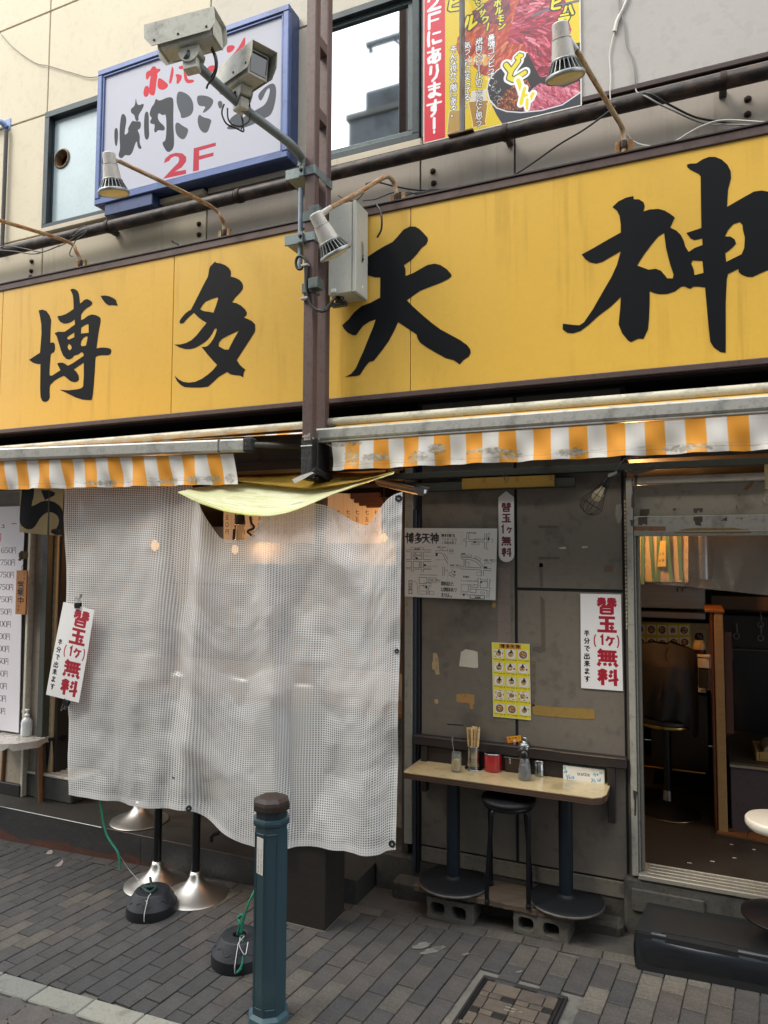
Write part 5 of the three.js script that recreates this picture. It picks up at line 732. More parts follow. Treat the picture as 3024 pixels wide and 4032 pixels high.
{ const l = [tube(wr3([[0, 975, .16], [30, 968, .19], [100, 980, .19], [160, 992, .19], [215, 975, .2], [255, 960, .2], [300, 930, .2], [350, 905, .18], [400, 890, .1], [425, 860, .04]]), .005, 70, 6), tube(wr3([[0, 985, .16], [60, 990, .2], [130, 1000, .2], [190, 985, .2], [235, 965, .2]]), .005, 40, 6), tube(wr3([[275, 935, .2], [290, 915, .22], [310, 900, .22], [335, 890, .22], [345, 905, .22], [320, 930, .22], [300, 945, .2], [278, 985, .2], [275, 1005, .18], [285, 1010, .18]]), .0042, 60, 6), tube(wr3([[285, 915, .22], [300, 905, .22], [310, 912, .22], [295, 925, .22], [280, 930, .2]]), .004, 30, 6)]; solo('wire_bundle', l, mat('#4a4843', .55), 'tangle of grey wires on the pipe below the frosted window', 'wire'); }
solo('wire_stub', tube(wr3([[712, 975, .12], [700, 962, .14], [685, 955, .15], [676, 948, .16]]), .0055, 20, 6), wireB, 'short stub of black wire on the sign top between two floodlights', 'wire');

// ---------- the striped awnings ----------
const barM = mat('#b9b8b0', .4, { m: .35, map: T.grime, tile: .5 }), rollM = mat('#c2bda8', .5, { map: T.grime, tile: .6 });
function valance(o, A, B, drop, n, first, seed, lean, torn) {               // hangs from the line A-B; n stripes, first is white or orange
  const wid = A.distanceTo(B), cw = 1400, chh = 150, R = rng(seed);
  const m = canvasMat(cw, chh, (g) => {
    for (let i = 0; i < n; i++) { g.fillStyle = (i % 2 === 0) === first ? '#c9c5be' : '#d68f27'; g.fillRect(i / n * cw - .5, 0, cw / n + 1, chh); }
    g.globalAlpha = .5; g.fillStyle = '#8d8578'; for (let i = 0; i < 420; i++) { const x = R() * cw, y = chh * (.72 + .25 * R() * R()); g.globalAlpha = .1 + .25 * R(); g.fillRect(x, y, 2 + 16 * R(), 1 + 2.5 * R()); }
    g.globalAlpha = .8; g.strokeStyle = '#7c7164'; g.lineWidth = 1.3; g.beginPath(); for (let x = 0; x < cw; x += 7) g.lineTo(x, chh * (.84 + .03 * fbm(x / cw, .3, 60, 4, 3, seed) * 2 - .03)); g.stroke();
    for (const [x, y, w, h] of torn) for (let k = 0; k < 90; k++) { const a = R() * 6.3, q = Math.sqrt(R()); g.globalAlpha = .12 + .4 * R(); g.fillStyle = ['#8d877c', '#a9a397', '#b9b4a8', '#6f695f'][Math.floor(R() * 4)]; g.beginPath(); g.ellipse((x + w * q * Math.cos(a)) * cw, (y + h * q * Math.sin(a)) * chh, 2 + 9 * R(), 1 + 5 * R(), 1.2 + R(), 0, 7); g.fill(); }
    g.globalAlpha = .35; g.strokeStyle = '#7a6a50'; g.setLineDash([4, 3]); g.lineWidth = 1; g.beginPath(); g.moveTo(0, 16); g.lineTo(cw, 16); g.stroke();
  }, .75, { side: THREE.DoubleSide });
  const D = V(0, -drop, 0), lo = V(lean, 0, 0), g = sheet([A, B, B.clone().add(D).add(lo), A.clone().add(D).add(lo)], .0012, 150, 10, (u, v) => { const q = u * wid; return v * (.02 * Math.sin(q * 17 + 2.2 * v + seed) + .014 * Math.sin(q * 41 - 3 * v + seed * 2)) + .012 * v * v + .006 * v * (noise3(q * 14, v * 3, seed) - .5); });
  return part(o, 'valance', g, m);
}
{
  const bz = PZ - .1, a = onZ(1236, 1712, bz), e = onZ(3024, 1582, bz), y0 = onZ(1236, 1690, bz).y, y1 = onZ(1236, 1737, bz).y, xr = 1.9;
  const o = thing('striped_awning', 'orange and white striped awning over the grey wall and doorway', 'awning', V(0, y1, bz), 'awnings of the ramen shop');
  part(o, 'front_bar', [bx(a.x, xr, y1, y0, bz - .05, bz + .02, .012)], barM); part(o, 'bar_lip', bx(a.x + .004, xr, y1 - .012, y1 - .001, bz - .02, bz + .012, .003), barM);
  part(o, 'end_cap', bx(a.x - .012, a.x + .01, y1 - .006, y0 + .004, bz - .055, bz + .023, .01), mat('#7c7a70', .6, { map: T.concrete, tile: .08, bump: T.concrete, bs: .004, btile: .06 }));
  const rb = onZ(1700, 1647, ZS + .1), rt = onZ(1700, 1618, ZS + .1); part(o, 'roller', rod(V(a.x + .02, (rb.y + rt.y) / 2, ZS + .1), V(xr, (rb.y + rt.y) / 2, ZS + .1), (rt.y - rb.y) / 2 + .006, undefined, 20), rollM);
  part(o, 'canopy', sheet([V(a.x + .1, rb.y, ZS + .1), V(xr, rb.y, ZS + .1), V(xr, y0 + .002, bz - .04), V(a.x + .1, y0 + .002, bz - .04)], .002, 6, 2), mat('#c9a050', .7, { map: T.grime, tile: .3 }));
  const va = onZ(1306, 1742, bz + .006), vb = va.clone(); vb.x = xr; valance(o, va, vb, onZ(1306, 1742, bz).y - onZ(1306, 1853, bz).y, 42, true, 3, .006, [[.035, .55, .012, .3], [.075, .62, .02, .12], [.142, .7, .014, .2], [.17, .45, .012, .15], [.24, .6, .025, .1], [.27, .75, .02, .15], [.36, .8, .02, .1], [.5, .84, .03, .08], [.62, .84, .03, .06], [.02, .08, .03, .08]]);
  for (const x of [-.9, .9]) part(o, 'folding_arm', [bx(x - .02, x + .02, y1 - .02, y1 + .03, ZW + .05, bz - .05, .004)], mat('#54534e', .5, { m: .3 }));
}
{
  const A = onZ(972, 1752, PZ), y0 = onZ(972, 1728, PZ).y, y1 = onZ(970, 1779, PZ).y, E = onY(0, 1813, y1), far = A.clone().lerp(V(E.x, A.y, E.z), 1.35);
  const o = thing('striped_awning', 'orange and white striped awning over the left shop opening', 'awning', A, 'awnings of the ramen shop');
  const dir = V(far.x - A.x, 0, far.z - A.z), ang = Math.atan2(-dir.z, dir.x), L = dir.length(), bar = bx(0, L, y1 - A.y, y0 - A.y, -.025, .045, .012).rotateY(ang).translate(A.x, A.y, A.z);
  part(o, 'front_bar', bar, barM); part(o, 'end_cap', bx(-.05, .02, y1 - A.y - .004, y0 - A.y + .006, -.03, .05, .012).rotateY(ang).translate(A.x, A.y, A.z), mat('#2b2a29', .7, { map: T.concrete, tile: .08, bump: T.concrete, bs: .01, btile: .05 }));
  part(o, 'bar_band', bx(.17, .19, y1 - A.y - .002, y0 - A.y + .002, -.028, .048, .01).rotateY(ang).translate(A.x, A.y, A.z), mat('#5d5a54', .6));
  const rl = onZ(600, 1712, ZS + .1); part(o, 'roller', rod(V(-7, onZ(1000, 1690, ZS + .1).y, ZS + .1), V(PX0 - .02, onZ(1000, 1690, ZS + .1).y, ZS + .1), .024, undefined, 20), rollM);
  const cy = onZ(1000, 1712, ZS + .1).y, cm = canvasMat(1024, 64, (g) => { for (let i = 0; i < 40; i++) { g.fillStyle = i % 2 ? '#d99526' : '#d8d4cc'; g.fillRect(i * 25.6, 0, 26, 64); } }, .75);
  part(o, 'canopy', sheet([V(-6.4, cy, ZS + .08), V(PX0 + .0, cy, ZS + .08), V(PX0 - .02, y0 + .03, PZ - .12), V(far.x, y0 + .004, far.z - .02)], .002, 8, 4), cm);
  const va = onZ(918, 1786, PZ + .01), dr = va.y - onZ(918, 1909, PZ).y, vl = va.clone().addScaledVector(dir.clone().normalize(), L * .98); vl.y = va.y;
  valance(o, vl, va, dr, 27, true, 8, .045, [[.98, .8, .012, .15], [.93, .8, .02, .1], [.88, .82, .02, .1], [.8, .84, .03, .08], [.6, .85, .05, .06]]);
  part(o, 'folding_arm', [rod(A.clone().add(V(.0, .0, .02)), V(A.x + .5, A.y + .02, ZW + .1), .018), rod(A.clone().add(V(-1.2, 0, .1)), V(A.x - .8, A.y + .02, ZW + .1), .018)], mat('#54534e', .5, { m: .3 }));
}
// underside of the shop front behind the awnings
solo('awning_board', [bx(-7, PX0 + .4, 2.56, 2.585, ZW + .02, -3.86, .004)], mat('#8a6a3a', .7, { map: T.wood, tile: [.8, .3] }), 'brown board under the awnings left of the pole', 'board');
solo('dark_beam', [bx(PX1 + .2, 1.9, 2.52, 2.56, ZW + .02, ZW + .07, .004), bx(PX1 + .35, -.62, 2.44, 2.5, ZW + .02, ZW + .05, .004)], mat('#2c3029', .6, { map: T.grime, tile: .4 }), 'dark beam along the wall under the right awning', 'beam');
solo('yellow_edge_board', [bx(Xw(1830, 1930), Xw(2190, 1930), Yw(2000, 1925), Yw(2000, 1880), ZW + .052, ZW + .062, .003)], mat('#8f6f22', .6, { map: T.grime, tile: .2 }), 'torn strip of yellow sheeting under the right awning above the pointed notice', 'sheeting');

// ---------- sagging yellow plastic sheet, and the gutter end beside it ----------
{
  const o = thing('yellow_plastic_sheet', 'sagging cracked yellow plastic sheet between the two awnings', 'plastic sheet', onZ(1100, 2028, -3.5));
  const crv = (s, z0, z1) => { const P = pts(s); return new THREE.CatmullRomCurve3(P.map(([x, y], i) => onZ(x, y, lerp(z0, z1, i / (P.length - 1))))); };
  const shell = (F, B, th, mt, sag, name) => { const n = 48, m = 10, tris = [], uv = [], at = (i, j) => { const u = i / n, v = j / m, p = F.getPointAt(u).lerp(B.getPointAt(u), v); p.y -= sag * Math.sin(Math.PI * v) * Math.sin(Math.PI * u); p.y += .004 * (noise3(u * 20, v * 5, 3) - .5); return p; }; for (const [off, fl] of [[0, 0], [-th, 1]]) for (let i = 0; i < n; i++) for (let j = 0; j < m; j++) { const q = [at(i, j), at(i + 1, j), at(i + 1, j + 1), at(i, j + 1)].map((p) => p.add(V(0, off, 0))), w = [[i / n, j / m], [(i + 1) / n, j / m], [(i + 1) / n, (j + 1) / m], [i / n, (j + 1) / m]], ix = fl ? [0, 2, 1, 0, 3, 2] : [0, 1, 2, 0, 2, 3]; ix.forEach((k) => { tris.push(q[k]); uv.push(w[k]); }); } for (const j of [0, m]) for (let i = 0; i < n; i++) { const a = at(i, j), b = at(i + 1, j), D = V(0, -th, 0), c = b.clone().add(D), d = a.clone().add(D), w = [i / n, j / m], w2 = [(i + 1) / n, j / m]; tris.push(a, d, b, b, d, c); uv.push(w, w, w2, w2, w, w2); } return part(o, name, soup(tris, uv), mt); };
  const skin = (bg, tones, edge, seed, dens) => canvasMat(1024, 256, (g, w, h) => { const R = rng(seed); g.fillStyle = bg; g.fillRect(0, 0, w, h); g.lineCap = 'round'; for (let i = 0; i < dens; i++) { const y = h * R(), rim = Math.min(y, h - y) / h < .12 && R() < .8, x = R() * w, l = 20 + 190 * R() * R(); g.strokeStyle = rim ? edge[Math.floor(R() * edge.length)] : tones[Math.floor(R() * tones.length)]; g.globalAlpha = .2 + .6 * R(); g.lineWidth = 1 + 6 * R() * R(); g.beginPath(); g.moveTo(x, y); g.lineTo(x + l, y + 4 * (R() - .5)); g.stroke(); } g.globalAlpha = 1; }, .4, { phys: 1, transmission: .3, thickness: 0, side: THREE.DoubleSide, specularIntensity: .6 });
  const F1 = crv('700 1938;770 1972;850 2002;940 2022;1040 2030;1130 2018;1220 1985;1310 1945;1400 1912;1480 1885;1550 1864', -3.42, -3.6), B1 = crv('772 1918;850 1912;930 1905;1010 1904;1090 1910;1170 1918;1250 1922;1330 1912;1400 1896;1470 1880;1552 1856', -3.66, -3.72);
  shell(F1, B1, .004, skin('#dcdfb2', ['#f2f3e4', '#f2f3e4', '#e6e8c4', '#d3cf86', '#f8f8f0', '#c2b463'], ['#c3c74a', '#b9b63c', '#d2d46a', '#8f8530'], 4, 1100), .02, 'front_curl');
  const F2 = crv('895 1888;980 1898;1060 1906;1150 1916;1240 1921;1330 1908;1420 1890;1500 1872;1548 1858', -3.62, -3.66), B2 = crv('905 1876;960 1873;1040 1868;1110 1862;1190 1852;1270 1858;1350 1860;1440 1862;1546 1852', -3.92, -3.95);
  shell(F2, B2, .004, skin('#b39030', ['#c9a93e', '#a8842a', '#e0d6a8', '#94711f', '#bb9a38'], ['#7d5c18', '#6d4c14'], 9, 700), .015, 'rear_fold');
  part(o, 'tape_patch', polyZ(pts('1150 1888;1185 1872;1228 1858;1236 1862;1200 1884;1162 1904'), 0, 0, 1, -3.6, .002), mat('#c9c4bc', .6, { map: T.grime, tile: .05 }));
}
{
  const e = onZ(1660, 1920, -3.66), s = onZ(1500, 1885, -3.98), d = e.clone().sub(s).normalize(), o = thing('gutter_end', 'dark brown half round gutter end with a small white label', 'gutter', e), gm = mat('#413936', .45, { m: .1 }), r = .045, P = [];
  for (let i = 0; i <= 16; i++) { const a = Math.PI + i / 16 * Math.PI; P.push([r * Math.cos(a), r * Math.sin(a)]); } for (let i = 16; i >= 0; i--) { const a = Math.PI + i / 16 * Math.PI; P.push([(r - .003) * Math.cos(a), (r - .003) * Math.sin(a)]); }
  const q = new THREE.Quaternion().setFromRotationMatrix(new THREE.Matrix4().lookAt(e, s, UP)), L = e.distanceTo(s);
  const put = (g) => { g.applyQuaternion(q); g.translate(e.x, e.y, e.z); return g; };
  part(o, 'trough', put(extr(P, L).translate(0, 0, -L)), gm); part(o, 'end_plate', put(extr(P.slice(0, 17), .003)), gm); part(o, 'lip', [put(rod(V(r + .002, 0, -L), V(r + .002, 0, .003), .004)), put(rod(V(-r - .002, 0, -L), V(-r - .002, 0, .003), .004))], gm);
  part(o, 'label', put(bx(.016, .03, -.03, -.01, .003, .0036, .0002)), canvasMat(32, 48, (g) => { g.fillStyle = '#f4f4f2'; g.fillRect(0, 0, 32, 48); g.fillStyle = '#222'; for (let i = 0; i < 8; i++) g.fillRect(8, 10 + i * 3.4, 16, i % 3 ? 1 : 2); }, .6));
  part(o, 'strap', rod(s.clone().add(V(.12, .09, .1)), s.clone().add(V(.06, .0, .1)), .006), mat('#8a8a84', .4, { m: .5 }));
}

// ---------- counter table on its plank and concrete blocks ----------
const TY = .789, TT = .036, PLANK = .147;
const chrome = mat('#b9bbbb', .22, { m: 1, map: T.brushed, tile: [.2, .1] }), steel = mat('#a9abab', .3, { m: .9, map: T.brushed, tile: [.3, .1] }), blackMetal = mat('#15181d', .42, { m: .3, map: T.grime, tile: .4 });
{
  const bl = onY(1660, 3000, TY), fl = onY(1572, 3045, TY), fr = onY(2356, 3136, TY), br = onY(2408, 3076, TY), ctr = fl.clone().lerp(br, .5);
  const z0 = (fl.z + fr.z) / 2, z1 = ZW + .004 + .0, x0 = (bl.x + fl.x) / 2 - .01, x1 = br.x;
  const o = thing('counter_table', 'narrow plywood counter table on two round cast iron stands', 'table', V(ctr.x, PLANK, ctr.z)), s = .03;
  const top = (y0, y1, b) => { const P = [[x0 + .012, z0], [x1 - .06, z0 + .0], [x1 - .02, z0 - .03], [x1, z0 - .09], [x1, z1], [x0, z1], [x0, z0 - .012]].map(([x, z]) => [x, -z]); return extr(P, y1 - y0, [], b).rotateX(-Math.PI / 2).translate(0, y0, 0); };
  const lam = mat('#c9b488', .28, { map: T.grime, tile: .9, phys: 1, clearcoat: .6, clearcoatRoughness: .22 });
  part(o, 'table_top', top(TY - .004, TY, .0), lam);
  for (let i = 0; i < 5; i++) part(o, 'ply_layer', top(TY - TT + i * .0064, TY - TT + i * .0064 + .0058, .0004), mat(i % 2 ? '#3d2b22' : '#57402f', .6, { map: T.wood, tile: [.5, .05] }));
  part(o, 'worn_corner', extr([[0, 0], [.075, 0], [.075, .022], [0, .024]], .0012).rotateY(.95).translate(x1 - .047, TY - TT + .004, z0 - .02), mat('#b08b58', .6, { map: T.wood, tile: .1 }));
  for (const [px, py, cx] of [[1785, 3461, 1778], [2230, 3534, 2217]]) {
    const c = onY(px, py, PLANK + .024); const st = part(o, 'stand', [lathe([[0, .0], [.196, 0], [.203, .006], [.203, .014], [.196, .021], [.17, .026], [.06, .034], [.042, .04], [.038, .05]], 48, V(c.x, PLANK, c.z))], mat('#191b1f', .5, { m: .3, map: T.grime, tile: .3, bump: T.fine, bs: .001, btile: .05 }));
    part(st, 'column', rod(V(c.x, PLANK + .03, c.z), V(c.x, TY - TT - .012, c.z), .0385, undefined, 28), mat('#18222c', .42, { m: .3, map: T.grime, tile: .5 }));
    part(st, 'rim', lathe([[.2, .003], [.2045, .006], [.2045, .013], [.2, .017]], 48, V(c.x, PLANK, c.z)), mat('#5d5a56', .5, { m: .5, map: T.grime, tile: .15 }));
    part(st, 'top_plate', bx(c.x - .12, c.x + .12, TY - TT - .012, TY - TT - .001, Math.max(c.z - .12, z1 + .01), c.z + .09, .003), blackMetal);
  }
}
{
  const a = onY(1622, 3492, PLANK), b = onY(2258, 3600, PLANK), R = rng(3), zf = -3.945, P = []; for (let i = 0; i <= 30; i++) P.push([lerp(a.x, b.x, i / 30), -zf + .012 * (R() - .5)]); for (let i = 30; i >= 0; i--) P.push([lerp(a.x, b.x, i / 30), -ZW - .006]);
  solo('plank', extr(P, .026, [], .002).rotateX(-Math.PI / 2).translate(0, PLANK - .03, 0), mat('#5b4e41', .85, { map: T.wood, tile: [.5, .3], bump: T.wood, bs: .008, btile: [.4, .3] }), 'weathered plank lying on two concrete blocks under the table', 'plank');
  const conc = mat('#69655d', .95, { map: T.concrete, tile: .3, bump: T.concrete, bs: .01, btile: .15 });
  const block = (name, label, px, py, pw2, turn) => {
    const p = onG(px, py), w = pw2, h = .118, d = .19, o = thing(name, label, 'concrete block', V(p.x + w / 2 * Math.cos(turn), p.y, p.z - d / 2)); bases.set(o, V(0, 0, 0)); o.rotation.y = turn;
    const H = (cx) => { const P = []; for (let i = 0; i < 20; i++) { const t = -i / 20 * 2 * Math.PI, c = Math.cos(t), s = Math.sin(t), k = .62; P.push([cx + .045 * Math.sign(c) * Math.pow(Math.abs(c), k), h / 2 + .036 * Math.sign(s) * Math.pow(Math.abs(s), k)]); } return P; };
    const R = rng(px), O = []; for (let i = 0; i < 24; i++) O.push([-w / 2 + w * i / 24, .003 * R()]); for (let i = 0; i < 8; i++) O.push([w / 2 - .004 * R(), h * i / 8]); for (let i = 0; i < 24; i++) O.push([w / 2 - w * i / 24, h - .004 * R()]); for (let i = 0; i < 8; i++) O.push([-w / 2 + .004 * R(), h - h * i / 8]);
    part(o, 'body', extr(O, d, [H(-.075 * w / .28), H(.055 * w / .28)], .002).translate(0, 0, -d / 2), conc); part(o, 'web', bx(-w / 2 + .01, w / 2 - .01, .01, h - .01, -d / 2 + .0, -d / 2 + .012, .002), conc); return o;
  };
  block('concrete_block', 'hollow concrete block under the left end of the plank', 1682, 3612, .272, -.02); block('concrete_block', 'hollow concrete block under the right end of the plank', 2024, 3674, .296, -.05);
}
// round black stool under the table
{
  const c = onZ(2002, 3136, -4.03), sy = c.y, SR = pxLen(107, c) / .16, o = thing('round_stool', 'round black stool with bent tube legs under the counter table', 'stool', V(c.x, PLANK, c.z));
  part(o, 'seat', lathe([[0, -.03], [.14, -.03], [.156, -.024], [.16, -.012], [.157, -.002], [.14, .004], [0, .005]].map(([r, y]) => [r * SR, y]), 44, V(c.x, sy, c.z)), mat('#121316', .55, { map: T.grime, tile: .3, bump: T.fine, bs: .001, btile: .03 }));
  part(o, 'seat_ring', lathe([[.125, -.05], [.135, -.05], [.135, -.03], [.125, -.03]], 40, V(c.x, sy, c.z)), blackMetal);
  for (const a of [.5, 2.05, 3.65, 5.2]) { const d = V(Math.cos(a), 0, Math.sin(a)).multiplyScalar(SR), n = V(-d.z, 0, d.x), foot = V(c.x, PLANK, c.z).addScaledVector(d, .165).addScaledVector(n, .02); const l = part(o, 'leg', tube([V(c.x, sy - .045, c.z).addScaledVector(d, .05), V(c.x, sy - .046, c.z).addScaledVector(d, .105), V(c.x, sy - .06, c.z).addScaledVector(d, .138), V(c.x, sy - .11, c.z).addScaledVector(d, .15), foot.clone().setY(PLANK + .1), foot.clone().setY(PLANK + .012)], .0125, 40, 10), mat('#101217', .28, { m: .4 })); part(l, 'foot_cap', lathe([[0, 0], [.015, 0], [.015, .022], [.0125, .024]], 12, foot), mat('#0d0d0e', .7)); }
}
// things on the table
const big = (o, k) => { o.scale.setScalar(k); return o; };
const tab = (px, py) => onY(px, py, TY);
{ // jar of garlic paste
  const c = tab(1797, 3038), o = big(thing('condiment_jar', 'clear jar of pale yellow powder with a spoon on the table', 'jar', c), 1.4), r = .022, h = .078;
  part(o, 'glass', lathe([[0, .001], [r - .002, 0], [r, .004], [r, h - .022], [r - .002, h - .014], [r - .001, h], [r - .003, h], [r - .0045, h - .014], [r - .0025, h - .024], [r - .0025, .005], [0, .004]], 28, c), mat('#eef2ee', .12, { phys: 1, transmission: .92, thickness: 0 }));
  part(o, 'powder', lathe([[0, .006], [r - .004, .006], [r - .004, .038], [r - .008, .05], [0, .053]], 24, c), mat('#d9ad66', .9, { map: T.speck, tile: .04 }));
  part(o, 'spoon', [tube([c.clone().add(V(-.004, .03, 0)), c.clone().add(V(-.012, .075, -.002)), c.clone().add(V(-.02, .132, -.004))], .0024, 20, 7), bx(c.x - .0235, c.x - .017, c.y + .118, c.y + .14, c.z - .006, c.z - .003, .001)], chrome);
}
{ // chopstick holder
  const c = tab(1866, 3026), o = big(thing('chopstick_holder', 'steel cup full of wooden chopsticks on the table', 'chopstick holder', c), 1.3), r = .03;
  part(o, 'cup', lathe([[0, .003], [r, .003], [r, .1], [r + .0015, .102], [r - .001, .103], [r - .002, .1], [r - .002, .006], [0, .006]], 36, c), chrome); part(o, 'foot', lathe([[0, 0], [.041, 0], [.043, .002], [.04, .005], [r, .006]], 36, c), chrome);
  const R = rng(17), wm = ['#d9bb86', '#cfae78', '#e2c794'].map((k) => mat(k, .7, { map: T.wood, tile: [.02, .1] }));
  for (let i = 0; i < 26; i++) { const a = R() * 6.3, q = Math.sqrt(R()) * .024, b = V(c.x + q * .7 * Math.cos(a), c.y + .01, c.z + q * .7 * Math.sin(a)), t = V(c.x + q * 1.45 * Math.cos(a) + .004, c.y + .178 + .006 * R(), c.z + q * 1.45 * Math.sin(a)), g = bx(-.0045, .0045, 0, b.distanceTo(t), -.0028, .0028, .0008); g.rotateY(a); g.applyQuaternion(new THREE.Quaternion().setFromUnitVectors(UP, t.clone().sub(b).normalize())); g.translate(b.x, b.y, b.z); part(o, 'chopstick', g, wm[i % 3]); }
}
{ // red enamel pot
  const c = tab(1941, 3034), o = big(thing('red_pot', 'red enamel pot with a chrome rim and a ladle handle on the table', 'pot', c), 1.4), r = .0365;
  part(o, 'body', lathe([[0, 0], [r - .003, 0], [r, .004], [r, .07], [r - .003, .07], [r - .003, .006], [0, .005]], 40, c), mat('#a5101c', .2, { phys: 1, clearcoat: 1, clearcoatRoughness: .06 }));
  part(o, 'rim', lathe([[r - .003, .069], [r + .001, .069], [r + .0025, .072], [r + .001, .076], [r - .002, .076], [r - .004, .073]], 40, c), chrome); part(o, 'contents', lathe([[0, .05], [r - .004, .05]], 30, c), mat('#5a1512', .6));
  part(o, 'ladle', tube([c.clone().add(V(.002, .04, 0)), c.clone().add(V(.006, .085, 0)), c.clone().add(V(.008, .104, 0)), c.clone().add(V(.012, .106, 0)), c.clone().add(V(.012, .08, 0))], .0013, 30, 6), steel);
}
{ // dark box with a small bottle in it
  const c = tab(2020, 3038), o = big(thing('condiment_box', 'small dark brown condiment box with a bottle behind the soy bottle', 'box', c), 1.42);
  part(o, 'body', [bx(c.x - .03, c.x + .034, TY, TY + .058, c.z - .03, c.z + .018, .003)], mat('#2b1b17', .35, { phys: 1, clearcoat: .5 })); part(o, 'rim', [bx(c.x - .033, c.x + .037, TY + .058, TY + .062, c.z - .033, c.z + .021, .001)], steel); part(o, 'clip', bx(c.x - .012, c.x - .004, TY + .035, TY + .056, c.z + .0185, c.z + .0215, .001), chrome);
  part(o, 'bottle', lathe([[0, .05], [.014, .05], [.014, .085], [.008, .1], [.006, .112], [0, .113]], 18, V(c.x + .006, TY, c.z - .008)), mat('#9a938d', .25, { phys: 1, transmission: .5 })); part(o, 'bottle_cap', lathe([[0, .126], [.005, .125], [.006, .119], [.005, .111], [0, .111]], 14, V(c.x + .006, TY, c.z - .008)), mat('#d8a9a0', .4));
}
{ // tall steel shaker
  const c = tab(2066, 3046), o = big(thing('steel_pitcher', 'tall steel pitcher with a pointed lid behind the soy sauce bottle', 'pitcher', c), 1.42), r = .0245;
  part(o, 'body', lathe([[0, 0], [r, 0], [r, .1], [r + .0015, .101], [r + .0015, .105], [r, .106], [r, .109], [r + .0015, .11], [r + .0015, .114], [r, .115], [r, .121], [0, .121]], 36, c), chrome); part(o, 'lid', [lathe([[r, .121], [r - .002, .125], [.012, .132], [.006, .146], [0, .147]], 30, c), bx(c.x - .004, c.x + .012, TY + .13, TY + .148, c.z + .001, c.z + .014, .003)], chrome);
}
{ // yellow card on a stand
  const z = tab(2020, 3038).z - .02, q = quadZ([[1991, 2902], [2050, 2895], [2053, 2920], [1998, 2929]], z), lo = onZ(2030, 2960, z), o = thing('yellow_card', 'small yellow notice card standing behind the condiments', 'card', V(lo.x, TY, z));
  part(o, 'card', sheet(q, .0012), canvasMat(160, 80, (g, w, h) => { g.fillStyle = '#e9a32a'; g.fillRect(0, 0, w, h); g.fillStyle = '#b8442a'; g.fillRect(0, 0, 8, h); g.fillRect(0, h - 8, w, 8); htext(g, '店で有り', 22, 12, 28, 22, 6, '#5a3010', .13); htext(g, '出来ます', 26, 46, 16, 15, 5, '#7a4a18', .13); }, .5)); part(o, 'stem', rod(V(lo.x, TY + .002, z - .004), V(lo.x, q[2].y + .01, z - .004), .002, undefined, 8), steel); part(o, 'base', lathe([[0, 0], [.018, 0], [.018, .004], [0, .005]], 18, V(lo.x, TY, z - .004)), blackMetal);
}
{ // soy sauce bottle
  const c = tab(2066, 3070), o = big(thing('soy_sauce_bottle', 'soy sauce bottle with a black spout cap in front of the pitcher', 'bottle', c), 1.42);
  const prof = [[0, .001], [.022, 0], [.0265, .006], [.0265, .02], [.023, .05], [.0185, .072], [.0175, .088]];
  part(o, 'glass', lathe([...prof, [.0155, .088], [.017, .072], [.0215, .05], [.025, .02], [.025, .008], [0, .004]], 32, c), mat('#e6e9ea', .08, { phys: 1, transmission: .9, thickness: 0 })); part(o, 'sauce', lathe([[0, .005], [.0245, .009], [.0245, .02], [.021, .05], [.0178, .068], [0, .068]], 28, c), mat('#1d1614', .12, { phys: 1, clearcoat: 1, clearcoatRoughness: .05 }));
  part(o, 'cap', [lathe([[.0185, .086], [.0195, .088], [.019, .1], [.014, .112], [.006, .117], [0, .118]], 28, c), tube([c.clone().add(V(-.008, .108, .002)), c.clone().add(V(-.02, .112, .003)), c.clone().add(V(-.027, .106, .004))], .0052, 14, 10)], mat('#111214', .3));
}
{ const c = tab(2124, 3054), o = big(thing('steel_cup', 'small lidded steel cup on the table left of the tissue box', 'cup', c), 1.4); part(o, 'body', lathe([[0, 0], [.0195, 0], [.0205, .003], [.0205, .05], [0, .05]], 30, c), chrome); part(o, 'lid', lathe([[.0215, .05], [.022, .052], [.022, .06], [.0205, .063], [.019, .064], [0, .0645]], 30, c), chrome);
  solo('wooden_stick', bx(c.x + .034, c.x + .048, TY, TY + .08, c.z - .02, c.z - .008, .001), mat('#c9a874', .7), 'short pale wooden stick beside the small steel cup', 'stick'); }
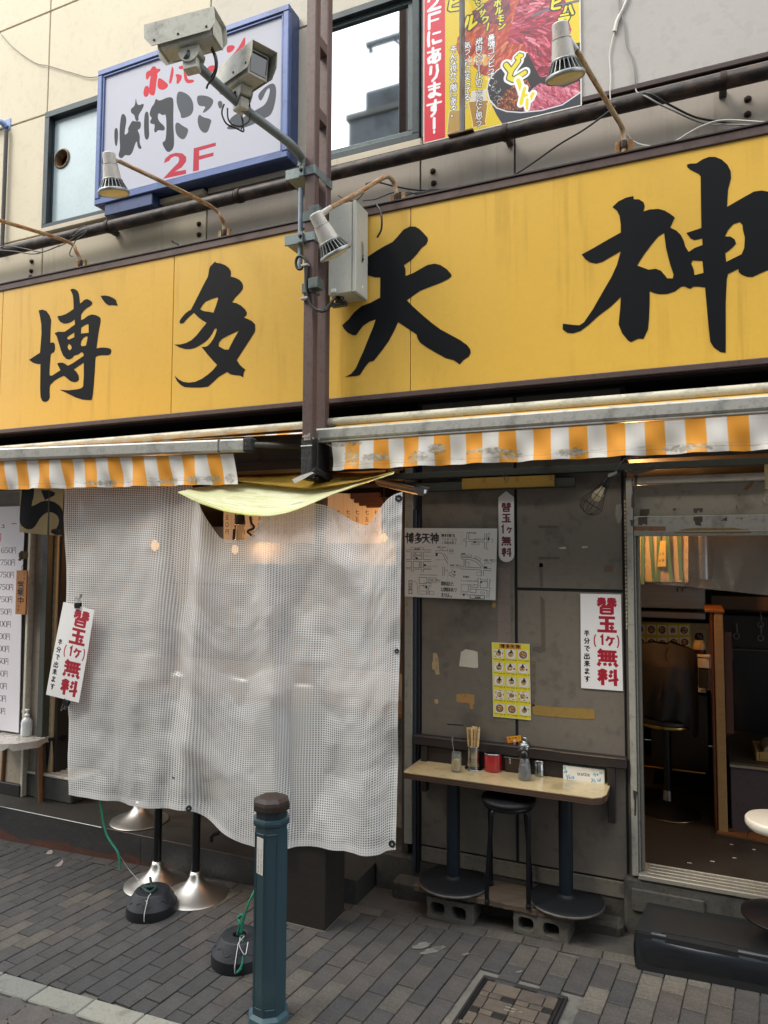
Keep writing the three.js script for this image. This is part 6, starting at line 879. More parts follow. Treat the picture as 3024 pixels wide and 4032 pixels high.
{ // tissue box
  const a = tab(2218, 3064), b = tab(2380, 3083), wv = b.clone().sub(a), w = wv.length(), o = thing('tissue_box', 'white tissue box with blue hydrangea print on the right end of the table', 'tissue box', a.clone().lerp(b, .5).add(V(0, 0, -.05))); bases.set(o, V(0, 0, 0)); o.rotation.y = -Math.atan2(wv.z, wv.x);
  const h = .076, d = .135, front = canvasMat(512, 160, (g, W2, H2) => {
    g.fillStyle = '#e9e6de'; g.fillRect(0, 0, W2, H2); const R = rng(9); for (const [x, y, s] of [[30, 60, 30], [60, 120, 34], [120, 130, 26], [400, 60, 40], [370, 130, 34], [450, 120, 34], [470, 40, 26], [20, 20, 20]]) { g.fillStyle = '#4d7a52'; for (let i = 0; i < 3; i++) { g.beginPath(); g.ellipse(x + (R() - .5) * s * 1.6, y + (R() - .2) * s, s * .35, s * .16, R() * 3, 0, 7); g.fill(); } for (let i = 0; i < 26; i++) { g.fillStyle = ['#7fb4d8', '#9cc8e4', '#5f9cc8', '#b8d8ea'][Math.floor(R() * 4)]; g.beginPath(); g.arc(x + (R() - .5) * s * 1.3, y + (R() - .5) * s, 4 + 3 * R(), 0, 7); g.fill(); } }
    g.fillStyle = '#3d4448'; g.font = 'bold 56px sans-serif'; g.save(); g.translate(255, 96); g.scale(.86, 1); g.textAlign = 'center'; g.fillText('scottie', 0, 0); g.restore();
  }, .45), cf = mat('#d6dbd6', .45), teal = mat('#2f7d94', .4);
  part(o, 'carton', bx(-w / 2 + .001, w / 2 - .001, 0, h, -d / 2, d / 2 - .001, .001), cf); part(o, 'front_print', sheet([V(-w / 2, h, d / 2), V(w / 2, h, d / 2), V(w / 2, 0, d / 2), V(-w / 2, 0, d / 2)], .0008), front); part(o, 'side_print', bx(w / 2 - .0008, w / 2, 0, h, -d / 2, d / 2 - .001, .0002), teal); part(o, 'top_print', bx(-w / 2 + .002, w / 2 - .002, h, h + .0006, -d / 2 + .002, d / 2 - .003, .0001), mat('#c4d4dc', .45, { map: T.faint, tile: .1 }));
  const tm = mat('#f1f1f0', .85, { side: THREE.DoubleSide }), R = rng(4), tis = (x0, lean) => { const P = []; const n = 10; const at = (i, j) => V(x0 + (i / n - .5) * .06 + lean * (j / n), h + .038 * (j / n) * (1 - .4 * Math.abs(i / n - .5) * 2) , .012 * Math.sin(i * .9 + j * .5) + .03 * (j / n) * (j / n)); const t = []; for (let i = 0; i < n; i++) for (let j = 0; j < n; j++) t.push(at(i, j), at(i + 1, j), at(i + 1, j + 1), at(i, j), at(i + 1, j + 1), at(i, j + 1)); return soup(t); };
  part(o, 'tissue', tis(-.045, -.025), tm); part(o, 'tissue', tis(.03, .03), tm);
}

// ---------- notices on the wall ----------
const lam = (w, h, draw) => canvasMat(w, h, draw, .4, { phys: 1, clearcoat: .4, clearcoatRoughness: .2 });
const notice = (g, w, h) => {                                              // the kaedama notice, red and black brush gothic
  g.fillStyle = '#eceae8'; g.fillRect(0, 0, w, h); const red = '#a8152c', cx = w * .65, cw = w * .52, ch = h * .185;
  glyph(g, '替', cx - cw / 2, h * .03, cw, ch, red, .17); glyph(g, '玉', cx - cw / 2, h * .225, cw, ch, red, .2);
  glyph(g, '(', w * .28, h * .425, w * .14, h * .135, red, .2); glyph(g, '1', w * .43, h * .425, w * .2, h * .12, red, .22); glyph(g, 'ケ', w * .6, h * .43, w * .25, h * .115, red, .2); glyph(g, ')', w * .84, h * .425, w * .14, h * .135, red, .2);
  glyph(g, '無', cx - cw / 2, h * .575, cw, ch, red, .175); glyph(g, '料', cx - cw / 2, h * .775, cw, ch, red, .175);
  [...'半分で出来ます'].forEach((c, i) => glyph(g, c, w * .075, h * (.385 + i * .08), w * .155, h * .068, '#1a1620', .16));
};
solo('wall_notice', sheet(quadZ([[2285, 2337], [2445, 2341], [2453, 2721], [2288, 2709]], ZW + .008), .002), lam(420, 960, notice), 'large white notice with red characters on the wall left of the doorway', 'notice');
{
  const z = ZW + .014, q = (x, y) => onZ(x, y, z), L = q(1963, 2080).x, Rr = q(2024, 2080).x, yT = q(1990, 1934).y, yS = q(1990, 1958).y, yB = q(1990, 2213).y, r = (Rr - L) / 2, P = [[L, yS], [(L + Rr) / 2, yT], [Rr, yS]]; for (let i = 0; i <= 16; i++) { const a = -i / 16 * Math.PI; P.push([(L + Rr) / 2 + r * Math.cos(a), yB + r + r * Math.sin(a)]); }
  const o = thing('pointed_notice', 'narrow pointed white notice with purple characters beside the map', 'notice', V((L + Rr) / 2, yB, z)); part(o, 'board', extr(P.reverse(), .004).translate(0, 0, z - .004), mat('#cfccc8', .4, { map: T.faint, tile: .3 }));
  const sp = new THREE.Shape(P.map((p) => new THREE.Vector2(...p))), g = new THREE.ShapeGeometry(sp), uv = g.attributes.uv, ps = g.attributes.position; for (let i = 0; i < uv.count; i++) uv.setXY(i, (ps.getX(i) - L) / (Rr - L), (ps.getY(i) - yB) / (yT - yB)); g.translate(0, 0, z + .0012);
  part(o, 'print', g, lam(200, 900, (c, w, h) => { c.fillStyle = '#d4d1cd'; c.fillRect(0, 0, w, h); const p = '#5e1f33'; glyph(c, '替', w * .18, h * .16, w * .66, h * .135, p, .17); glyph(c, '玉', w * .18, h * .315, w * .66, h * .135, p, .19); glyph(c, '1', w * .08, h * .475, w * .4, h * .135, p, .22); glyph(c, 'ケ', w * .5, h * .5, w * .42, h * .1, p, .2); glyph(c, '無', w * .18, h * .64, w * .66, h * .135, p, .17); glyph(c, '料', w * .18, h * .795, w * .66, h * .135, p, .17); }));
}
solo('map_poster', sheet(quadZ([[1594, 2079], [1958, 2081], [1951, 2363], [1594, 2349]], ZW + .03), .002, 12, 6, (u, v) => .004 * Math.exp(-(((u - .48) / .03) ** 2)) + .003 * u * v), lam(1100, 860, (g, w, h) => {
  g.fillStyle = '#d2d0ca'; g.fillRect(0, 0, w, h); const k = '#17171c';
  const M = (x, y) => [(x - 160) / 1290 * w, (y - 105) / 1000 * h], ln = (s, lw = 5, c = k) => { g.strokeStyle = c; g.lineWidth = lw; for (const q of s.split('/')) { g.beginPath(); pts(q).forEach((p, i) => (i ? g.lineTo(...M(...p)) : g.moveTo(...M(...p)))); g.stroke(); } }, bxs = (s) => { g.fillStyle = '#1c1c3c'; for (const q of s.split('/')) { const [x, y, a, b] = q.split(' ').map(Number), p = M(x, y); g.fillRect(...p, a / 1290 * w, b / 1000 * h); } }, tx = (s, x, y, sz, wt = .12, gap = 1) => { const p = M(x, y); htext(g, s, p[0], p[1], sz, sz * 1.05, gap, k, wt); };
  [...'博多天神'].forEach((c, i) => { const p = M(172 + i * 119, 178); glyph(g, c, p[0], p[1], 104, 132, '#8d8c92', .2, true); glyph(g, c, p[0], p[1], 104, 132, k, .125, true); });
  tx('無料替玉', 686, 185, 42, .13); tx('1ケサービス', 690, 248, 30, .13); tx('(全店全店)', 690, 292, 30, .13); g.setLineDash([8, 8]); ln('670 160;985 160;965 335;670 330;670 160', 2); g.setLineDash([]);
  tx('お茶の水店', 1036, 155, 22); tx('新宿(東口)', 630, 368, 20); tx('池袋', 968, 452, 24); tx('池袋(東口)', 1280, 535, 24); tx('新宿(西口)', 818, 622, 22); tx('渋谷(東口)', 525, 838, 22); tx('新橋店', 1000, 778, 24); vtext(g, '渋谷駅', ...M(243, 905), 24, 26, 8, k, .12); tx('新宿駅', 300, 398, 22); tx('新橋駅', 1170, 1062, 22); tx('3208-7411', 450, 500, 13); tx('3204-0792', 484, 646, 13); tx('3202-5707', 610, 550, 13); tx('5489-2730', 525, 868, 13); tx('3590-4788', 1290, 568, 13); tx('3219-4355', 1170, 238, 13); tx('3371-1660', 818, 660, 13); tx('2504-3588', 1060, 835, 13); tx('3431-5220', 1060, 893, 13);
  ln('175 425;545 420/175 452;255 452;255 562;175 565/280 452;308 452;308 495;280 495;280 452/322 455;410 455;410 495;322 495;322 455/436 452;545 452/436 452;436 562;545 560/280 510;308 510;308 565;280 565;280 510/322 510;410 510;410 560;322 560;322 510/175 590;258 590;258 685;175 682/284 592;372 592;372 682;284 682;284 592/386 592;410 592;410 680;386 680;386 592/436 590;545 590/436 590;436 685;550 682/178 702;258 702;258 745/284 702;412 702;412 745/284 702;284 745/436 702;550 702/436 702;436 745'); ln('250 425;250 390;436 388;436 420', 3);
  ln('600 432;672 430/700 430;780 430/600 462;700 462;785 610/668 405;690 430/695 400;720 428/730 462;785 550/780 400;780 430/712 655;712 790/740 655;740 790/745 700;785 720/795 745;835 745;850 690/795 770;885 805/855 755;895 770;888 780;850 768;855 755'); ln('800 435;865 435/800 460;865 462/815 405;850 405;858 430;805 430;815 405', 4);
  ln('372 782;632 782/372 820;486 820;486 908;372 910;372 820/514 822;632 822/514 822;514 905;560 908/372 940;490 938;490 1062/372 940;372 1000/516 938;560 938/516 938;516 1065'); ln('372 1015;480 1015;480 1060;372 1060;372 1015/525 1015;590 1018;588 1062;525 1060;525 1015/270 872;320 885;345 930;350 1060/440 910;440 960;465 962/440 890;632 890', 3); ln('222 872;266 872;266 1058;222 1060;222 872', 7);
  ln('990 258;1040 258;1040 190/1068 190;1068 262;1285 268;1285 172/1312 172;1312 268;1350 270/990 285;1040 288;1030 370/1066 290;1284 297;1284 392/1312 298;1345 298/1310 300;1310 395;1340 397'); ln('1115 310;1215 312;1215 338;1112 335;1115 310/1330 172;1355 172;1352 222;1328 222;1330 172/1160 240;1150 290/1370 250;1390 252;1390 305', 3);
  ln('965 515;1100 520;1180 540;1240 590;1275 650;1282 668;1385 670/965 540;1010 542;1010 652;962 652/1030 545;1100 550;1180 580;1230 630;1245 662;1030 655;1030 545/962 682;1252 692;1250 775/1278 775;1282 695;1385 700'); ln('968 482;1040 482;1040 508;968 508;968 482/1055 482;1112 484;1112 510;1055 508;1055 482/1165 495;1245 540;1232 565;1155 520;1165 495/1030 585;1080 585;1075 650/1190 722;1250 724;1248 772;1188 770;1190 722/1290 640;1290 595;1390 595', 3);
  ln('1190 820;1212 820;1212 798/1240 800;1240 825;1335 832;1335 805/1365 808;1365 832;1385 832/1190 848;1210 848;1208 938;1100 935;1100 912/1240 850;1335 850;1335 940;1240 940;1240 850/1362 855;1385 855/1362 855;1362 945;1385 948/1102 962;1335 972;1332 1082/1362 975;1362 1082/1362 975;1385 975/1102 962;1102 1010;1185 1015;1185 970/1078 915;1076 1005;990 1005/990 1035;1076 1035;1074 1068'); ln('1102 1045;1300 1050;1300 1095;1102 1090;1102 1045', 7); ln('978 905;1165 908;1165 885/978 905;975 1050/978 830;975 850;1205 855/1245 995;1300 998;1300 1022;1245 1020;1245 995', 3);
  bxs('322 530 30 32/440 628 32 30/608 462 30 45/465 938 24 38/1135 290 34 18/1285 640 44 24/1238 846 26 26/1002 1036 26 26/1326 232 24 36/868 715 24 24');
  const hw = (s, y) => [...s].forEach((c, i) => { const p = M(690 + i * 46, y); glyph(g, c, p[0], p[1], 40, 52, '#101018', .14, false, true); }); hw('類似店と', 868); hw('は関係有り', 952); hw('ません。', 1030);
  g.strokeStyle = 'rgba(60,60,60,.5)'; g.lineWidth = 2; g.beginPath(); g.moveTo(w * .485, 0); g.lineTo(w * .482, h); g.stroke();
}), 'white map poster of branch shops stuck across the post and the wall', 'poster');
solo('menu_poster', sheet(quadZ([[1936, 2529], [2085, 2536], [2091, 2836], [1942, 2822]], ZW + .006), .0015), lam(500, 980, (g, w, h) => {
  g.fillStyle = '#e3d32c'; g.fillRect(0, 0, w, h); g.strokeStyle = '#d8d6ca'; g.lineWidth = 8; g.strokeRect(2, 2, w - 4, h - 4); g.fillStyle = '#c9913c'; g.fillRect(w * .2, h * .012, w * .58, h * .066); htext(g, '博多天神', w * .235, h * .018, 56, 52, 10, '#20160c', .15, true);
  const R = rng(8), price = ['1100', '1050', '1100', '650', '750', '750', '750', '750', '900', '750', '900', '750', '750', '1000', '800'];
  for (let r = 0; r < 5; r++) for (let c = 0; c < 3; c++) {
    const x = w * (.045 + .325 * c), y = h * (.085 + .183 * r), s = w * .265; g.fillStyle = '#d9d4c8'; g.fillRect(x, y, s, s * .92);
    const cx = x + s * .5, cy = y + s * .47, rr = s * .37, two = (r === 1 && c > 0) || (r === 3 && c === 2), dark = r === 4 && c < 2 || (r === 0 && c === 2), bx2 = two ? cx - s * .12 : cx, nori = () => { g.fillStyle = r === 3 && c === 1 ? '#2c4a34' : '#20261f'; for (let i = 0; i < (r === 3 || (r === 0 && c === 0) ? 5 : 1); i++) { const a = -1.35 + i * 1.25 + (c === 2 && r === 4 ? 1 : 0); g.beginPath(); g.moveTo(bx2 + rr * 1.25 * Math.cos(a), cy + rr * 1.25 * Math.sin(a)); g.lineTo(bx2 + rr * .95 * Math.cos(a + .75), cy + rr * .95 * Math.sin(a + .75)); g.lineTo(bx2 + rr * .1 * Math.cos(a), cy); g.lineTo(bx2 + rr * .95 * Math.cos(a - .75), cy + rr * .95 * Math.sin(a - .75)); g.fill(); } };
    if (!dark) nori(); g.fillStyle = dark ? '#2a1512' : '#f1efe6'; g.beginPath(); g.arc(bx2, cy, rr, 0, 7); g.fill(); g.fillStyle = dark ? '#b9824e' : '#c4a274'; g.beginPath(); g.arc(bx2, cy, rr * .8, 0, 7); g.fill();
    for (let i = 0; i < 16; i++) { g.fillStyle = ['#8d5a36', '#6d6a3c', '#e0c79a', '#3a2c1e', '#b0714a'][Math.floor(R() * 5)]; g.beginPath(); g.ellipse(bx2 + (R() - .5) * rr * 1.1, cy + (R() - .5) * rr * 1.1, rr * (.08 + .2 * R()), rr * (.06 + .12 * R()), R() * 3, 0, 7); g.fill(); }
    if (!dark && r !== 3) { g.fillStyle = '#20261f'; g.beginPath(); g.moveTo(bx2, cy - rr * 1.2); g.lineTo(bx2 + rr * .8, cy - rr * .3); g.lineTo(bx2 - rr * .3, cy - rr * .2); g.fill(); } if (two) { g.fillStyle = '#efe9dc'; g.beginPath(); g.arc(cx + s * .32, cy + s * .08, s * .16, 0, 7); g.fill(); g.fillStyle = '#a8552e'; g.beginPath(); g.arc(cx + s * .32, cy + s * .08, s * .11, 0, 7); g.fill(); }
    g.fillStyle = '#3a3420'; for (let i = 0; i < 2; i++) g.fillRect(x, y + s * (.98 + .07 * i), s * (.35 + .1 * R()), 3); htext(g, price[r * 3 + c], x + s * .42, y + s * .98, 17, 24, 1, '#2a1c10', .16); glyph(g, '円', x + s * .95, y + s * .99, 18, 20, '#2a1c10', .14);
  }
}), 'yellow menu poster with fifteen small bowls over the counter table', 'poster');
// caged work lamp hanging under the awning
{
  const z = ZW + .16, a = onZ(2394, 1890, z), b = onZ(2312, 2012, z), ax = b.clone().sub(a), L = ax.length(), n = ax.clone().normalize(), o = thing('cage_lamp', 'caged work lamp hanging at an angle under the right awning', 'lamp', a), wm = mat('#2a2724', .5, { m: .5 });
  part(o, 'socket', lathe([[0, -.035], [.012, -.034], [.017, -.02], [.018, .02], [.024, .024], [.024, .04], [.014, .045]], 22, a, n), mat('#1b1a1a', .45)); part(o, 'bulb', lathe([[.012, .04], [.014, .06], [.028, .085], [.031, .105], [.024, .125], [.01, .135], [0, .136]], 26, a, n), mat('#d9c9a0', .25, { phys: 1, clearcoat: 1 }));
  const q = new THREE.Quaternion().setFromUnitVectors(UP, n), P = (r, h, t) => V(r * Math.cos(t), h, r * Math.sin(t)).applyQuaternion(q).add(a), ring = (r, h) => { const l = []; for (let i = 0; i < 24; i++) l.push(P(r, h, i / 24 * 2 * Math.PI)); return tube(l, .0016, 48, 5, true); };
  for (let i = 0; i < 8; i++) { const t = i / 8 * 2 * Math.PI; part(o, 'cage_wire', tube([P(.02, .03, t), P(.034, .08, t), P(.062, L * .78, t), P(.05, L * .97, t), P(.012, L * 1.06, t)], .0017, 28, 5), wm); } part(o, 'cage_ring', ring(.062, L * .79), wm); part(o, 'cage_ring', ring(.041, L * .5), wm);
  part(o, 'cord', tube([a.clone().addScaledVector(n, -.03), a.clone().add(V(.04, .05, -.02)), a.clone().add(V(.09, .12, -.06)), a.clone().add(V(.2, .14, -.1))], .0045, 30, 7), wireB); part(o, 'tape_tag', [sheet([a.clone().add(V(.0, .03, .02)), a.clone().add(V(.05, .045, .02)), a.clone().add(V(.05, .03, .02)), a.clone().add(V(.005, .012, .02))], .001)], mat('#a9a49a', .5));
}

// ---------- the translucent mesh tarpaulin ----------
const TZ = (v) => lerp(-3.6, -3.53, v);
const tarpTop = [[0, 250, 1850], [.15, 430, 1852], [.3, 620, 1855], [.37, 745, 1888], [.42, 800, 2010], [.47, 862, 2122], [.52, 925, 2127], [.56, 985, 2122], [.62, 1050, 2030], [.7, 1180, 1972], [.78, 1290, 1990], [.86, 1400, 2058], [.905, 1452, 2072], [.95, 1512, 1985], [.975, 1555, 1948], [1, 1592, 1938]];
const tarpBot = [[0, 265, 3130], [.15, 430, 3157], [.3, 560, 3182], [.37, 640, 3190], [.42, 745, 3188], [.47, 830, 3252], [.52, 890, 3288], [.56, 950, 3318], [.62, 1040, 3346], [.7, 1130, 3350], [.78, 1270, 3343], [.86, 1370, 3346], [.905, 1430, 3360], [.95, 1500, 3362], [.975, 1522, 3348], [1, 1562, 3347]];
{
  const samp = (tb, u) => { let i = 1; while (i < tb.length - 1 && tb[i][0] < u) i++; const a = tb[i - 1], b = tb[i], t = (u - a[0]) / (b[0] - a[0]); return [lerp(a[1], b[1], t), lerp(a[2], b[2], t)]; };
  const smooth = (tb, u) => { let x = 0, y = 0; for (const [d, w] of [[-.012, .25], [0, .5], [.012, .25]]) { const p = samp(tb, clamp(u + d)); x += p[0] * w; y += p[1] * w; } return [x, y]; };
  const ridge = (u, c, w, h) => h * Math.exp(-(((u - c) / w) ** 2));
  const fold = (t, n, w) => { const f = Math.abs(((t * n) % 1) - .5) * 2; return Math.exp(-((1 - f) / w)); };          // sharp crease lines of the packing folds
  const point = (u, v) => {
    const a = smooth(tarpTop, u), b = smooth(tarpBot, u), s = v - .05 * Math.sin(Math.PI * v) * ridge(u, .97, .1, 1);
    const p = onZ(lerp(a[0], b[0], s), lerp(a[1], b[1], s), TZ(v));
    const calm = clamp(u / .16);
    let d = ridge(u, .425 - .02 * v, .028, .075 * (.4 + .6 * v)) - ridge(u, .36 + .03 * v, .035, .05) + ridge(u, .62 + .05 * v, .03, .055 * (1 - .4 * v)) - ridge(u, .7 + .03 * v, .06, .05 * v);
    d += calm * (.02 * Math.sin(u * 21 + 1.5 * v) * (.35 + .65 * v) + .01 * Math.sin(u * 47 - 4 * v) * v) + ridge(u, .97, .03, .03) * (1 - v);
    d += .03 * Math.exp(-(((u - .83) / .05) ** 2) - (((v - .16 - (u - .83) * .6) / .07) ** 2)) + .025 * Math.exp(-(((u - .9) / .04) ** 2) - (((v - .22) / .12) ** 2));
    const facet = (nu, nv, s) => { const x = u * nu, y = v * nv + .25 * (s % 2), X = Math.floor(x), Y = Math.floor(y), a = x - X, b = y - Y; return lerp(lerp(hash(X, Y, s), hash(X + 1, Y, s), a), lerp(hash(X, Y + 1, s), hash(X + 1, Y + 1, s), a), b) - .5; };   // flat fields with sharp creases between, from the packing folds
    d += .05 * facet(11, 6, 3) * (.4 + .6 * calm) + .02 * facet(22, 13, 8) + .005 * facet(60, 40, 12);
    d += .006 * (fbm(u, v, 9, 10, 4, 14) - .5);
    p.x += d * .25; p.z = Math.max(p.z + d, p.y < 1.3 ? -3.586 : -3.612); return p;
  };
  const nx = 230, ny = 190, G = []; for (let j = 0; j <= ny; j++) for (let i = 0; i <= nx; i++) G.push(point(i / nx, j / ny));
  const g = new THREE.BufferGeometry(), ps = new Float32Array(G.length * 3), uv = new Float32Array(G.length * 2), idx = []; G.forEach((p, i) => { ps.set([p.x, p.y, p.z], i * 3); uv.set([(i % (nx + 1)) / nx, 1 - Math.floor(i / (nx + 1)) / ny], i * 2); });
  for (let j = 0; j < ny; j++) for (let i = 0; i < nx; i++) { const a = j * (nx + 1) + i, b = a + 1, c = a + nx + 1, d = c + 1; idx.push(a, c, d, a, d, b); }
  g.setAttribute('position', new THREE.BufferAttribute(ps, 3)); g.setAttribute('uv', new THREE.BufferAttribute(uv, 2)); g.setIndex(idx); g.computeVertexNormals();
  const NU = 152, NV = 150, S = 2048;                                      // grid of white threads with clear film between, closed hem all round
  const at = new THREE.DataTexture((() => { const d = new Uint8Array(S * S * 4); for (let j = 0; j < S; j++) for (let i = 0; i < S; i++) { const u = (i + .5) / S, v = 1 - (j + .5) / S, fu = (u * NU) % 1, fv = (v * NV) % 1, th = Math.max(step(.27, .17, Math.abs(fu - .5)), step(.28, .18, Math.abs(fv - .5))), hem = Math.max(step(.985, .99, u), step(.01, .006, u), step(.977, .983, v)) * .35; let a = .17 + .16 * (fbm(u, v, 12, 12, 4, 7) - .35) + .8 * th; a = Math.max(a, a + hem); const k = (j * S + i) * 4; d[k] = d[k + 1] = d[k + 2] = 255 * clamp(a); d[k + 3] = 255; } return d; })(), S, S);
  at.magFilter = THREE.LinearFilter; at.needsUpdate = true;
  const tm = new THREE.MeshPhysicalMaterial({ color: C('#e6e6e4'), roughness: .7, transmission: .26, thickness: 0, alphaMap: at, transparent: true, side: THREE.DoubleSide, clearcoat: 1, clearcoatRoughness: .2 });
  const o = thing('mesh_tarpaulin', 'white translucent mesh tarpaulin curtain hanging in front of the left shop opening', 'tarpaulin', onZ(900, 3300, -3.55)); part(o, 'sheet', g, tm);
  const eye = (u, v, r = .019) => { const p = point(u, v), e = .004, n = point(u + (u > .98 ? -e : e), v).sub(p).multiplyScalar(u > .98 ? -1 : 1).cross(point(u, v - e).sub(p)).normalize(); if (n.z < 0) n.negate(); part(o, 'eyelet', lathe([[r * .35, 0], [r * .35, .004], [r * .8, .006], [r, .003], [r, -.003], [r * .8, -.006], [r * .35, -.004]], 22, p, n), mat('#17181c', .4)); };
  eye(.988, .018, .02); eye(.988, .985); eye(.99, .49, .013); eye(.42, .992, .018);
  // white paper notice clipped to it
  const paper = thing('clipped_notice', 'tilted white notice with red characters clipped to the tarpaulin', 'notice', onZ(280, 2760, -3.5)), pz = (x, y) => onZ(x, y, -3.5);
  part(paper, 'paper', sheet([pz(250, 2370), pz(371, 2403), pz(310, 2767), pz(186, 2734)], .0012, 8, 12, (u, v) => .008 * Math.sin(Math.PI * v) * Math.sin(3 * u + .5) + .01 * (1 - u) * v), lam(420, 960, notice));
  const clipM = mat('#16161a', .3, { m: .3 }), clip = (label, c, turn) => { const o2 = thing('binder_clip', label, 'binder clip', c); bases.set(o2, V(0, 0, 0)); o2.rotation.z = turn; part(o2, 'jaw', [extr([[-.02, -.018], [.02, -.018], [.024, .0], [.016, .016], [-.016, .016], [-.024, 0]], .004, [], .001).translate(0, 0, .008), bx(-.022, .022, .012, .018, -.012, .012, .002), bx(-.02, .02, -.018, .014, -.012, -.009, .001)], clipM); for (const s of [-1, 1]) part(o2, 'wire_handle', tube([V(-.012, .016, s * .008), V(-.008, .04, s * .013), V(-.003, .058, s * .015), V(.003, .058, s * .015), V(.008, .04, s * .013), V(.012, .016, s * .008)], .0016, 30, 6), steel); return o2; };
  clip('black binder clip holding the top of the tilted notice', onZ(308, 2384, -3.5), .08); clip('black binder clip holding the bottom of the tilted notice', onZ(262, 2766, -3.5), 2.6);
  part(paper, 'hanger', [tube([onZ(308, 2372, -3.5), onZ(316, 2352, -3.498), onZ(318, 2340, -3.5)], .0016, 14, 6), bx(onZ(314, 2340, -3.5).x, onZ(324, 2340, -3.5).x, onZ(320, 2354, -3.5).y, onZ(320, 2338, -3.5).y, -3.503, -3.497, .001)], steel);
}
// green twine from the tarpaulin and to the weights
const twine = mat('#119a76', .55, { map: T.cloth, tile: .02, bump: T.cloth, bs: .001, btile: .01 }), cord = mat('#c9c9c4', .6);
solo('green_twine', tube([[392, 3140], [400, 3190], [408, 3243], [422, 3291], [445, 3328], [464, 3357], [471, 3390], [473, 3423]].map(([x, y], i) => onZ(x, y, -3.56 + .006 * i)), .0075, 50, 8), twine, 'green twine hanging from the lower edge of the tarpaulin', 'twine');
function weight(label, px, py, turn, tw) {
  const c = onG(px, py), o = thing('rubber_weight', label, 'weight', c, 'black rubber weights of the tarpaulin'), rub = mat('#1d2025', .5, { map: T.grime, tile: .3, bump: T.fine, bs: .0008, btile: .05 }), r = .145;
  part(o, 'base', lathe([[.02, 0], [r - .004, 0], [r, .005], [r, .058], [r - .004, .062]], 56, c), mat('#14161a', .55, { map: T.grime, tile: .3 })); part(o, 'body', lathe([[r - .004, .062], [.1, .128], [.092, .134], [.04, .136], [.034, .13], [.03, .06], [0, .06]], 56, c), rub);
  for (let k = 0; k < 6; k++) { const P = []; for (let i = 0; i <= 14; i++) { const t = i / 14, a = turn + k * Math.PI / 3 + (t - .5) * .72, h = .093 + .011 * Math.sin(t * Math.PI * 2), rr = lerp(r - .004, .1, (h - .062) / .066) + .0005; P.push(c.clone().add(V(rr * Math.sin(a), h, rr * Math.cos(a)))); } part(o, 'wave_relief', tube(P, .0026, 40, 6), rub); }
  part(o, 'cord', tube([c.clone().add(V(.0, .13, 0)), c.clone().add(V(.04, .137, .06)), c.clone().add(V(.05, .13, .09)), c.clone().add(V(.063, .06, .132)), c.clone().add(V(.064, .02, .134))], .0022, 40, 6), cord); tw(o, c); return o;
}
weight('black rubber weight with a dark knot in front of the stool bases', 597, 3592, .3, (o, c) => { part(o, 'knot', [tube([c.clone().add(V(-.07, .14, .0)), c.clone().add(V(-.02, .15, .02)), c.clone().add(V(.02, .145, -.01)), c.clone().add(V(.03, .14, .05)), c.clone().add(V(-.04, .142, .03)), c.clone().add(V(-.06, .15, .03))], .01, 40, 7), tube([c.clone().add(V(0, .145, .0)), c.clone().add(V(-.02, .17, -.01)), c.clone().add(V(-.035, .19, -.02))], .008, 20, 7)], mat('#14302a', .7)); });
weight('black rubber weight with green twine half hidden by the bollard', 944, 3782, .9, (o, c) => { part(o, 'twine', [tube([c.clone().add(V(0, .08, 0)), c.clone().add(V(.012, .16, .01)), c.clone().add(V(.03, .21, .02)), c.clone().add(V(.06, .32, .0)), c.clone().add(V(.1, .45, -.1))], .006, 40, 7), tube([c.clone().add(V(.0, .14, .02)), c.clone().add(V(.02, .2, .03)), c.clone().add(V(.0, .22, .02)), c.clone().add(V(.03, .24, .02)), c.clone().add(V(.025, .16, .03))], .008, 40, 7), tube([c.clone().add(V(.05, .14, .05)), c.clone().add(V(.09, .06, .11)), c.clone().add(V(.08, .03, .14)), c.clone().add(V(.1, .05, .13))], .006, 30, 7)], twine); part(o, 'wire', tube([c.clone().add(V(.02, .14, .03)), c.clone().add(V(.06, .16, .05)), c.clone().add(V(.05, .13, .08)), c.clone().add(V(.1, .1, .1)), c.clone().add(V(.09, .14, .06))], .003, 40, 6), steel); });
solo('thin_cord', tube([onZ(474, 3372, -3.55), onG(505, 3420, .12), onG(545, 3470, .1), onG(580, 3560, .12)], .0012, 30, 5), cord, 'thin pale cord running from the green twine to the left rubber weight', 'cord');

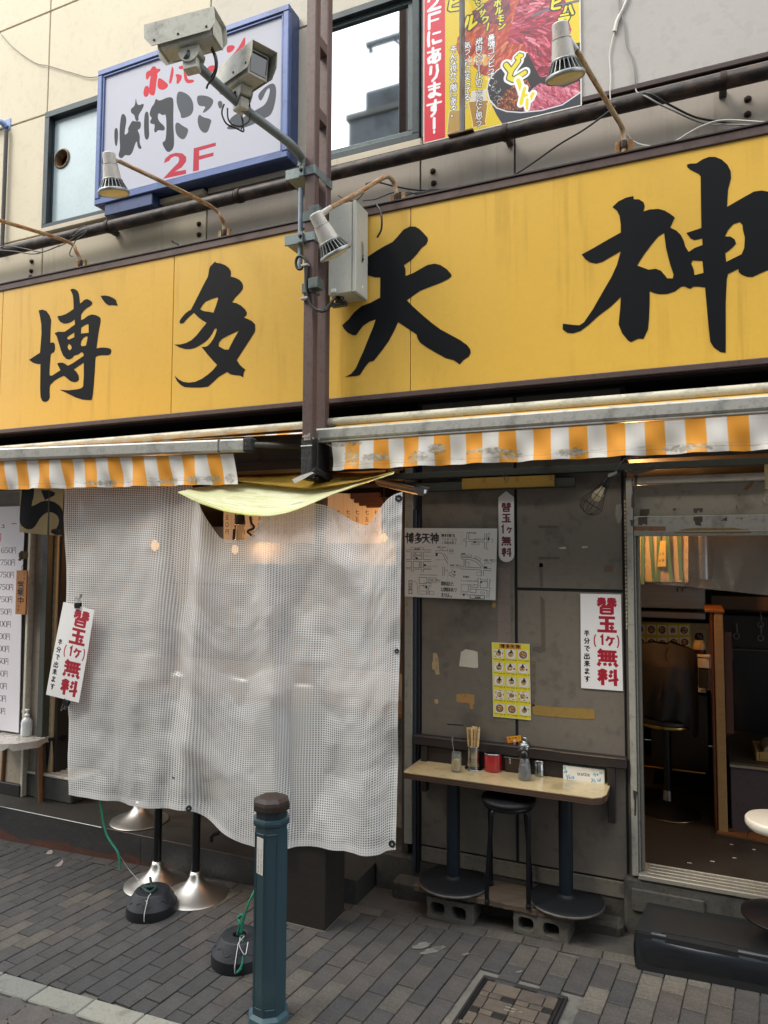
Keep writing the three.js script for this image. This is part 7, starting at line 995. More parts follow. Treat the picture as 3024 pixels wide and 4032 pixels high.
// ---------- chequer plate step in front of the left opening ----------
const STZ = -3.94, STY = .106;
{
  const x1 = onZ(1405, 3463, STZ).x, x0 = -6.6, o = thing('chequer_plate_step', 'black chequer plate step with rust along its foot under the tarpaulin', 'step', V(-3.6, -.1, STZ)), sx = onZ(552, 3400, STZ).x;
  const plate = (a, b, seed) => { const fm = canvasMat(1024, 160, (g, w, h) => { const im = g.createImageData(w, h); for (let y = 0; y < h; y++) for (let x = 0; x < w; x++) { const wx = lerp(a, b, x / w), n = fbm(x / w, y / h, 26, 5, 5, seed), low = y / h, edge = step(.0, .16, low - (.62 + .5 * (n - .5) + .26 * step(-3.6, -2.9, wx))), k = .85 + .35 * (fbm(x / w, y / h, 90, 20, 3, seed + 3) - .5), gr = step(.6, .75, n) * .15; const base = [56, 55, 55].map((c) => c * (k + gr)), ru = [102, 58, 44].map((c) => c * k); for (let c = 0; c < 3; c++) im.data[(y * w + x) * 4 + c] = lerp(base[c], ru[c], edge); im.data[(y * w + x) * 4 + 3] = 255; } g.putImageData(im, 0, 0); }, .5, {}); fm.bumpMap = rep(T.tread, .11 / (b - a) , .11 / .26); fm.bumpScale = .008; const yb = gy(a) - .02, yb2 = gy(b) - .02; return part(o, 'front_plate', sheet([V(a, STY, STZ), V(b, STY, STZ), V(b, yb2, STZ), V(a, yb, STZ)], .006), fm); };
  plate(x0, sx - .002, 3); plate(sx + .002, x1, 6);
  const topM = mat('#35332f', .55, { map: T.grime, tile: .6, bump: T.tread, bs: .003, btile: .11 }); part(o, 'top_plate', [bx(x0, sx - .002, STY - .006, STY - .0005, ZW - .05, STZ - .006, .001)], topM); part(o, 'top_plate', [bx(sx + .002, x1, STY - .006, STY - .0005, ZW - .05, STZ - .006, .001)], topM);
  part(o, 'worn_edge', [bx(x0, onZ(400, 3260, STZ).x, STY - .005, STY + .001, STZ - .006, STZ + .0015, .001)], mat('#a9abac', .35, { m: .6, map: T.grime, tile: .05 })); part(o, 'worn_edge', [bx(onZ(405, 3260, STZ).x, x1, STY - .004, STY + .0006, STZ - .006, STZ + .001, .001)], mat('#5d5354', .45, { m: .5, map: T.grime, tile: .04 }));
  part(o, 'core', bx(x0, x1 - .004, -.3, STY - .007, ZW - .05, STZ - .008, .002), mat('#25221f', .8, { map: T.grime, tile: .4 }));
  part(o, 'clamp_hook', [tube([onZ(820, 3320, STZ + .0).add(V(0, .0, -.03)), onZ(824, 3295, STZ).add(V(0, 0, -.03)), onZ(845, 3288, STZ).add(V(0, 0, -.05))], .014, 20, 8)], mat('#161616', .6));
}
// bar stools, seen below and through the tarpaulin
{
  const make = (label, c, h) => { const o = thing('bar_stool', label, 'bar stool', c, 'bar stools behind the tarpaulin'); part(o, 'base', lathe([[0, 0], [.198, 0], [.204, .004], [.202, .01], [.17, .022], [.12, .042], [.07, .072], [.045, .1], [.034, .125], [.03, .15], [0, .15]], 56, c), mat('#d8d4cc', .36, { m: 1, map: T.faint, tile: .3 })); part(o, 'column', rod(c.clone().add(V(0, .148, 0)), c.clone().add(V(0, h, 0)), .0255, undefined, 22), mat('#121317', .4, { m: .2 })); part(o, 'seat', lathe([[0, 0], [.13, 0], [.165, .012], [.17, .035], [.16, .055], [.13, .064], [0, .066]], 40, c.clone().add(V(0, h, 0))), mat('#2b2624', .5)); return o; };
  make('bar stool with a dull silver trumpet base on the bricks, left of two', onG(617, 3482), .72); make('bar stool with a dull silver trumpet base beside the left rubber weight', onG(768, 3526), .72); make('bar stool with a silver base standing on the chequer plate step', onY(549, 3232, STY), .62);
}

// ---------- bollard ----------
{
  const c = onG(1058, 4000), h0 = onZ(1072, 3132, c.z).y - c.y, o = thing('bollard', 'dark teal octagonal street bollard with a white sticker', 'bollard', c.clone()); bases.set(o, V(0, 0, 0)); o.rotation.y = .1;
  const paint = mat('#27414a', .42, { map: T.streak, tile: [.3, .9], phys: 1, clearcoat: .3, bump: T.coarse, bs: .0012, btile: .15 }), dark = mat('#1b2a30', .5, { map: T.grime, tile: .2 }), oct = (p) => { const g = new THREE.LatheGeometry(p.map(([r, y]) => new THREE.Vector2(r, y)), 8).toNonIndexed(); g.computeVertexNormals(); return uvBox(g.rotateY(.12)); };
  part(o, 'body', oct([[.078, .03], [.0755, h0 - .125]]), paint); part(o, 'base_collar', oct([[.1, -.12], [.1, -.03], [.098, .0], [.094, .02], [.078, .034]]), mat('#36525a', .5, { map: T.streak, tile: .2 })); part(o, 'flange', oct([[.076, h0 - .126], [.086, h0 - .116], [.088, h0 - .104], [.086, h0 - .094], [.074, h0 - .09]]), paint); part(o, 'neck', oct([[.074, h0 - .092], [.074, h0 - .058]]), dark); part(o, 'cap', oct([[.072, h0 - .06], [.085, h0 - .056], [.087, h0 - .05], [.087, h0 - .03], [.083, h0 - .016], [.06, h0 - .004], [0, h0]]), mat('#3a3230', .55, { map: T.rust, tile: .3 }));
  const A = Math.PI * 2 / 8, facet = (k, y0, y1, w, m, name, lift) => { const a = .12 + (k + .5) * A, rr = (y) => .0752 * Math.cos(A / 2) + lift; const g = bx(-w / 2, w / 2, y0, y1, -.001, .0008, .0003); g.rotateY(a); g.translate(Math.sin(a) * rr(), 0, Math.cos(a) * rr()); return part(o, name, g, m); };
  const fr = (k) => { const a = .12 + (k + .5) * A, rr = .0765 * Math.cos(A / 2) + .0008, l = [[-.025, -.022, .06, h0 - .15], [.022, .025, .06, h0 - .15], [-.022, .022, .06, .068], [-.022, .022, h0 - .158, h0 - .15]].map(([x0, x1, y0, y1]) => bx(x0, x1, y0, y1, -.002, .002, .001)); const g = join(l); g.rotateY(a); g.translate(Math.sin(a) * rr, 0, Math.cos(a) * rr); part(o, 'panel_frame', g, paint); };
  for (let k = 0; k < 8; k += 2) fr(k); fr(7);
  const st = canvasMat(80, 360, (g, w, h) => { g.fillStyle = '#cfcdc4'; g.fillRect(0, 0, w, h); const R = rng(6); for (let i = 0; i < 160; i++) { g.globalAlpha = .15 + .4 * R(); g.fillStyle = R() < .5 ? '#8d8a80' : '#efeee8'; g.fillRect(R() * w, R() * h, 1 + 5 * R(), 1 + 8 * R()); } g.globalAlpha = .85; g.strokeStyle = '#33312e'; g.lineWidth = 2; for (const x of [18, 52]) { let y = 110; while (y < 340) { g.beginPath(); g.moveTo(x + 6 * R(), y); for (let k = 0; k < 5; k++) g.lineTo(x + 18 * R() - 4, y + 14 * R()); g.stroke(); y += 10 + 10 * R(); } } }, .6);
  const a = .12 + (7 + .5) * A, rr = .0765 * Math.cos(A / 2) + .0022, g = sheet([V(-.0195, h0 - .165, 0), V(.0195, h0 - .168, 0), V(.0185, h0 - .33, 0), V(-.019, h0 - .325, 0)], .0008); g.rotateY(a); g.translate(Math.sin(a) * rr, 0, Math.cos(a) * rr); part(o, 'sticker', g, st, 'scribbled white sticker'); 
  for (const k of [6, 0]) facet(k, h0 - .09, h0 - .062, .045, mat('#c4c2b8', .6, { map: T.concrete, tile: .06 }), 'pale_patch', -.002);
}

// ---------- black padded step at the doorway ----------
const MY = .2, MZ = onY(2500, 3660, .2).z;
{
  const a = onZ(2500, 3660, MZ), x0 = a.x, x1 = 1.7, zb = Math.max(onY(2561, 3501, MY).z, ZW + .02), o = thing('padded_step', 'black padded step with a torn front edge at the doorway', 'step', V(x0 + .5, .03, MZ)), xb = onY(2561, 3501, MY).x;
  const P = [[x0, MZ], [x1, MZ], [x1, zb], [xb, zb]].map(([x, z]) => [x, -z]), rub = mat('#17191a', .72, { map: T.grime, tile: .4, bump: T.fine, bs: .001, btile: .06 }), vin = mat('#191d22', .34, { map: T.grime, tile: .35, phys: 1, clearcoat: .3 });
  part(o, 'core', extr([[x0 + .01, -MZ - .012], [x1, -MZ - .012], [x1, -zb + .0], [xb + .006, -zb]].map(([x, z]) => [x, -z]).reverse().map(([x, z]) => [x, -z]), MY - .004 - .02).rotateX(-Math.PI / 2).translate(0, .02, 0), rub);
  const TP = [[xb, -zb], [x0, -MZ]]; { const R = rng(41); for (let i = 0; i <= 26; i++) { const t = i / 26; TP.push([x0 + .11 + t * .62, -MZ + .004 + (i === 0 || i === 26 ? 0 : .02 + .012 * Math.sin(Math.PI * t) + .008 * R())]); } } TP.push([x1, -MZ], [x1, -zb]);
  part(o, 'top_mat', extr(TP.map(([x, y]) => [x, y]), .007, [], .001).rotateX(-Math.PI / 2).translate(0, MY - .007, 0), rub);
  const front = sheet([V(x0, MY - .006, MZ), V(x1, MY - .006, MZ), V(x1, .012 + gy(x1), MZ + .004), V(x0, .006 + gy(x0), MZ + .004)], .004, 90, 14, (u, v) => { const x = u * (x1 - x0), sag = .03 * Math.exp(-(((x - .24) / .17) ** 2)); return .02 * Math.sin(Math.PI * Math.pow(v, .8)) * (u < .02 ? u / .02 : 1) + sag * Math.exp(-((v / .25) ** 2)) * .5 - .045 * Math.exp(-(((x - .26) / .16) ** 2)) * Math.exp(-((v / .12) ** 2)) + .006 * (fbm(u, v, 14, 4, 4, 5) - .5); });
  part(o, 'vinyl_cover', front, vin);
  part(o, 'side_cover', sheet([V(xb, MY - .006, zb), V(x0, MY - .006, MZ), V(x0, .006 + gy(x0), MZ + .004), V(xb, .0 + gy(xb), zb)], .004, 12, 6, (u, v) => .008 * Math.sin(Math.PI * v)), vin);
  const R = rng(10), foam = mat('#b9ad94', .9, { map: T.concrete, tile: .08, bump: T.concrete, bs: .012, btile: .05 }), Q = []; for (let i = 0; i <= 26; i++) Q.push([x0 + .1 + i * .0245, -(MZ - .003) + .003 + .008 * R()]); for (let i = 26; i >= 0; i--) Q.push([x0 + .1 + i * .0245, -(MZ - .05) + .006 * R()]); part(o, 'torn_foam', [extr(Q, .012, [], .002).rotateX(-Math.PI / 2).translate(0, MY - .0185, 0), ...Array.from({ length: 16 }, (_, i) => bx(x0 + .1 + .05 * i * .6 + .02 * R(), x0 + .125 + .03 * i + .02 * R(), MY - .03 - .012 * R(), MY - .01, MZ - .02, MZ + .004 + .006 * R(), .004))], foam);
  const flap = []; for (let i = 0; i < 11; i++) { const x = x0 + .07 + i * .062 + .02 * R(), w = .05 + .03 * R(); flap.push(sheet([V(x, MY + .002, MZ - .006), V(x + w, MY + .001, MZ - .004), V(x + w - .006, MY - .026 - .014 * R(), MZ + .014), V(x + .004, MY - .022 - .016 * R(), MZ + .014)], .002, 3, 3, (u, v) => .006 * Math.sin(Math.PI * v))); } for (const f of flap.filter((_, i) => i < 1 || i > 5)) part(o, 'vinyl_flap', f, mat('#3a4048', .4, { map: T.grime, tile: .1 }));
}
solo('fallen_leaf', [polyZ(pts('178 3362;190 3350;202 3346;208 3352;204 3362;190 3364'), 0, 0, 1, onG(192, 3362).z, .001)], mat('#b9aca2', .7), 'pale curled leaf on the bricks nearest the chequer plate step', 'leaf');
solo('fallen_leaf', [polyZ(pts('215 3410;232 3398;246 3384;249 3394;242 3406;228 3413'), 0, 0, 1, onG(232, 3412).z, .001)], mat('#bfaeb0', .7), 'pale pinkish leaf on the bricks, the nearer of the two', 'leaf');

// ---------- inside the left opening, seen past and through the tarpaulin ----------
const bulbGlow = new THREE.MeshStandardMaterial({ color: C('#ffe0b0'), emissive: C('#ffb866'), emissiveIntensity: 1.2, roughness: .3 });
function bulb(o, p, r, I, glow = bulbGlow) { part(o, 'bulb', lathe([[0, -r * 1.1], [r * .6, -r * .85], [r, 0], [r * .8, r * .7], [r * .4, r * 1.3], [0, r * 1.4]], 20, p), glow); const l = new THREE.PointLight(0xffb468, I); l.position.copy(p); l.castShadow = true; l.shadow.radius = 2; l.name = 'bulb_light'; scene.add(l); }
{
  const x0 = -6.4, x1 = W.l - .09, zb = -6.3, fl = STY - .002, o = thing('shop_interior', 'dim interior of the ramen counter behind the tarpaulin', 'room', V(-3.8, 0, -5.2), null, 'structure');
  const wall = mat('#a58f70', .75, { map: T.grime, tile: 1.4 }), dark = mat('#2a2522', .6, { map: T.grime, tile: .8 });
  part(o, 'floor', bx(x0, x1, -.3, fl, zb, ZW - .051, .002), mat('#3a3530', .6, { map: T.grime, tile: .7 })); part(o, 'back_wall', bx(x0, x1, fl, 2.6, zb - .1, zb, .002), wall); part(o, 'ceiling', bx(x0, x1, 2.6, 2.7, zb - .1, ZW - .02, .002), dark);
  part(o, 'side_wall', bx(x1, x1 + .06, -.3, 2.7, zb - .1, ZW - .15, .002), wall); part(o, 'side_wall', bx(x0 - .1, x0, -.3, 2.7, zb - .1, ZW - .02, .002), wall);
  part(o, 'shelf', [bx(x0, x1, 1.72, 1.75, zb, zb + .3, .003), bx(x0, x1, 1.28, 1.31, zb, zb + .3, .003)], mat('#6b5640', .6, { map: T.wood, tile: [.8, .3] }));
  const R = rng(21); for (let i = 0; i < 16; i++) { const x = lerp(-5.4, x1 - .2, i / 16), h = .1 + .16 * R(), y = R() < .5 ? 1.7505 : 1.3105; part(o, 'pot', lathe([[0, 0], [.06 + .04 * R(), 0], [.07 + .04 * R(), h], [.06, h + .01], [0, h]], 18, V(x, y, zb + .16)), [steel, mat('#8d8a82', .5), mat('#5d2b20', .5), mat('#c9c2b0', .5)][i % 4]); }
  const c = thing('ramen_counter', 'dark eating counter behind the tarpaulin', 'counter', V(-3.2, fl, -4.75)); part(c, 'top', bx(-5.2, x1 - .05, .93, .97, -5.0, -4.55, .006), mat('#8a6a45', .35, { map: T.wood, tile: [.9, .3] })); part(c, 'front', bx(-5.15, x1 - .08, fl, .93, -4.95, -4.8, .004), mat('#7d7466', .6, { map: T.grime, tile: .7 })); part(c, 'raised_shelf', bx(-5.15, x1 - .08, .97, 1.16, -5.0, -4.9, .004), mat('#b9b3a4', .4, { map: T.grime, tile: .5 }));
  const hood = thing('kitchen_hood', 'steel kitchen hood glowing warm behind the tarpaulin', 'hood', V(-3.4, 1.8, -5.6)); part(hood, 'canopy', bx(-4.6, -2.2, 1.95, 2.3, -6.1, -5.3, .01), steel);
  // strips of menu paper with their prices
  const mz = -4.62, mp = canvasMat(1024, 300, (g, w, h) => { g.fillStyle = '#e6dccb'; g.fillRect(0, 0, w, h); for (let i = 0; i < 18; i++) { g.fillStyle = 'rgba(120,80,40,.25)'; g.fillRect(i * 57, 0, 1.5, h); [...'七五〇円'].forEach((ch, k) => glyph(g, ch, 14 + i * 57, 96 + k * 42, 26, 32, '#6b5a48', .11)); } }, .8);
  const m = thing('menu_strip', 'row of beige paper menu slips with prices hung above the counter', 'menu', onZ(1200, 2130, mz)); part(m, 'paper', sheet([onZ(880, 1935, mz), onZ(1500, 1945, mz), onZ(1500, 2140, mz), onZ(880, 2135, mz)], .003, 30, 2, (u) => .004 * Math.sin(u * 60)), mp); part(m, 'rail', bx(onZ(870, 1940, mz).x, onZ(1510, 1940, mz).x, onZ(1000, 1936, mz).y, onZ(1000, 1936, mz).y + .03, mz - .02, mz + .01, .003), dark);
  part(m, 'torn_edge', [[1378, 1940, 1470, 1962], [1392, 1958, 1480, 1978], [1412, 1972, 1488, 1990], [1440, 1984, 1496, 1998]].map(([a, b, c2, d]) => { const p = onZ(a, b, mz + .03), q = onZ(c2, d, mz + .03); return bx(p.x, q.x + .05, q.y, p.y, mz + .006, mz + .03, .006); }), mat('#4a2e24', .7, { map: T.wood, tile: .1 }));
  const lampO = thing('clip_lamp', 'black clip lamp with a clear shade hanging in the gap of the tarpaulin', 'lamp', onZ(945, 2080, -3.75)), lp = onZ(945, 2045, -3.75);
  part(lampO, 'socket', [lathe([[.0, .03], [.022, .03], [.03, .02], [.034, -.02], [.036, -.03], [.03, -.034], [0, -.034]], 24, lp), rod(lp.clone().add(V(0, .02, 0)), lp.clone().add(V(.0, .12, -.05)), .006)], mat('#101012', .35)); part(lampO, 'shade', lathe([[.024, -.034], [.027, -.06], [.028, -.13], [.02, -.15], [0, -.152]], 24, lp), mat('#e9dcc4', .2, { phys: 1, transmission: .7 })); part(lampO, 'clip', [tube([onZ(985, 2035, -3.74), onZ(990, 2060, -3.73), onZ(1000, 2078, -3.72), onZ(975, 2092, -3.72), onZ(990, 2108, -3.72), onZ(1002, 2112, -3.72)], .008, 30, 7), tube([onZ(1030, 2068, -3.74), onZ(1012, 2084, -3.73), onZ(1000, 2098, -3.72)], .004, 14, 6)], mat('#121214', .4));
  const pend = (label, px, py, z, r, I) => { const p = onZ(px, py, z), b = thing('pendant_bulb', label, 'bulb', p); bulb(b, p, r, I); part(b, 'holder', lathe([[0, .12], [.016, .118], [.02, .05], [.017, .03], [0, .03]], 16, p.clone().add(V(0, r * .9, 0))), mat('#1a1a1a', .4)); part(b, 'cord', rod(p.clone().add(V(0, .1, 0)), V(p.x, 2.6, p.z), .004, undefined, 8), wireB); };
  pend('warm bulb glowing through the tarpaulin below the pinched gap', 925, 2165, -4.05, .026, .3); pend('warm bulb glowing through the right edge of the tarpaulin', 1512, 2120, -4.4, .026, .3); pend('warm bulb glowing through the left part of the tarpaulin', 610, 2150, -4.5, .035, .5);
}
// ---------- what stands left of the tarpaulin ----------
{
  const q = (a, b, y0, y1, z0, z1, m, n, o) => part(o, n, bx(Xw(a, 2500), Xw(b, 2500), y0, y1, z0, z1, .003), m), o = thing('left_frontage', 'grey wall and aluminium door posts at the left edge of the shop', 'wall', V(Xw(60, 2500), 0, ZW), null, 'structure');
  q(-900, 118, -.3, 2.9, ZW - .12, ZW, mat('#8b8984', .7, { map: T.grime, tile: .9 }), 'wall', o); q(118.5, 128, STY, 2.7, ZW - .05, ZW + .05, mat('#cfcabb', .45, { m: .2, map: T.grime, tile: .6 }), 'post', o); q(128.5, 167, STY, 2.7, ZW - .07, ZW + .0, mat('#8d8478', .45, { map: T.grime, tile: .6 }), 'door_panel', o);
  q(168, 190, STY, 2.7, ZW - .12, ZW + .03, mat('#3f443f', .45, { map: T.grime, tile: .4 }), 'post', o); q(190.5, 204, STY, 2.7, ZW - .16, ZW - .03, mat('#b9a886', .6, { map: T.grime, tile: .15 }), 'edge_trim', o); q(204.5, 214, STY, 2.7, ZW - .2, ZW - .05, mat('#2a2826', .6), 'edge_trim', o);
  const pm = canvasMat(96, 512, (g, w, h) => { g.fillStyle = '#c2ac86'; g.fillRect(0, 0, w, h); const R = rng(2); [...'半分出来ます有り店全'].forEach((c, i) => { if (i % 3 !== 2) glyph(g, c, 26, 20 + i * 48, 44, 36, 'rgba(60,40,30,.75)', .13); }); }, .7); part(o, 'inner_notice', sheet(quadZ([[212, 2090], [262, 2090], [262, 2420], [212, 2420]], ZW - .22), .003), pm); q(206, 262, .62, 1.25, ZW - .3, ZW - .24, mat('#8a6c42', .7, { map: T.wood, tile: .3 }), 'wooden_panel', o);
  part(o, 'sill_board', bx(-7, Xw(100, 2900), STY, .5, ZW + .002, ZW + .03, .004), mat('#a39a8a', .7, { map: T.grime, tile: .5 })); part(o, 'black_skirting', bx(-7, Xw(105, 3000), STY, .2, ZW + .03, ZW + .06, .004), mat('#191818', .6));
}
solo('price_menu', sheet(quadZ([[-300, 2006], [100, 1992], [70, 2886], [-300, 2830]], ZW + .05), .004, 8, 10, (u, v) => .006 * Math.sin(v * 5) * u), canvasMat(820, 1800, (g, w, h) => {
  g.fillStyle = '#e4dfe6'; g.fillRect(0, 0, w, h); const X = (px) => (px + 300) / 400 * w + (px > 0 ? 0 : 0), Y = (py) => (py - 1992) / 894 * h, sc = w / 400;
  glyph(g, 'メ', X(-70), Y(2052), 52, 66, '#c22540', .17); glyph(g, 'ニ', X(-26), Y(2056), 52, 60, '#c22540', .17); glyph(g, 'ュ', X(10), Y(2052), 40, 60, '#c22540', .17); glyph(g, 'ー', X(50), Y(2047), 46, 60, '#c22540', .2); glyph(g, '無', X(-24), Y(2098), 46, 76, '#d04a58', .13); glyph(g, '料', X(-6), Y(2098), 46, 76, '#d04a58', .13);
  ['650', '750', '750', '750', '750', '750', '800', '900', '900', '850', '850', '900', '950', '950'].forEach((s, i) => { const y = Y(2170 + i * 49.3), sh = i * 2.1; g.fillStyle = '#4a4852'; g.font = '64px serif'; g.textBaseline = 'middle'; [...s].forEach((c, k) => g.fillText(c, X(14 + k * 14.5 - sh), y)); glyph(g, '円', X(57 - sh), y - 30, 34, 58, '#4a4852', .1); });
}, .45, { phys: 1, clearcoat: .5, clearcoatRoughness: .15 }), 'tall white price menu with a column of prices at the left edge', 'menu');
{ // noren
  const z = -3.98, draw = (x0, x1) => canvasMat(400, 640, (g, w, h) => { g.fillStyle = '#b3a47c'; g.fillRect(0, 0, w, h); const M = (x, y) => [(x * .2713 - x0) / (x1 - x0) * w, (y + 20) / 990 * h], path = (s) => { g.beginPath(); pts(s).forEach((p, i) => { const k = M(...p); i ? g.lineTo(...k) : g.moveTo(...k); }); g.closePath(); g.fill(); }; g.fillStyle = '#11151f';
    path('315 -20;500 -20;500 240;495 340;480 420;475 492;520 470;600 410;660 385;720 382;790 400;860 455;900 500;925 560;925 960;880 950;840 965;800 955;760 930;740 920;760 870;820 850;850 780;860 700;840 640;800 600;760 580;725 578;690 595;640 640;600 700;570 770;540 840;500 890;440 905;380 890;320 850;290 800;280 740;290 500;305 300'); path('600 200;720 200;800 240;790 290;740 320;700 350;665 375;640 310');
    const R = rng(5); g.fillStyle = '#b3a47c'; for (let i = 0; i < 60; i++) { const k = M(740 + R() * 140, 860 + R() * 100); g.fillRect(k[0], k[1], 2 + 12 * R(), 1 + 2 * R()); } }, .9, { side: THREE.DoubleSide });
  const o = thing('noren_curtain', 'beige noren curtain with a big black brush character left of the tarpaulin', 'curtain', onZ(160, 2100, z)); part(o, 'panel', sheet(quadZ([[80, 1880], [194, 1880], [180, 2106], [76, 2095]], z), .0015, 10, 8, (u, v) => .01 * Math.sin(u * 5) * v), draw(76, 194)); part(o, 'panel', sheet(quadZ([[196, 1880], [252, 1880], [242, 2111], [197, 2107]], z + .004), .0015, 6, 8, (u, v) => .008 * Math.sin(u * 4 + 2) * v), draw(196, 250)); part(o, 'rod', rod(onZ(40, 1885, z), onZ(270, 1885, z), .01), blackMetal);
}
{ // wooden open sign on its string
  const z = -4.1, o = thing('wooden_open_sign', 'small wooden sign with black brush characters hanging by the price menu', 'sign', onZ(80, 2420, z)); part(o, 'board', sheet(quadZ([[65, 2246], [105, 2246], [99, 2420], [60, 2418]], z), .014), canvasMat(180, 720, (g, w, h) => { const R = rng(7); g.fillStyle = '#a8703a'; g.fillRect(0, 0, w, h); for (let i = 0; i < 60; i++) { g.globalAlpha = .12; g.fillStyle = R() < .5 ? '#7a4a20' : '#c48a4e'; g.fillRect(R() * w, 0, 1 + 4 * R(), h); } g.globalAlpha = 1; glyph(g, '只', 118, 30, 46, 64, '#2a1a10', .1, true); glyph(g, '今', 118, 110, 46, 56, '#2a1a10', .1, true); glyph(g, '営', 26, 178, 124, 118, '#1d1410', .13, true); glyph(g, '業', 26, 304, 124, 122, '#1d1410', .12, true); glyph(g, '中', 26, 440, 124, 112, '#1d1410', .15, true); glyph(g, 'で', 26, 570, 44, 48, '#2a1a10', .12, true); glyph(g, 'す', 30, 632, 44, 52, '#2a1a10', .12, true); }, .6));
  part(o, 'string', tube([onZ(88, 2246, z + .004), onZ(86, 2232, z), onZ(92, 2222, z), onZ(94, 2212, z), onZ(90, 2206, z)], .0022, 24, 6), mat('#3a352e', .7)); const c = onZ(90, 2186, z + .01), R = rng(3), fm = mat('#7d735f', .9, { map: T.concrete, tile: .1, bump: T.concrete, bs: .01, btile: .05 }); part(o, 'foam_lump', [bc(c.x - .012, c.y, c.z, .05, .07, .05, .02), bc(c.x + .02, c.y + .0, c.z - .01, .04, .062, .04, .015), bc(c.x - .02, c.y - .035, c.z + .01, .025, .02, .02, .006)], fm);
}
{ // stool with the hand sanitizer
  const f = onY(70, 3168, STY), sz = f.z - .1, st = onZ(75, 2903, sz), sy = st.y, r = pxLen(112, st), o = thing('wooden_stool', 'old wooden stool with bent legs and a plastic wrapped seat at the left edge', 'stool', V(st.x, STY, sz)), wd = mat('#7d5330', .5, { map: T.wood, tile: [.15, .3] });
  part(o, 'seat', lathe([[0, -.03], [r - .02, -.03], [r - .012, -.026], [r - .012, -.004], [r - .02, 0], [0, 0]], 40, V(st.x, sy, sz)), wd);
  const R = rng(15), n = 44, wrap = [], at = (i, j) => { const a = i / n * 2 * Math.PI, t = j / 8, rr = t < .75 ? r * t / .75 * 1.0 : r + .008 + .004 * Math.sin(a * 9); return V(st.x + rr * Math.cos(a), sy + .004 + .005 * noise3(rr * 50 * Math.cos(a) + 99, rr * 50 * Math.sin(a) + 99, 4) - (t > .75 ? (t - .75) * (.1 + .14 * noise3(i * .7, 3, 6)) : 0), sz + rr * Math.sin(a)); }; for (let i = 0; i < n; i++) for (let j = 0; j < 8; j++) wrap.push(at(i, j), at(i + 1 === n ? 0 : i + 1, j + 1), at(i, j + 1), at(i, j), at(i + 1 === n ? 0 : i + 1, j), at(i + 1 === n ? 0 : i + 1, j + 1)); part(o, 'plastic_wrap', soup(wrap), mat('#dcdad2', .25, { phys: 1, side: THREE.DoubleSide, transparent: true, opacity: .72, clearcoat: 1, clearcoatRoughness: .1 }));
  const leg = (dx, dz) => { const d = V(dx, 0, dz).normalize(), P = [V(st.x, sy - .03, sz).addScaledVector(d, r * .45), V(st.x, sy - .034, sz).addScaledVector(d, r * .72), V(st.x, sy - .05, sz).addScaledVector(d, r * .9), V(st.x, sy - .1, sz).addScaledVector(d, r * .95), V(st.x, lerp(sy, STY, .6), sz).addScaledVector(d, r * .98), V(st.x, STY, sz).addScaledVector(d, r * 1.04)]; part(o, 'leg', tube(P, .02, 34, 8), wd); }; leg(-.05, .95); leg(.95, -.1); leg(.2, -.95); leg(-.95, -.2);
  const b = onY(104, 2897, sy + .006), bo = thing('sanitizer_bottle', 'white pump bottle of hand sanitizer standing on the wooden stool', 'bottle', b), k = 1.25, pw3 = (p) => p.map(([a, c]) => [a * k, c * k]);
  part(bo, 'body', lathe(pw3([[0, 0], [.03, 0], [.034, .006], [.034, .085], [.03, .102], [.016, .115], [.013, .12], [0, .12]]), 34, b), mat('#dfe6ea', .3, { phys: 1, transmission: .25, thickness: 0 })); part(bo, 'pump', [lathe(pw3([[.0, .12], [.015, .12], [.015, .135], [.009, .138], [.006, .142], [.006, .156], [.013, .158], [.013, .168], [0, .17]]), 22, b), tube([b.clone().add(V(0, .163 * k, 0)), b.clone().add(V(-.028, .163 * k, .006)), b.clone().add(V(-.042, .158 * k, .008)), b.clone().add(V(-.046, .144 * k, .008))], .0048, 22, 8)], mat('#eceee9', .35));
  const lm = canvasMat(160, 200, (g, w, h) => { g.fillStyle = '#e4eaee'; g.fillRect(0, 0, w, h); g.fillStyle = '#2b3a6a'; g.fillRect(36, 10, 60, 12); g.fillStyle = '#2f9ad6'; g.beginPath(); g.ellipse(78, 58, 44, 30, 0, 0, 7); g.fill(); g.fillStyle = '#d98ab0'; g.fillRect(52, 96, 54, 10); g.fillStyle = '#8d7fb0'; for (let i = 0; i < 5; i++) g.fillRect(56, 116 + i * 14, 20 + (i * 17) % 30, 5); }, .4), lg = []; { const t = [], uv = []; for (let i = 0; i < 12; i++) { const a0 = -1.5 + i * .13, a1 = a0 + .13, R2 = .0345 * k, p = (a, y) => V(b.x + R2 * Math.sin(a), b.y + y * k, b.z + R2 * Math.cos(a)); t.push(p(a0, .012), p(a1, .012), p(a1, .088), p(a0, .012), p(a1, .088), p(a0, .088)); uv.push([i / 12, 0], [(i + 1) / 12, 0], [(i + 1) / 12, 1], [i / 12, 0], [(i + 1) / 12, 1], [i / 12, 1]); } part(bo, 'label', soup(t, uv), lm); }
}
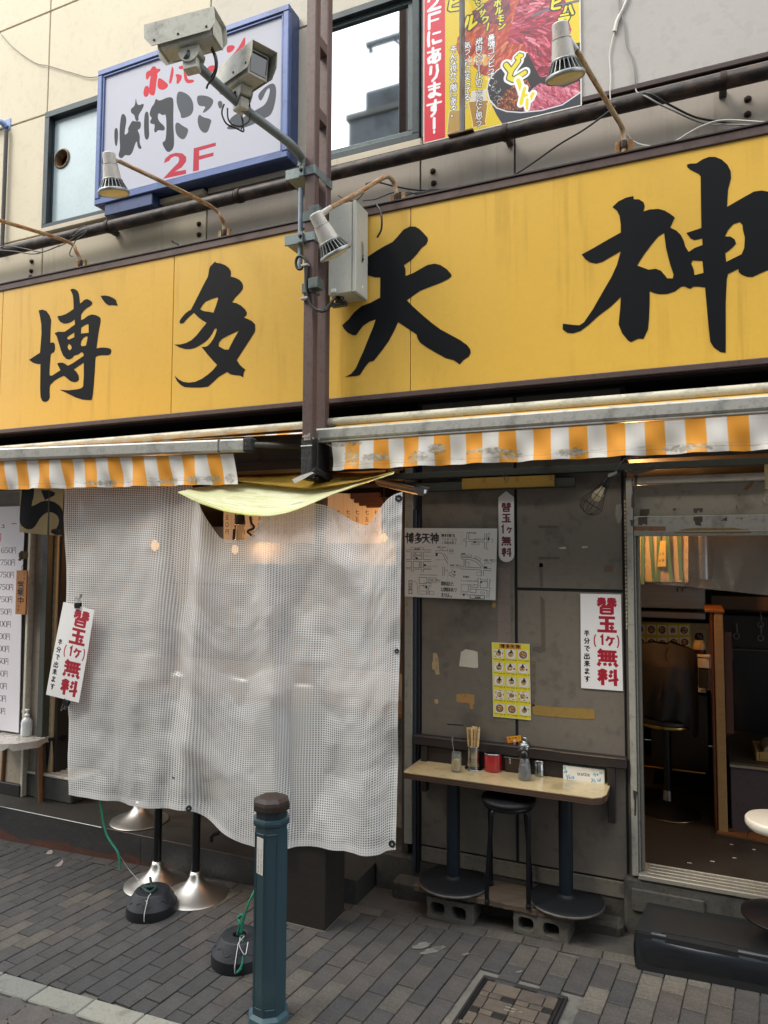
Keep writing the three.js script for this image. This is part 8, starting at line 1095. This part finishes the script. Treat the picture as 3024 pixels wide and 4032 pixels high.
{ // bucket on white slats on a concrete ledge
  const z = ZW - .12, a = onZ(126, 3020, z), b = onZ(262, 3025, z), c = a.clone().lerp(b, .55), sl = thing('slatted_stand', 'white slatted stand under the black bucket', 'stand', V(c.x, STY, z)), yS = c.y, r = pxLen(64, c), wm = mat('#c9c6ba', .5, { map: T.grime, tile: .2 });
  for (let i = 0; i < 5; i++) part(sl, 'slat', bx(a.x - .05, b.x + .25, yS - .022, yS - .003, z - .12 + i * .055, z - .085 + i * .055, .004), wm); part(sl, 'plinth', bx(a.x - .02, b.x + .2, STY, yS - .024, z - .12, z + .13, .01), mat('#4a4a48', .85, { map: T.grime, tile: .3, bump: T.concrete, bs: .006, btile: .2 }));
  const h = onZ(190, 2885, z).y - yS; solo('black_bucket', [lathe([[0, 0], [r * .8, 0], [r * .84, .01], [r * .98, h - .03], [r * 1.04, h - .028], [r * 1.05, h - .004], [r, h], [r * .96, h - .02], [r * .8, .02], [0, .015]], 40, V(c.x, yS - .002, z))], mat('#101114', .3), 'black plastic bucket standing on the white slatted stand', 'bucket');
}

// ---------- the doorway and the room behind it ----------
{
  const xl = Xw(2478, 2700), xj = Xw(2503, 2700), xi = Xw(2525, 2700), xr = 2.4, yS = onZ(2530, 3431, ZW).y, yT = onZ(2600, 1876, ZW).y, yt = onZ(2600, 1890, ZW).y, yr = onZ(2600, 2110, ZW).y, yR = onZ(2600, 2032, ZW).y;
  const al = mat('#a9a599', .5, { m: .15, map: T.grime, tile: .5 }), al2 = mat('#8d8a80', .45, { m: .25, map: T.grime, tile: .3 }), o = thing('shop_doorway', 'worn white doorway frame with a blocked transom and open sliding door', 'doorway', V(xl, yS, ZW));
  part(o, 'jamb', bx(xl, xj, yS - .02, yT, ZW - .1, ZW + .03, .004), al); part(o, 'door_rail', bx(xj + .002, Xw(2512, 2700), yS, yr, ZW - .07, ZW + .01, .003), al2); part(o, 'door_rail', bx(Xw(2513, 2700), xi, yS, yr, ZW - .09, ZW - .01, .003), mat('#77746a', .5, { m: .2, map: T.grime, tile: .2 }));
  part(o, 'head', bx(xj + .002, xr, yt - .022, yT, ZW - .1, ZW + .028, .004), al); part(o, 'transom_panel', bx(xj + .002, xr, yR + .002, yt - .024, ZW - .05, ZW - .02, .002), mat('#8f887a', .6, { map: T.grime, tile: .9 })); part(o, 'transom_rail', [bx(xj + .002, xr, yr, yR, ZW - .1, ZW + .02, .004), bx(xj + .01, xr, yr + .02, yr + .026, ZW + .0205, ZW + .026, .001)], al);
  part(o, 'threshold', [bx(xj - .0, xr, yS - .03, yS - .004, ZW - .14, ZW + .04, .003), ...[-.1, -.06, -.02, .02].map((d) => bx(xj + .05, xr, yS - .004, yS + .008, ZW + d - .006, ZW + d + .004, .002))], mat('#a09a8c', .45, { m: .3, map: T.grime, tile: .12 }));
  part(o, 'concrete_riser', [bx(W.d - .1, xr, -.06, yS - .032, ZW - .1, ZW + .03, .015), bx(W.d - .06, W.d + .3, MY - .06, yS - .08, ZW + .03, ZW + .045, .01)], mat('#55524c', .92, { map: T.grime, tile: .5, bump: T.concrete, bs: .01, btile: .3 }));
  part(o, 'tile_edge', bx(Xw(2463, 2400), xl - .002, .3, 2.6, ZW - .1, ZW - .006, .002), mat('#5d564c', .8)); const tm = ['#b9ad92', '#c4b89c', '#a99d84'].map((k) => mat(k, .6, { map: T.grime, tile: .1 })), ty0 = onZ(2470, 2480, ZW).y, ty1 = onZ(2470, 1968, ZW).y; const nT = 34; for (let i = 0; i < nT; i++) part(o, 'tile', bx(Xw(2463.5, 2400), xl - .003, lerp(ty0, ty1, i / nT) + .002, lerp(ty0, ty1, (i + 1) / nT) - .002, ZW - .02, ZW + .004 + .003 * hash(i, 2, 2), .003), tm[i % 3]);
  const dp = (name, s, m, z = ZW - .0195) => part(o, name, polyZ(pts(s), 2424, 1850, .3617, z, .0012), m), brown = mat('#8a6344', .65, { map: T.grime, tile: .08 }), grimeM = mat('#4f483e', .8, { map: T.grime, tile: .06 });
  dp('tape_scrap', '1385 215;1440 160;1480 120;1508 122;1480 180;1430 216', brown); dp('glue_mark', '268 430;368 424;366 478;340 505;262 508', grimeM); dp('glue_mark', '845 420;950 416;950 450;925 468;900 440;880 475;850 465', grimeM); dp('glue_mark', '620 425;660 418;655 445;625 440', grimeM); dp('glue_mark', '1338 265;1348 258;1352 290;1340 280', grimeM); dp('glue_mark', '1314 385;1322 384;1320 425;1312 425', grimeM);
  const rz = ZW + .0205; dp('tape_scrap', '196 614;545 616;545 674;380 672;330 655;300 668;200 660', brown, rz); dp('tape_scrap', '630 690;680 665;760 640;900 632;1100 630;1300 632;1478 662;1470 690;1100 692;800 690', mat('#8a7048', .65, { map: T.grime, tile: .08 }), rz); dp('glue_mark', '246 516;346 510;346 600;300 585;285 604;246 600', grimeM, rz); dp('glue_mark', '850 512;945 505;948 560;925 575;935 612;870 600;860 560;845 550', grimeM, rz); dp('glue_mark', '1140 560;1190 520;1212 512;1214 558;1180 552', grimeM, rz); dp('glue_mark', '1350 530;1370 520;1384 530;1375 536', grimeM, rz); dp('glue_mark', '175 272;205 278;206 400;190 420;170 400', grimeM, ZW + .0305); dp('glue_mark', '190 35;210 0;245 12;240 80;225 210;200 220;205 90', grimeM, ZW + .0305); part(o, 'worn_lock', polyZ(pts('680 665;715 680;705 720;700 850;688 850;690 740;682 720'), 2124, 2750, .5425, ZW + .0305, .0015), mat('#2b2a28', .7)); 
  dp('glue_mark', '155 545;205 545;205 580;190 585;190 610;165 608;165 570', grimeM, ZW + .0305);

  // the room
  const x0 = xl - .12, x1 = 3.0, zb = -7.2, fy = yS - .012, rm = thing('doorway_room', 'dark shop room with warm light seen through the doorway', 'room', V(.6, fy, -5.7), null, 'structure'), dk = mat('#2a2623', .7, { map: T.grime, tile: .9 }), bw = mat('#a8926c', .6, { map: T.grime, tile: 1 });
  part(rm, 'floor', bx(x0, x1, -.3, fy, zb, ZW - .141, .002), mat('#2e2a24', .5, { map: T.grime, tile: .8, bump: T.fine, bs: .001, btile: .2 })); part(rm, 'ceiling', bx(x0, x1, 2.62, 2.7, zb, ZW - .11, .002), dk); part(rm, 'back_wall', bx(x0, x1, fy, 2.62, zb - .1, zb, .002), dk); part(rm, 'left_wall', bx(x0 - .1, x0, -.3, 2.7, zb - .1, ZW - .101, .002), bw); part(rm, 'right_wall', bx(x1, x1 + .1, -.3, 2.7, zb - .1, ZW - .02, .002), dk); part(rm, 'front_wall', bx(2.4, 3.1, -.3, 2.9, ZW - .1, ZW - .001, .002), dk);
  const Q = (px, py, z) => onZ(px, py, z), rect = (px0, py0, px1, py1, z, d = .02, b = .004) => { const p = Q(px0, py0, z), q = Q(px1, py1, z); return bx(p.x, q.x, q.y, p.y, z - d, z, b); };
  // steel range hood with warm light on it
  const hz = -5.7, hood = thing('range_hood', 'steel range hood in warm lamplight inside the doorway', 'hood', Q(2650, 2440, hz)), hm = mat('#bdbcb8', .38, { m: .4, map: T.brushed, tile: [.5, .3] });
  part(hood, 'front', rect(2480, 2294, 2778, 2401, hz, .5, .006), hm); part(hood, 'lip', rect(2480, 2404, 2778, 2440, hz + .012, .5, .006), hm); part(hood, 'hook', [tube([Q(2666, 2330, hz + .01), Q(2668, 2316, hz + .02), Q(2678, 2311, hz + .02), Q(2684, 2320, hz + .02)], .004, 16, 6), tube([Q(2686, 2330, hz + .01), Q(2690, 2314, hz + .02), Q(2700, 2314, hz + .02), Q(2702, 2326, hz + .02)], .004, 16, 6)], chrome);
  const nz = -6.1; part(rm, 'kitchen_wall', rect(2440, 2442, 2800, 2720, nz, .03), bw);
  solo('inner_menu_poster', sheet(quadZ([[2500, 2449], [2717, 2456], [2723, 2553], [2500, 2556]], nz + .02), .002), canvasMat(420, 200, (g, w, h) => { g.fillStyle = '#dcc63a'; g.fillRect(0, 0, w, h); const R = rng(3); for (let j = 0; j < 2; j++) for (let i = 0; i < 5; i++) { const x = 46 + i * 82, y = 52 + j * 96; g.fillStyle = '#efe8d8'; g.fillRect(x - 34, y - 36, 68, 70); g.fillStyle = (i + j) % 3 ? '#2e1a14' : '#ece4d4'; g.beginPath(); g.arc(x, y, 28, 0, 7); g.fill(); g.fillStyle = '#b98a58'; g.beginPath(); g.arc(x, y, 21, 0, 7); g.fill(); for (let k = 0; k < 8; k++) { g.fillStyle = ['#7a4a2a', '#2f3a24', '#e0c090'][k % 3]; g.beginPath(); g.ellipse(x + (R() - .5) * 30, y + (R() - .5) * 30, 7, 4, R() * 3, 0, 7); g.fill(); } } }, .5), 'yellow menu poster with small bowls on the kitchen wall inside the doorway', 'poster');
  // coat over a stool
  const cz = -5.25, cs = Q(2625, 2822, cz), stl = thing('counter_stool', 'dark counter stool inside the doorway with a coat over it', 'stool', V(cs.x, fy, cz)); part(stl, 'seat', lathe([[0, -.05], [.16, -.05], [.175, -.04], [.18, -.015], [.17, .005], [0, .012]], 40, cs), mat('#1a1716', .45)); part(stl, 'seat_band', lathe([[.178, -.052], [.183, -.048], [.183, -.036], [.178, -.032]], 40, cs), mat('#a0844a', .25, { m: .9 })); part(stl, 'column', rod(V(cs.x, fy + .1, cz), V(cs.x, cs.y - .05, cz), .026, undefined, 20), mat('#101012', .4)); part(stl, 'collar', rod(V(cs.x, fy + .085, cz), V(cs.x, fy + .15, cz), .036, .03, 20), chrome); part(stl, 'base', lathe([[0, 0], [.2, 0], [.205, .006], [.2, .014], [.1, .045], [.04, .085], [0, .09]], 44, V(cs.x, fy, cz)), mat('#1d1b1a', .3, { m: .4 })); part(stl, 'base_rim', lathe([[.2, .002], [.2065, .006], [.2, .011]], 44, V(cs.x, fy, cz)), mat('#a8946a', .3, { m: .8 }));
  { const coat = thing('dark_coat', 'dark hooded coat draped over the stool inside the doorway', 'coat', Q(2640, 2800, cz)), P = []; const n = 40, m = 26, top = (u) => { const p = samp2([[0, 2505, 2540], [.1, 2530, 2532], [.25, 2575, 2524], [.38, 2612, 2530], [.45, 2628, 2532], [.52, 2640, 2524], [.65, 2670, 2534], [.8, 2710, 2548], [.92, 2735, 2560], [1, 2747, 2590]], u); return p; }, bot = (u) => samp2([[0, 2520, 2800], [.3, 2590, 2815], [.6, 2680, 2812], [.75, 2712, 2850], [.88, 2735, 2890], [1, 2752, 2880]], u); function samp2(tb, u) { let i = 1; while (i < tb.length - 1 && tb[i][0] < u) i++; const a = tb[i - 1], b = tb[i], t = (u - a[0]) / (b[0] - a[0]); return [lerp(a[1], b[1], t), lerp(a[2], b[2], t)]; }
    const at = (u, v, back) => { const a = top(u), b = bot(u), p = Q(lerp(a[0], b[0], v), lerp(a[1], b[1], v), cz), bulge = Math.sin(Math.PI * clamp(u)) * (.14 + .08 * Math.sin(Math.PI * v)) * (.35 + .65 * Math.min(1, v * 4)) + .02 * (fbm(u, v, 6, 5, 4, 3) - .5) + .02 * Math.sin(u * 26 + v * 5) * v; p.z += back ? -bulge * .6 : bulge + .05; return p; }; for (const back of [0, 1]) for (let i = 0; i < n; i++) for (let j = 0; j < m; j++) { const q = [at(i / n, j / m, back), at((i + 1) / n, j / m, back), at((i + 1) / n, (j + 1) / m, back), at(i / n, (j + 1) / m, back)]; if (back) P.push(q[0], q[1], q[2], q[0], q[2], q[3]); else P.push(q[0], q[2], q[1], q[0], q[3], q[2]); }
    const cm2 = mat('#2c2724', .9, { map: T.faint, tile: .2, bump: T.fine, bs: .002, btile: .05, side: THREE.DoubleSide }); part(coat, 'body', soup(P), cm2); const hp = (x, y, d = .1) => Q(x, y, cz).add(V(0, 0, d)); part(coat, 'hood_seam', tube([hp(2640, 2526, .09), hp(2622, 2560, .16), hp(2632, 2600, .22), hp(2618, 2660, .26), hp(2600, 2720, .27)], .007, 30, 6), mat('#1f1b19', .9)); part(coat, 'strap', tube([hp(2733, 2840, .04), hp(2730, 2880, .05), hp(2737, 2893, .05), hp(2745, 2880, .05), hp(2744, 2850, .04)], .008, 24, 7), mat('#141213', .8)); }
  // counter with bottle and box, rail
  const kz = -5.75; { const ct = thing('inner_counter', 'dark counter with a white edge inside the doorway', 'counter', Q(2740, 2715, kz)); part(ct, 'front', rect(2560, 2722, 2792, 3040, kz - .02, .3), mat('#1b1c1c', .5, { map: T.grime, tile: .5 })); part(ct, 'edge', rect(2560, 2712, 2779, 2722, kz, .3, .003), mat('#cfc8b8', .4)); part(ct, 'brass_rail', rod(Q(2500, 3012, kz + .14), Q(2778, 3046, kz + .14), .009, undefined, 12), mat('#b08a48', .28, { m: .9 })); }
  { const p = Q(2754, 2574, kz + .05), bt = thing('sauce_bottle', 'small bottle with a dark cap inside the doorway by the partition', 'bottle', p); part(bt, 'body', lathe([[0, 0], [.045, 0], [.045, .06], [.03, .1], [0, .1]], 24, p), mat('#b9a67c', .3)); part(bt, 'cap', lathe([[.028, .1], [.03, .13], [.018, .15], [0, .152]], 20, p), mat('#17181a', .35)); part(bt, 'sauce', lathe([[.0455, .002], [.046, .006], [.046, .03], [.0455, .033]], 24, p), mat('#2a1c14', .3)); }
  { const bo = thing('napkin_box', 'white box on the counter inside the doorway', 'box', Q(2770, 2632, kz + .1)); part(bo, 'body', rect(2747, 2592, 2793, 2633, kz + .1, .12, .004), mat('#c4bfb4', .5)); part(bo, 'lid', rect(2745, 2577, 2795, 2591, kz + .105, .13, .004), mat('#d8d3c8', .5)); part(bo, 'keyhole', rect(2783, 2596, 2787, 2601, kz + .102, .002, .0005), boltM); part(bo, 'stand', rect(2750, 2634, 2790, 2712, kz + .09, .1, .004), mat('#2a2826', .6)); }
  // wooden partition
  { const pz = -5.0, pt = thing('wooden_partition', 'tall narrow wooden partition board inside the doorway', 'partition', Q(2820, 3150, pz)); const a = Q(2796, 2412, pz), b = Q(2826, 3170, pz), c = Q(2846, 2412, pz); part(pt, 'board', bx(a.x, b.x, fy, a.y, pz - .6, pz, .006), mat('#5d2f1a', .4, { map: T.wood, tile: [.3, .6], phys: 1, clearcoat: .4 })); part(pt, 'edge_strip', bx(b.x + .002, c.x, fy, a.y - .004, pz - .04, pz + .006, .004), mat('#a58455', .6, { map: T.wood, tile: [.1, .5] })); part(pt, 'cap', bx(a.x - .03, c.x + .01, a.y, a.y + .02, pz - .6, pz + .01, .004), mat('#8a5a30', .4, { map: T.wood, tile: [.3, .2] })); part(pt, 'wood_strip', bx(c.x + .003, c.x + .05, fy + .6, a.y - .12, pz - .1, pz - .06, .004), mat('#5a3220', .5, { map: T.wood, tile: .2 })); }
  // right part: dark wall unit, shelf rail, hanging hooks, brown board
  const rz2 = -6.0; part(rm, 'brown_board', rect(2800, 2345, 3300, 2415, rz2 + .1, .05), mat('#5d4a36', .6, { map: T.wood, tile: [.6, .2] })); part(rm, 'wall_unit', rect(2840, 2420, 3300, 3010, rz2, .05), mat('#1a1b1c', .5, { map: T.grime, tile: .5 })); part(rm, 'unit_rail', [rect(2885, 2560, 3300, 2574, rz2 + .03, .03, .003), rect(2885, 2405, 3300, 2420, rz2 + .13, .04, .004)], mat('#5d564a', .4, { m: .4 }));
  for (const [x, y] of [[2900, 2485], [2995, 2492], [2995, 2440]]) part(rm, 'key_ring', [tube(Array.from({ length: 14 }, (_, i) => Q(x + 11 * Math.cos(i / 14 * 6.283), y + 11 * Math.sin(i / 14 * 6.283) + 20, rz2 + .04)), .0035, 40, 6, true), tube([Q(x, y - 30, rz2 + .04), Q(x + 2, y - 5, rz2 + .05), Q(x, y + 9, rz2 + .04)], .005, 14, 6)], steel);
  { const b = thing('coat_hanger_clamp', 'pale steel clamp hanging right of the partition inside the doorway', 'clamp', Q(2876, 2608, rz2 + .2)); part(b, 'bar', rect(2868, 2546, 2886, 2608, rz2 + .2, .03, .008), mat('#8a7d68', .4, { m: .4 })); part(b, 'knob', lathe([[0, .02], [.02, .016], [.024, 0], [.02, -.016], [0, -.02]], 18, Q(2866, 2545, rz2 + .2)), steel); }
  // raised step with tray, mats, white stool
  { const sy2 = onZ(2870, 3000, -5.05).y, s2 = thing('raised_platform', 'grimy raised platform at the right of the inner room', 'platform', Q(2960, 3120, -5.05)), a = Q(2872, 2999, -5.05); part(s2, 'top', bx(a.x, 2.9, sy2 - .03, sy2, -5.95, -5.05, .004), mat('#4a4234', .5, { map: T.grime, tile: .5 })); part(s2, 'front', bx(a.x + .004, 2.9, fy, sy2 - .031, -5.9, -5.058, .004), mat('#4f4244', .75, { map: T.grime, tile: .5 })); part(s2, 'nosing', bx(a.x, 2.9, sy2 - .028, sy2 - .012, -5.049, -5.04, .002), mat('#9a907c', .4, { m: .4 }));
    const t = onY(3010, 2960, sy2 + .03), tr = thing('wooden_tray', 'wooden tray with pale rolled towels at the right edge of the platform', 'tray', V(t.x, sy2, t.z)), tw = mat('#b9965e', .5, { map: T.wood, tile: .2 }), tx0 = Q(2970, 2990, t.z).x; part(tr, 'tray', [bx(tx0, tx0 + .5, sy2 + .001, sy2 + .012, t.z - .16, t.z + .14, .004), bx(tx0, tx0 + .018, sy2 + .012, sy2 + .06, t.z - .16, t.z + .14, .005), bx(tx0 + .018, tx0 + .5, sy2 + .012, sy2 + .06, t.z + .124, t.z + .14, .005), bx(tx0 + .018, tx0 + .5, sy2 + .012, sy2 + .06, t.z - .16, t.z - .144, .005)], tw); for (let i = 0; i < 3; i++) part(tr, 'towel', rod(V(tx0 + .09 + i * .12, sy2 + .05, t.z - .13), V(tx0 + .09 + i * .12, sy2 + .05, t.z + .11), .045, undefined, 18), mat('#cdb896', .85, { map: T.cloth, tile: .03 })); }
  const matM = mat('#7d5227', .8, { map: T.grime, tile: .3, bump: T.cloth, bs: .002, btile: .05 }), matQ = (P, label) => { const c = P.map(([x, y]) => { const p = onY(x, y, fy + .012); return [p.x, -p.z]; }); solo('door_mat', extr(c, .01, [], .002).rotateX(-Math.PI / 2).translate(0, fy + .0025, 0), matM, label, 'mat'); };
  matQ([[2848, 3206], [2883, 3130], [3200, 3190], [3200, 3268], [3020, 3238]], 'brown door mat nearer to the raised platform'); matQ([[2821, 3279], [2851, 3217], [2950, 3237], [2938, 3299]], 'brown door mat in the middle of the inner floor, the left one'); matQ([[2944, 3300], [2956, 3238], [3200, 3290], [3200, 3350]], 'brown door mat beside the white stool, the right one');
  solo('rubber_runner', bx(onY(2800, 3290, fy).x, 2.3, fy, fy + .002, onY(2800, 3300, fy).z, onY(2860, 3120, fy).z, .001), mat('#1c1a18', .7, { map: T.grime, tile: .4 }), 'dark rubber runner under the brown door mats', 'mat');
  { const w = onY(3062, 3225, fy + .46), ws = thing('white_stool', 'round white stool just inside the doorway at the right edge', 'stool', V(w.x, fy, w.z)), rr = pxLen(118, w); part(ws, 'seat', lathe([[0, -.055], [rr * .8, -.055], [rr * .93, -.048], [rr, -.028], [rr * .985, -.008], [rr * .93, 0], [0, .003]], 52, V(w.x, fy + .46, w.z)), mat('#dcd6c4', .22, { phys: 1, clearcoat: .8, clearcoatRoughness: .08 })); part(ws, 'column', rod(V(w.x, fy, w.z), V(w.x, fy + .41, w.z), .03), blackMetal); part(ws, 'base', lathe([[0, 0], [.17, 0], [.17, .01], [.05, .03], [0, .03]], 40, V(w.x, fy, w.z)), blackMetal); }
  { const R = rng(2), l = []; for (const [x, y] of [[2715, 3400], [2880, 3327], [2968, 3347], [2892, 3380], [2805, 3394]]) { const p = onY(x, y, fy); l.push(bc(p.x, fy + .003, p.z, .016 + .01 * R(), .004, .008, .0015).rotateY(0)); } solo('floor_crumbs', l, mat('#b0a89a', .8), 'few pale scraps of litter on the dark floor inside the doorway', 'litter', null, 'stuff'); }
  // clear vinyl curtain below the transom and what hangs behind it
  { const vz = -4.36, g = sheet([Q(2500, 2060, vz), Q(3300, 2060, vz), Q(3300, 2372, vz), Q(2500, 2290, vz)], .0008, 70, 26, (u, v) => .03 * (fbm(u, v, 7, 3, 4, 5) - .5) + .018 * Math.sin(u * 26 + 4 * v) * v + .012 * Math.exp(-(((u - .4 - .1 * v) / .02) ** 2)) + .014 * Math.exp(-(((u - .62 + .06 * v) / .02) ** 2)) * v); solo('vinyl_curtain', g, new THREE.MeshPhysicalMaterial({ color: C('#cfc6b4'), roughness: .12, transparent: true, opacity: .2, side: THREE.DoubleSide, clearcoat: 1, clearcoatRoughness: .08 }), 'wrinkled clear vinyl curtain hanging below the doorway transom', 'curtain'); }
  { const bz = -5.3, bn = thing('striped_banner', 'pale banner with green straps behind the vinyl curtain', 'banner', Q(2610, 2290, bz)); part(bn, 'cloth', sheet(quadZ([[2440, 2020], [2710, 2020], [2710, 2292], [2440, 2288]], bz), .003, 12, 4, (u) => .015 * Math.sin(u * 14)), mat('#a89c86', .8, { map: T.grime, tile: .3 })); const gr = mat('#2f6b54', .7); [[2530, 2552, 2530, 2300], [2555, 2600, 2575, 2290], [2596, 2570, 2590, 2290], [2622, 2640, 2642, 2288], [2668, 2680, 2682, 2285]].forEach(([a, b, c, d]) => part(bn, 'strap', sheet([Q(a - 7, 2040, bz + .03), Q(a + 7, 2040, bz + .03), Q(c + 7, d, bz + .03), Q(c - 7, d, bz + .03)], .002, 1, 6, (u, v) => .01 * Math.sin(v * 6)), gr)); part(bn, 'yellow_tag', sheet(quadZ([[2600, 2130], [2622, 2128], [2622, 2230], [2588, 2232]], bz + .04), .002), canvasMat(80, 200, (g, w, h) => { g.fillStyle = '#b9ab5a'; g.fillRect(0, 0, w, h); htext(g, '全半', 8, 90, 26, 26, 6, '#4a4430', .12); htext(g, '分来', 8, 140, 26, 26, 6, '#4a4430', .12); }, .7)); }
  { const az = -5.5, t = Q(2757, 2060, az), du = thing('exhaust_duct', 'shiny exhaust duct behind the vinyl curtain', 'duct', Q(2757, 2290, az)); part(du, 'pipe', [rod(V(t.x, Q(2757, 2292, az).y, az), V(t.x, 2.6, az), .075, undefined, 28), lathe([[.078, 0], [.08, .006], [.078, .012]], 28, V(t.x, Q(2757, 2185, az).y, az))], chrome); part(du, 'flange', lathe([[.08, 0], [.12, -.05], [.12, -.06], [.07, -.06]], 28, V(t.x, Q(2757, 2280, az).y, az)), steel); }
  { const lz = -4.85, p = Q(2500, 2085, lz), b = thing('room_bulb', 'warm bulb above the range hood behind the transom', 'bulb', p); p.y = 2.38; b.position.copy(p); bases.set(b, p); bulb(b, p, .035, 1.7); part(b, 'holder', lathe([[0, .12], [.018, .118], [.022, .04], [0, .04]], 16, p), mat('#1a1a1a', .4)); part(b, 'cord', rod(p.clone().add(V(0, .1, 0)), V(p.x, 2.62, p.z), .004, undefined, 8), wireB); }
}
// pale lamp at the right edge over the doorway
{ const p = onZ(3030, 1890, ZW + .3), o = thing('tube_lamp', 'yellowed lamp housing at the right edge above the doorway', 'lamp', p); part(o, 'housing', rod(onZ(3036, 1830, ZW + .3), onZ(3036, 1925, ZW + .3), .03, .026, 22), mat('#b9b184', .5, { map: T.grime, tile: .2 })); part(o, 'handle', tube([onZ(3030, 1930, ZW + .3), onZ(3012, 1950, ZW + .3), onZ(3004, 1965, ZW + .3), onZ(3012, 1980, ZW + .3), onZ(3040, 1984, ZW + .3)], .009, 24, 8), mat('#a39d86', .4, { m: .3 })); }
solo('hanging_twigs', [tube([onZ(1975, 1858, -3.8), onZ(1985, 1880, -3.8), onZ(1992, 1905, -3.8)], .003, 12, 5), tube([onZ(1990, 1858, -3.8), onZ(2000, 1885, -3.8), onZ(1998, 1900, -3.8)], .003, 12, 5), tube([onZ(2470, 1850, -3.9), onZ(2500, 1862, -3.9), onZ(2540, 1850, -3.9), onZ(2580, 1840, -3.9)], .014, 24, 6)], mat('#5d5a50', .8), 'loose strings and a rag hanging under the right awning', 'string');
renderer.render(scene, camera);
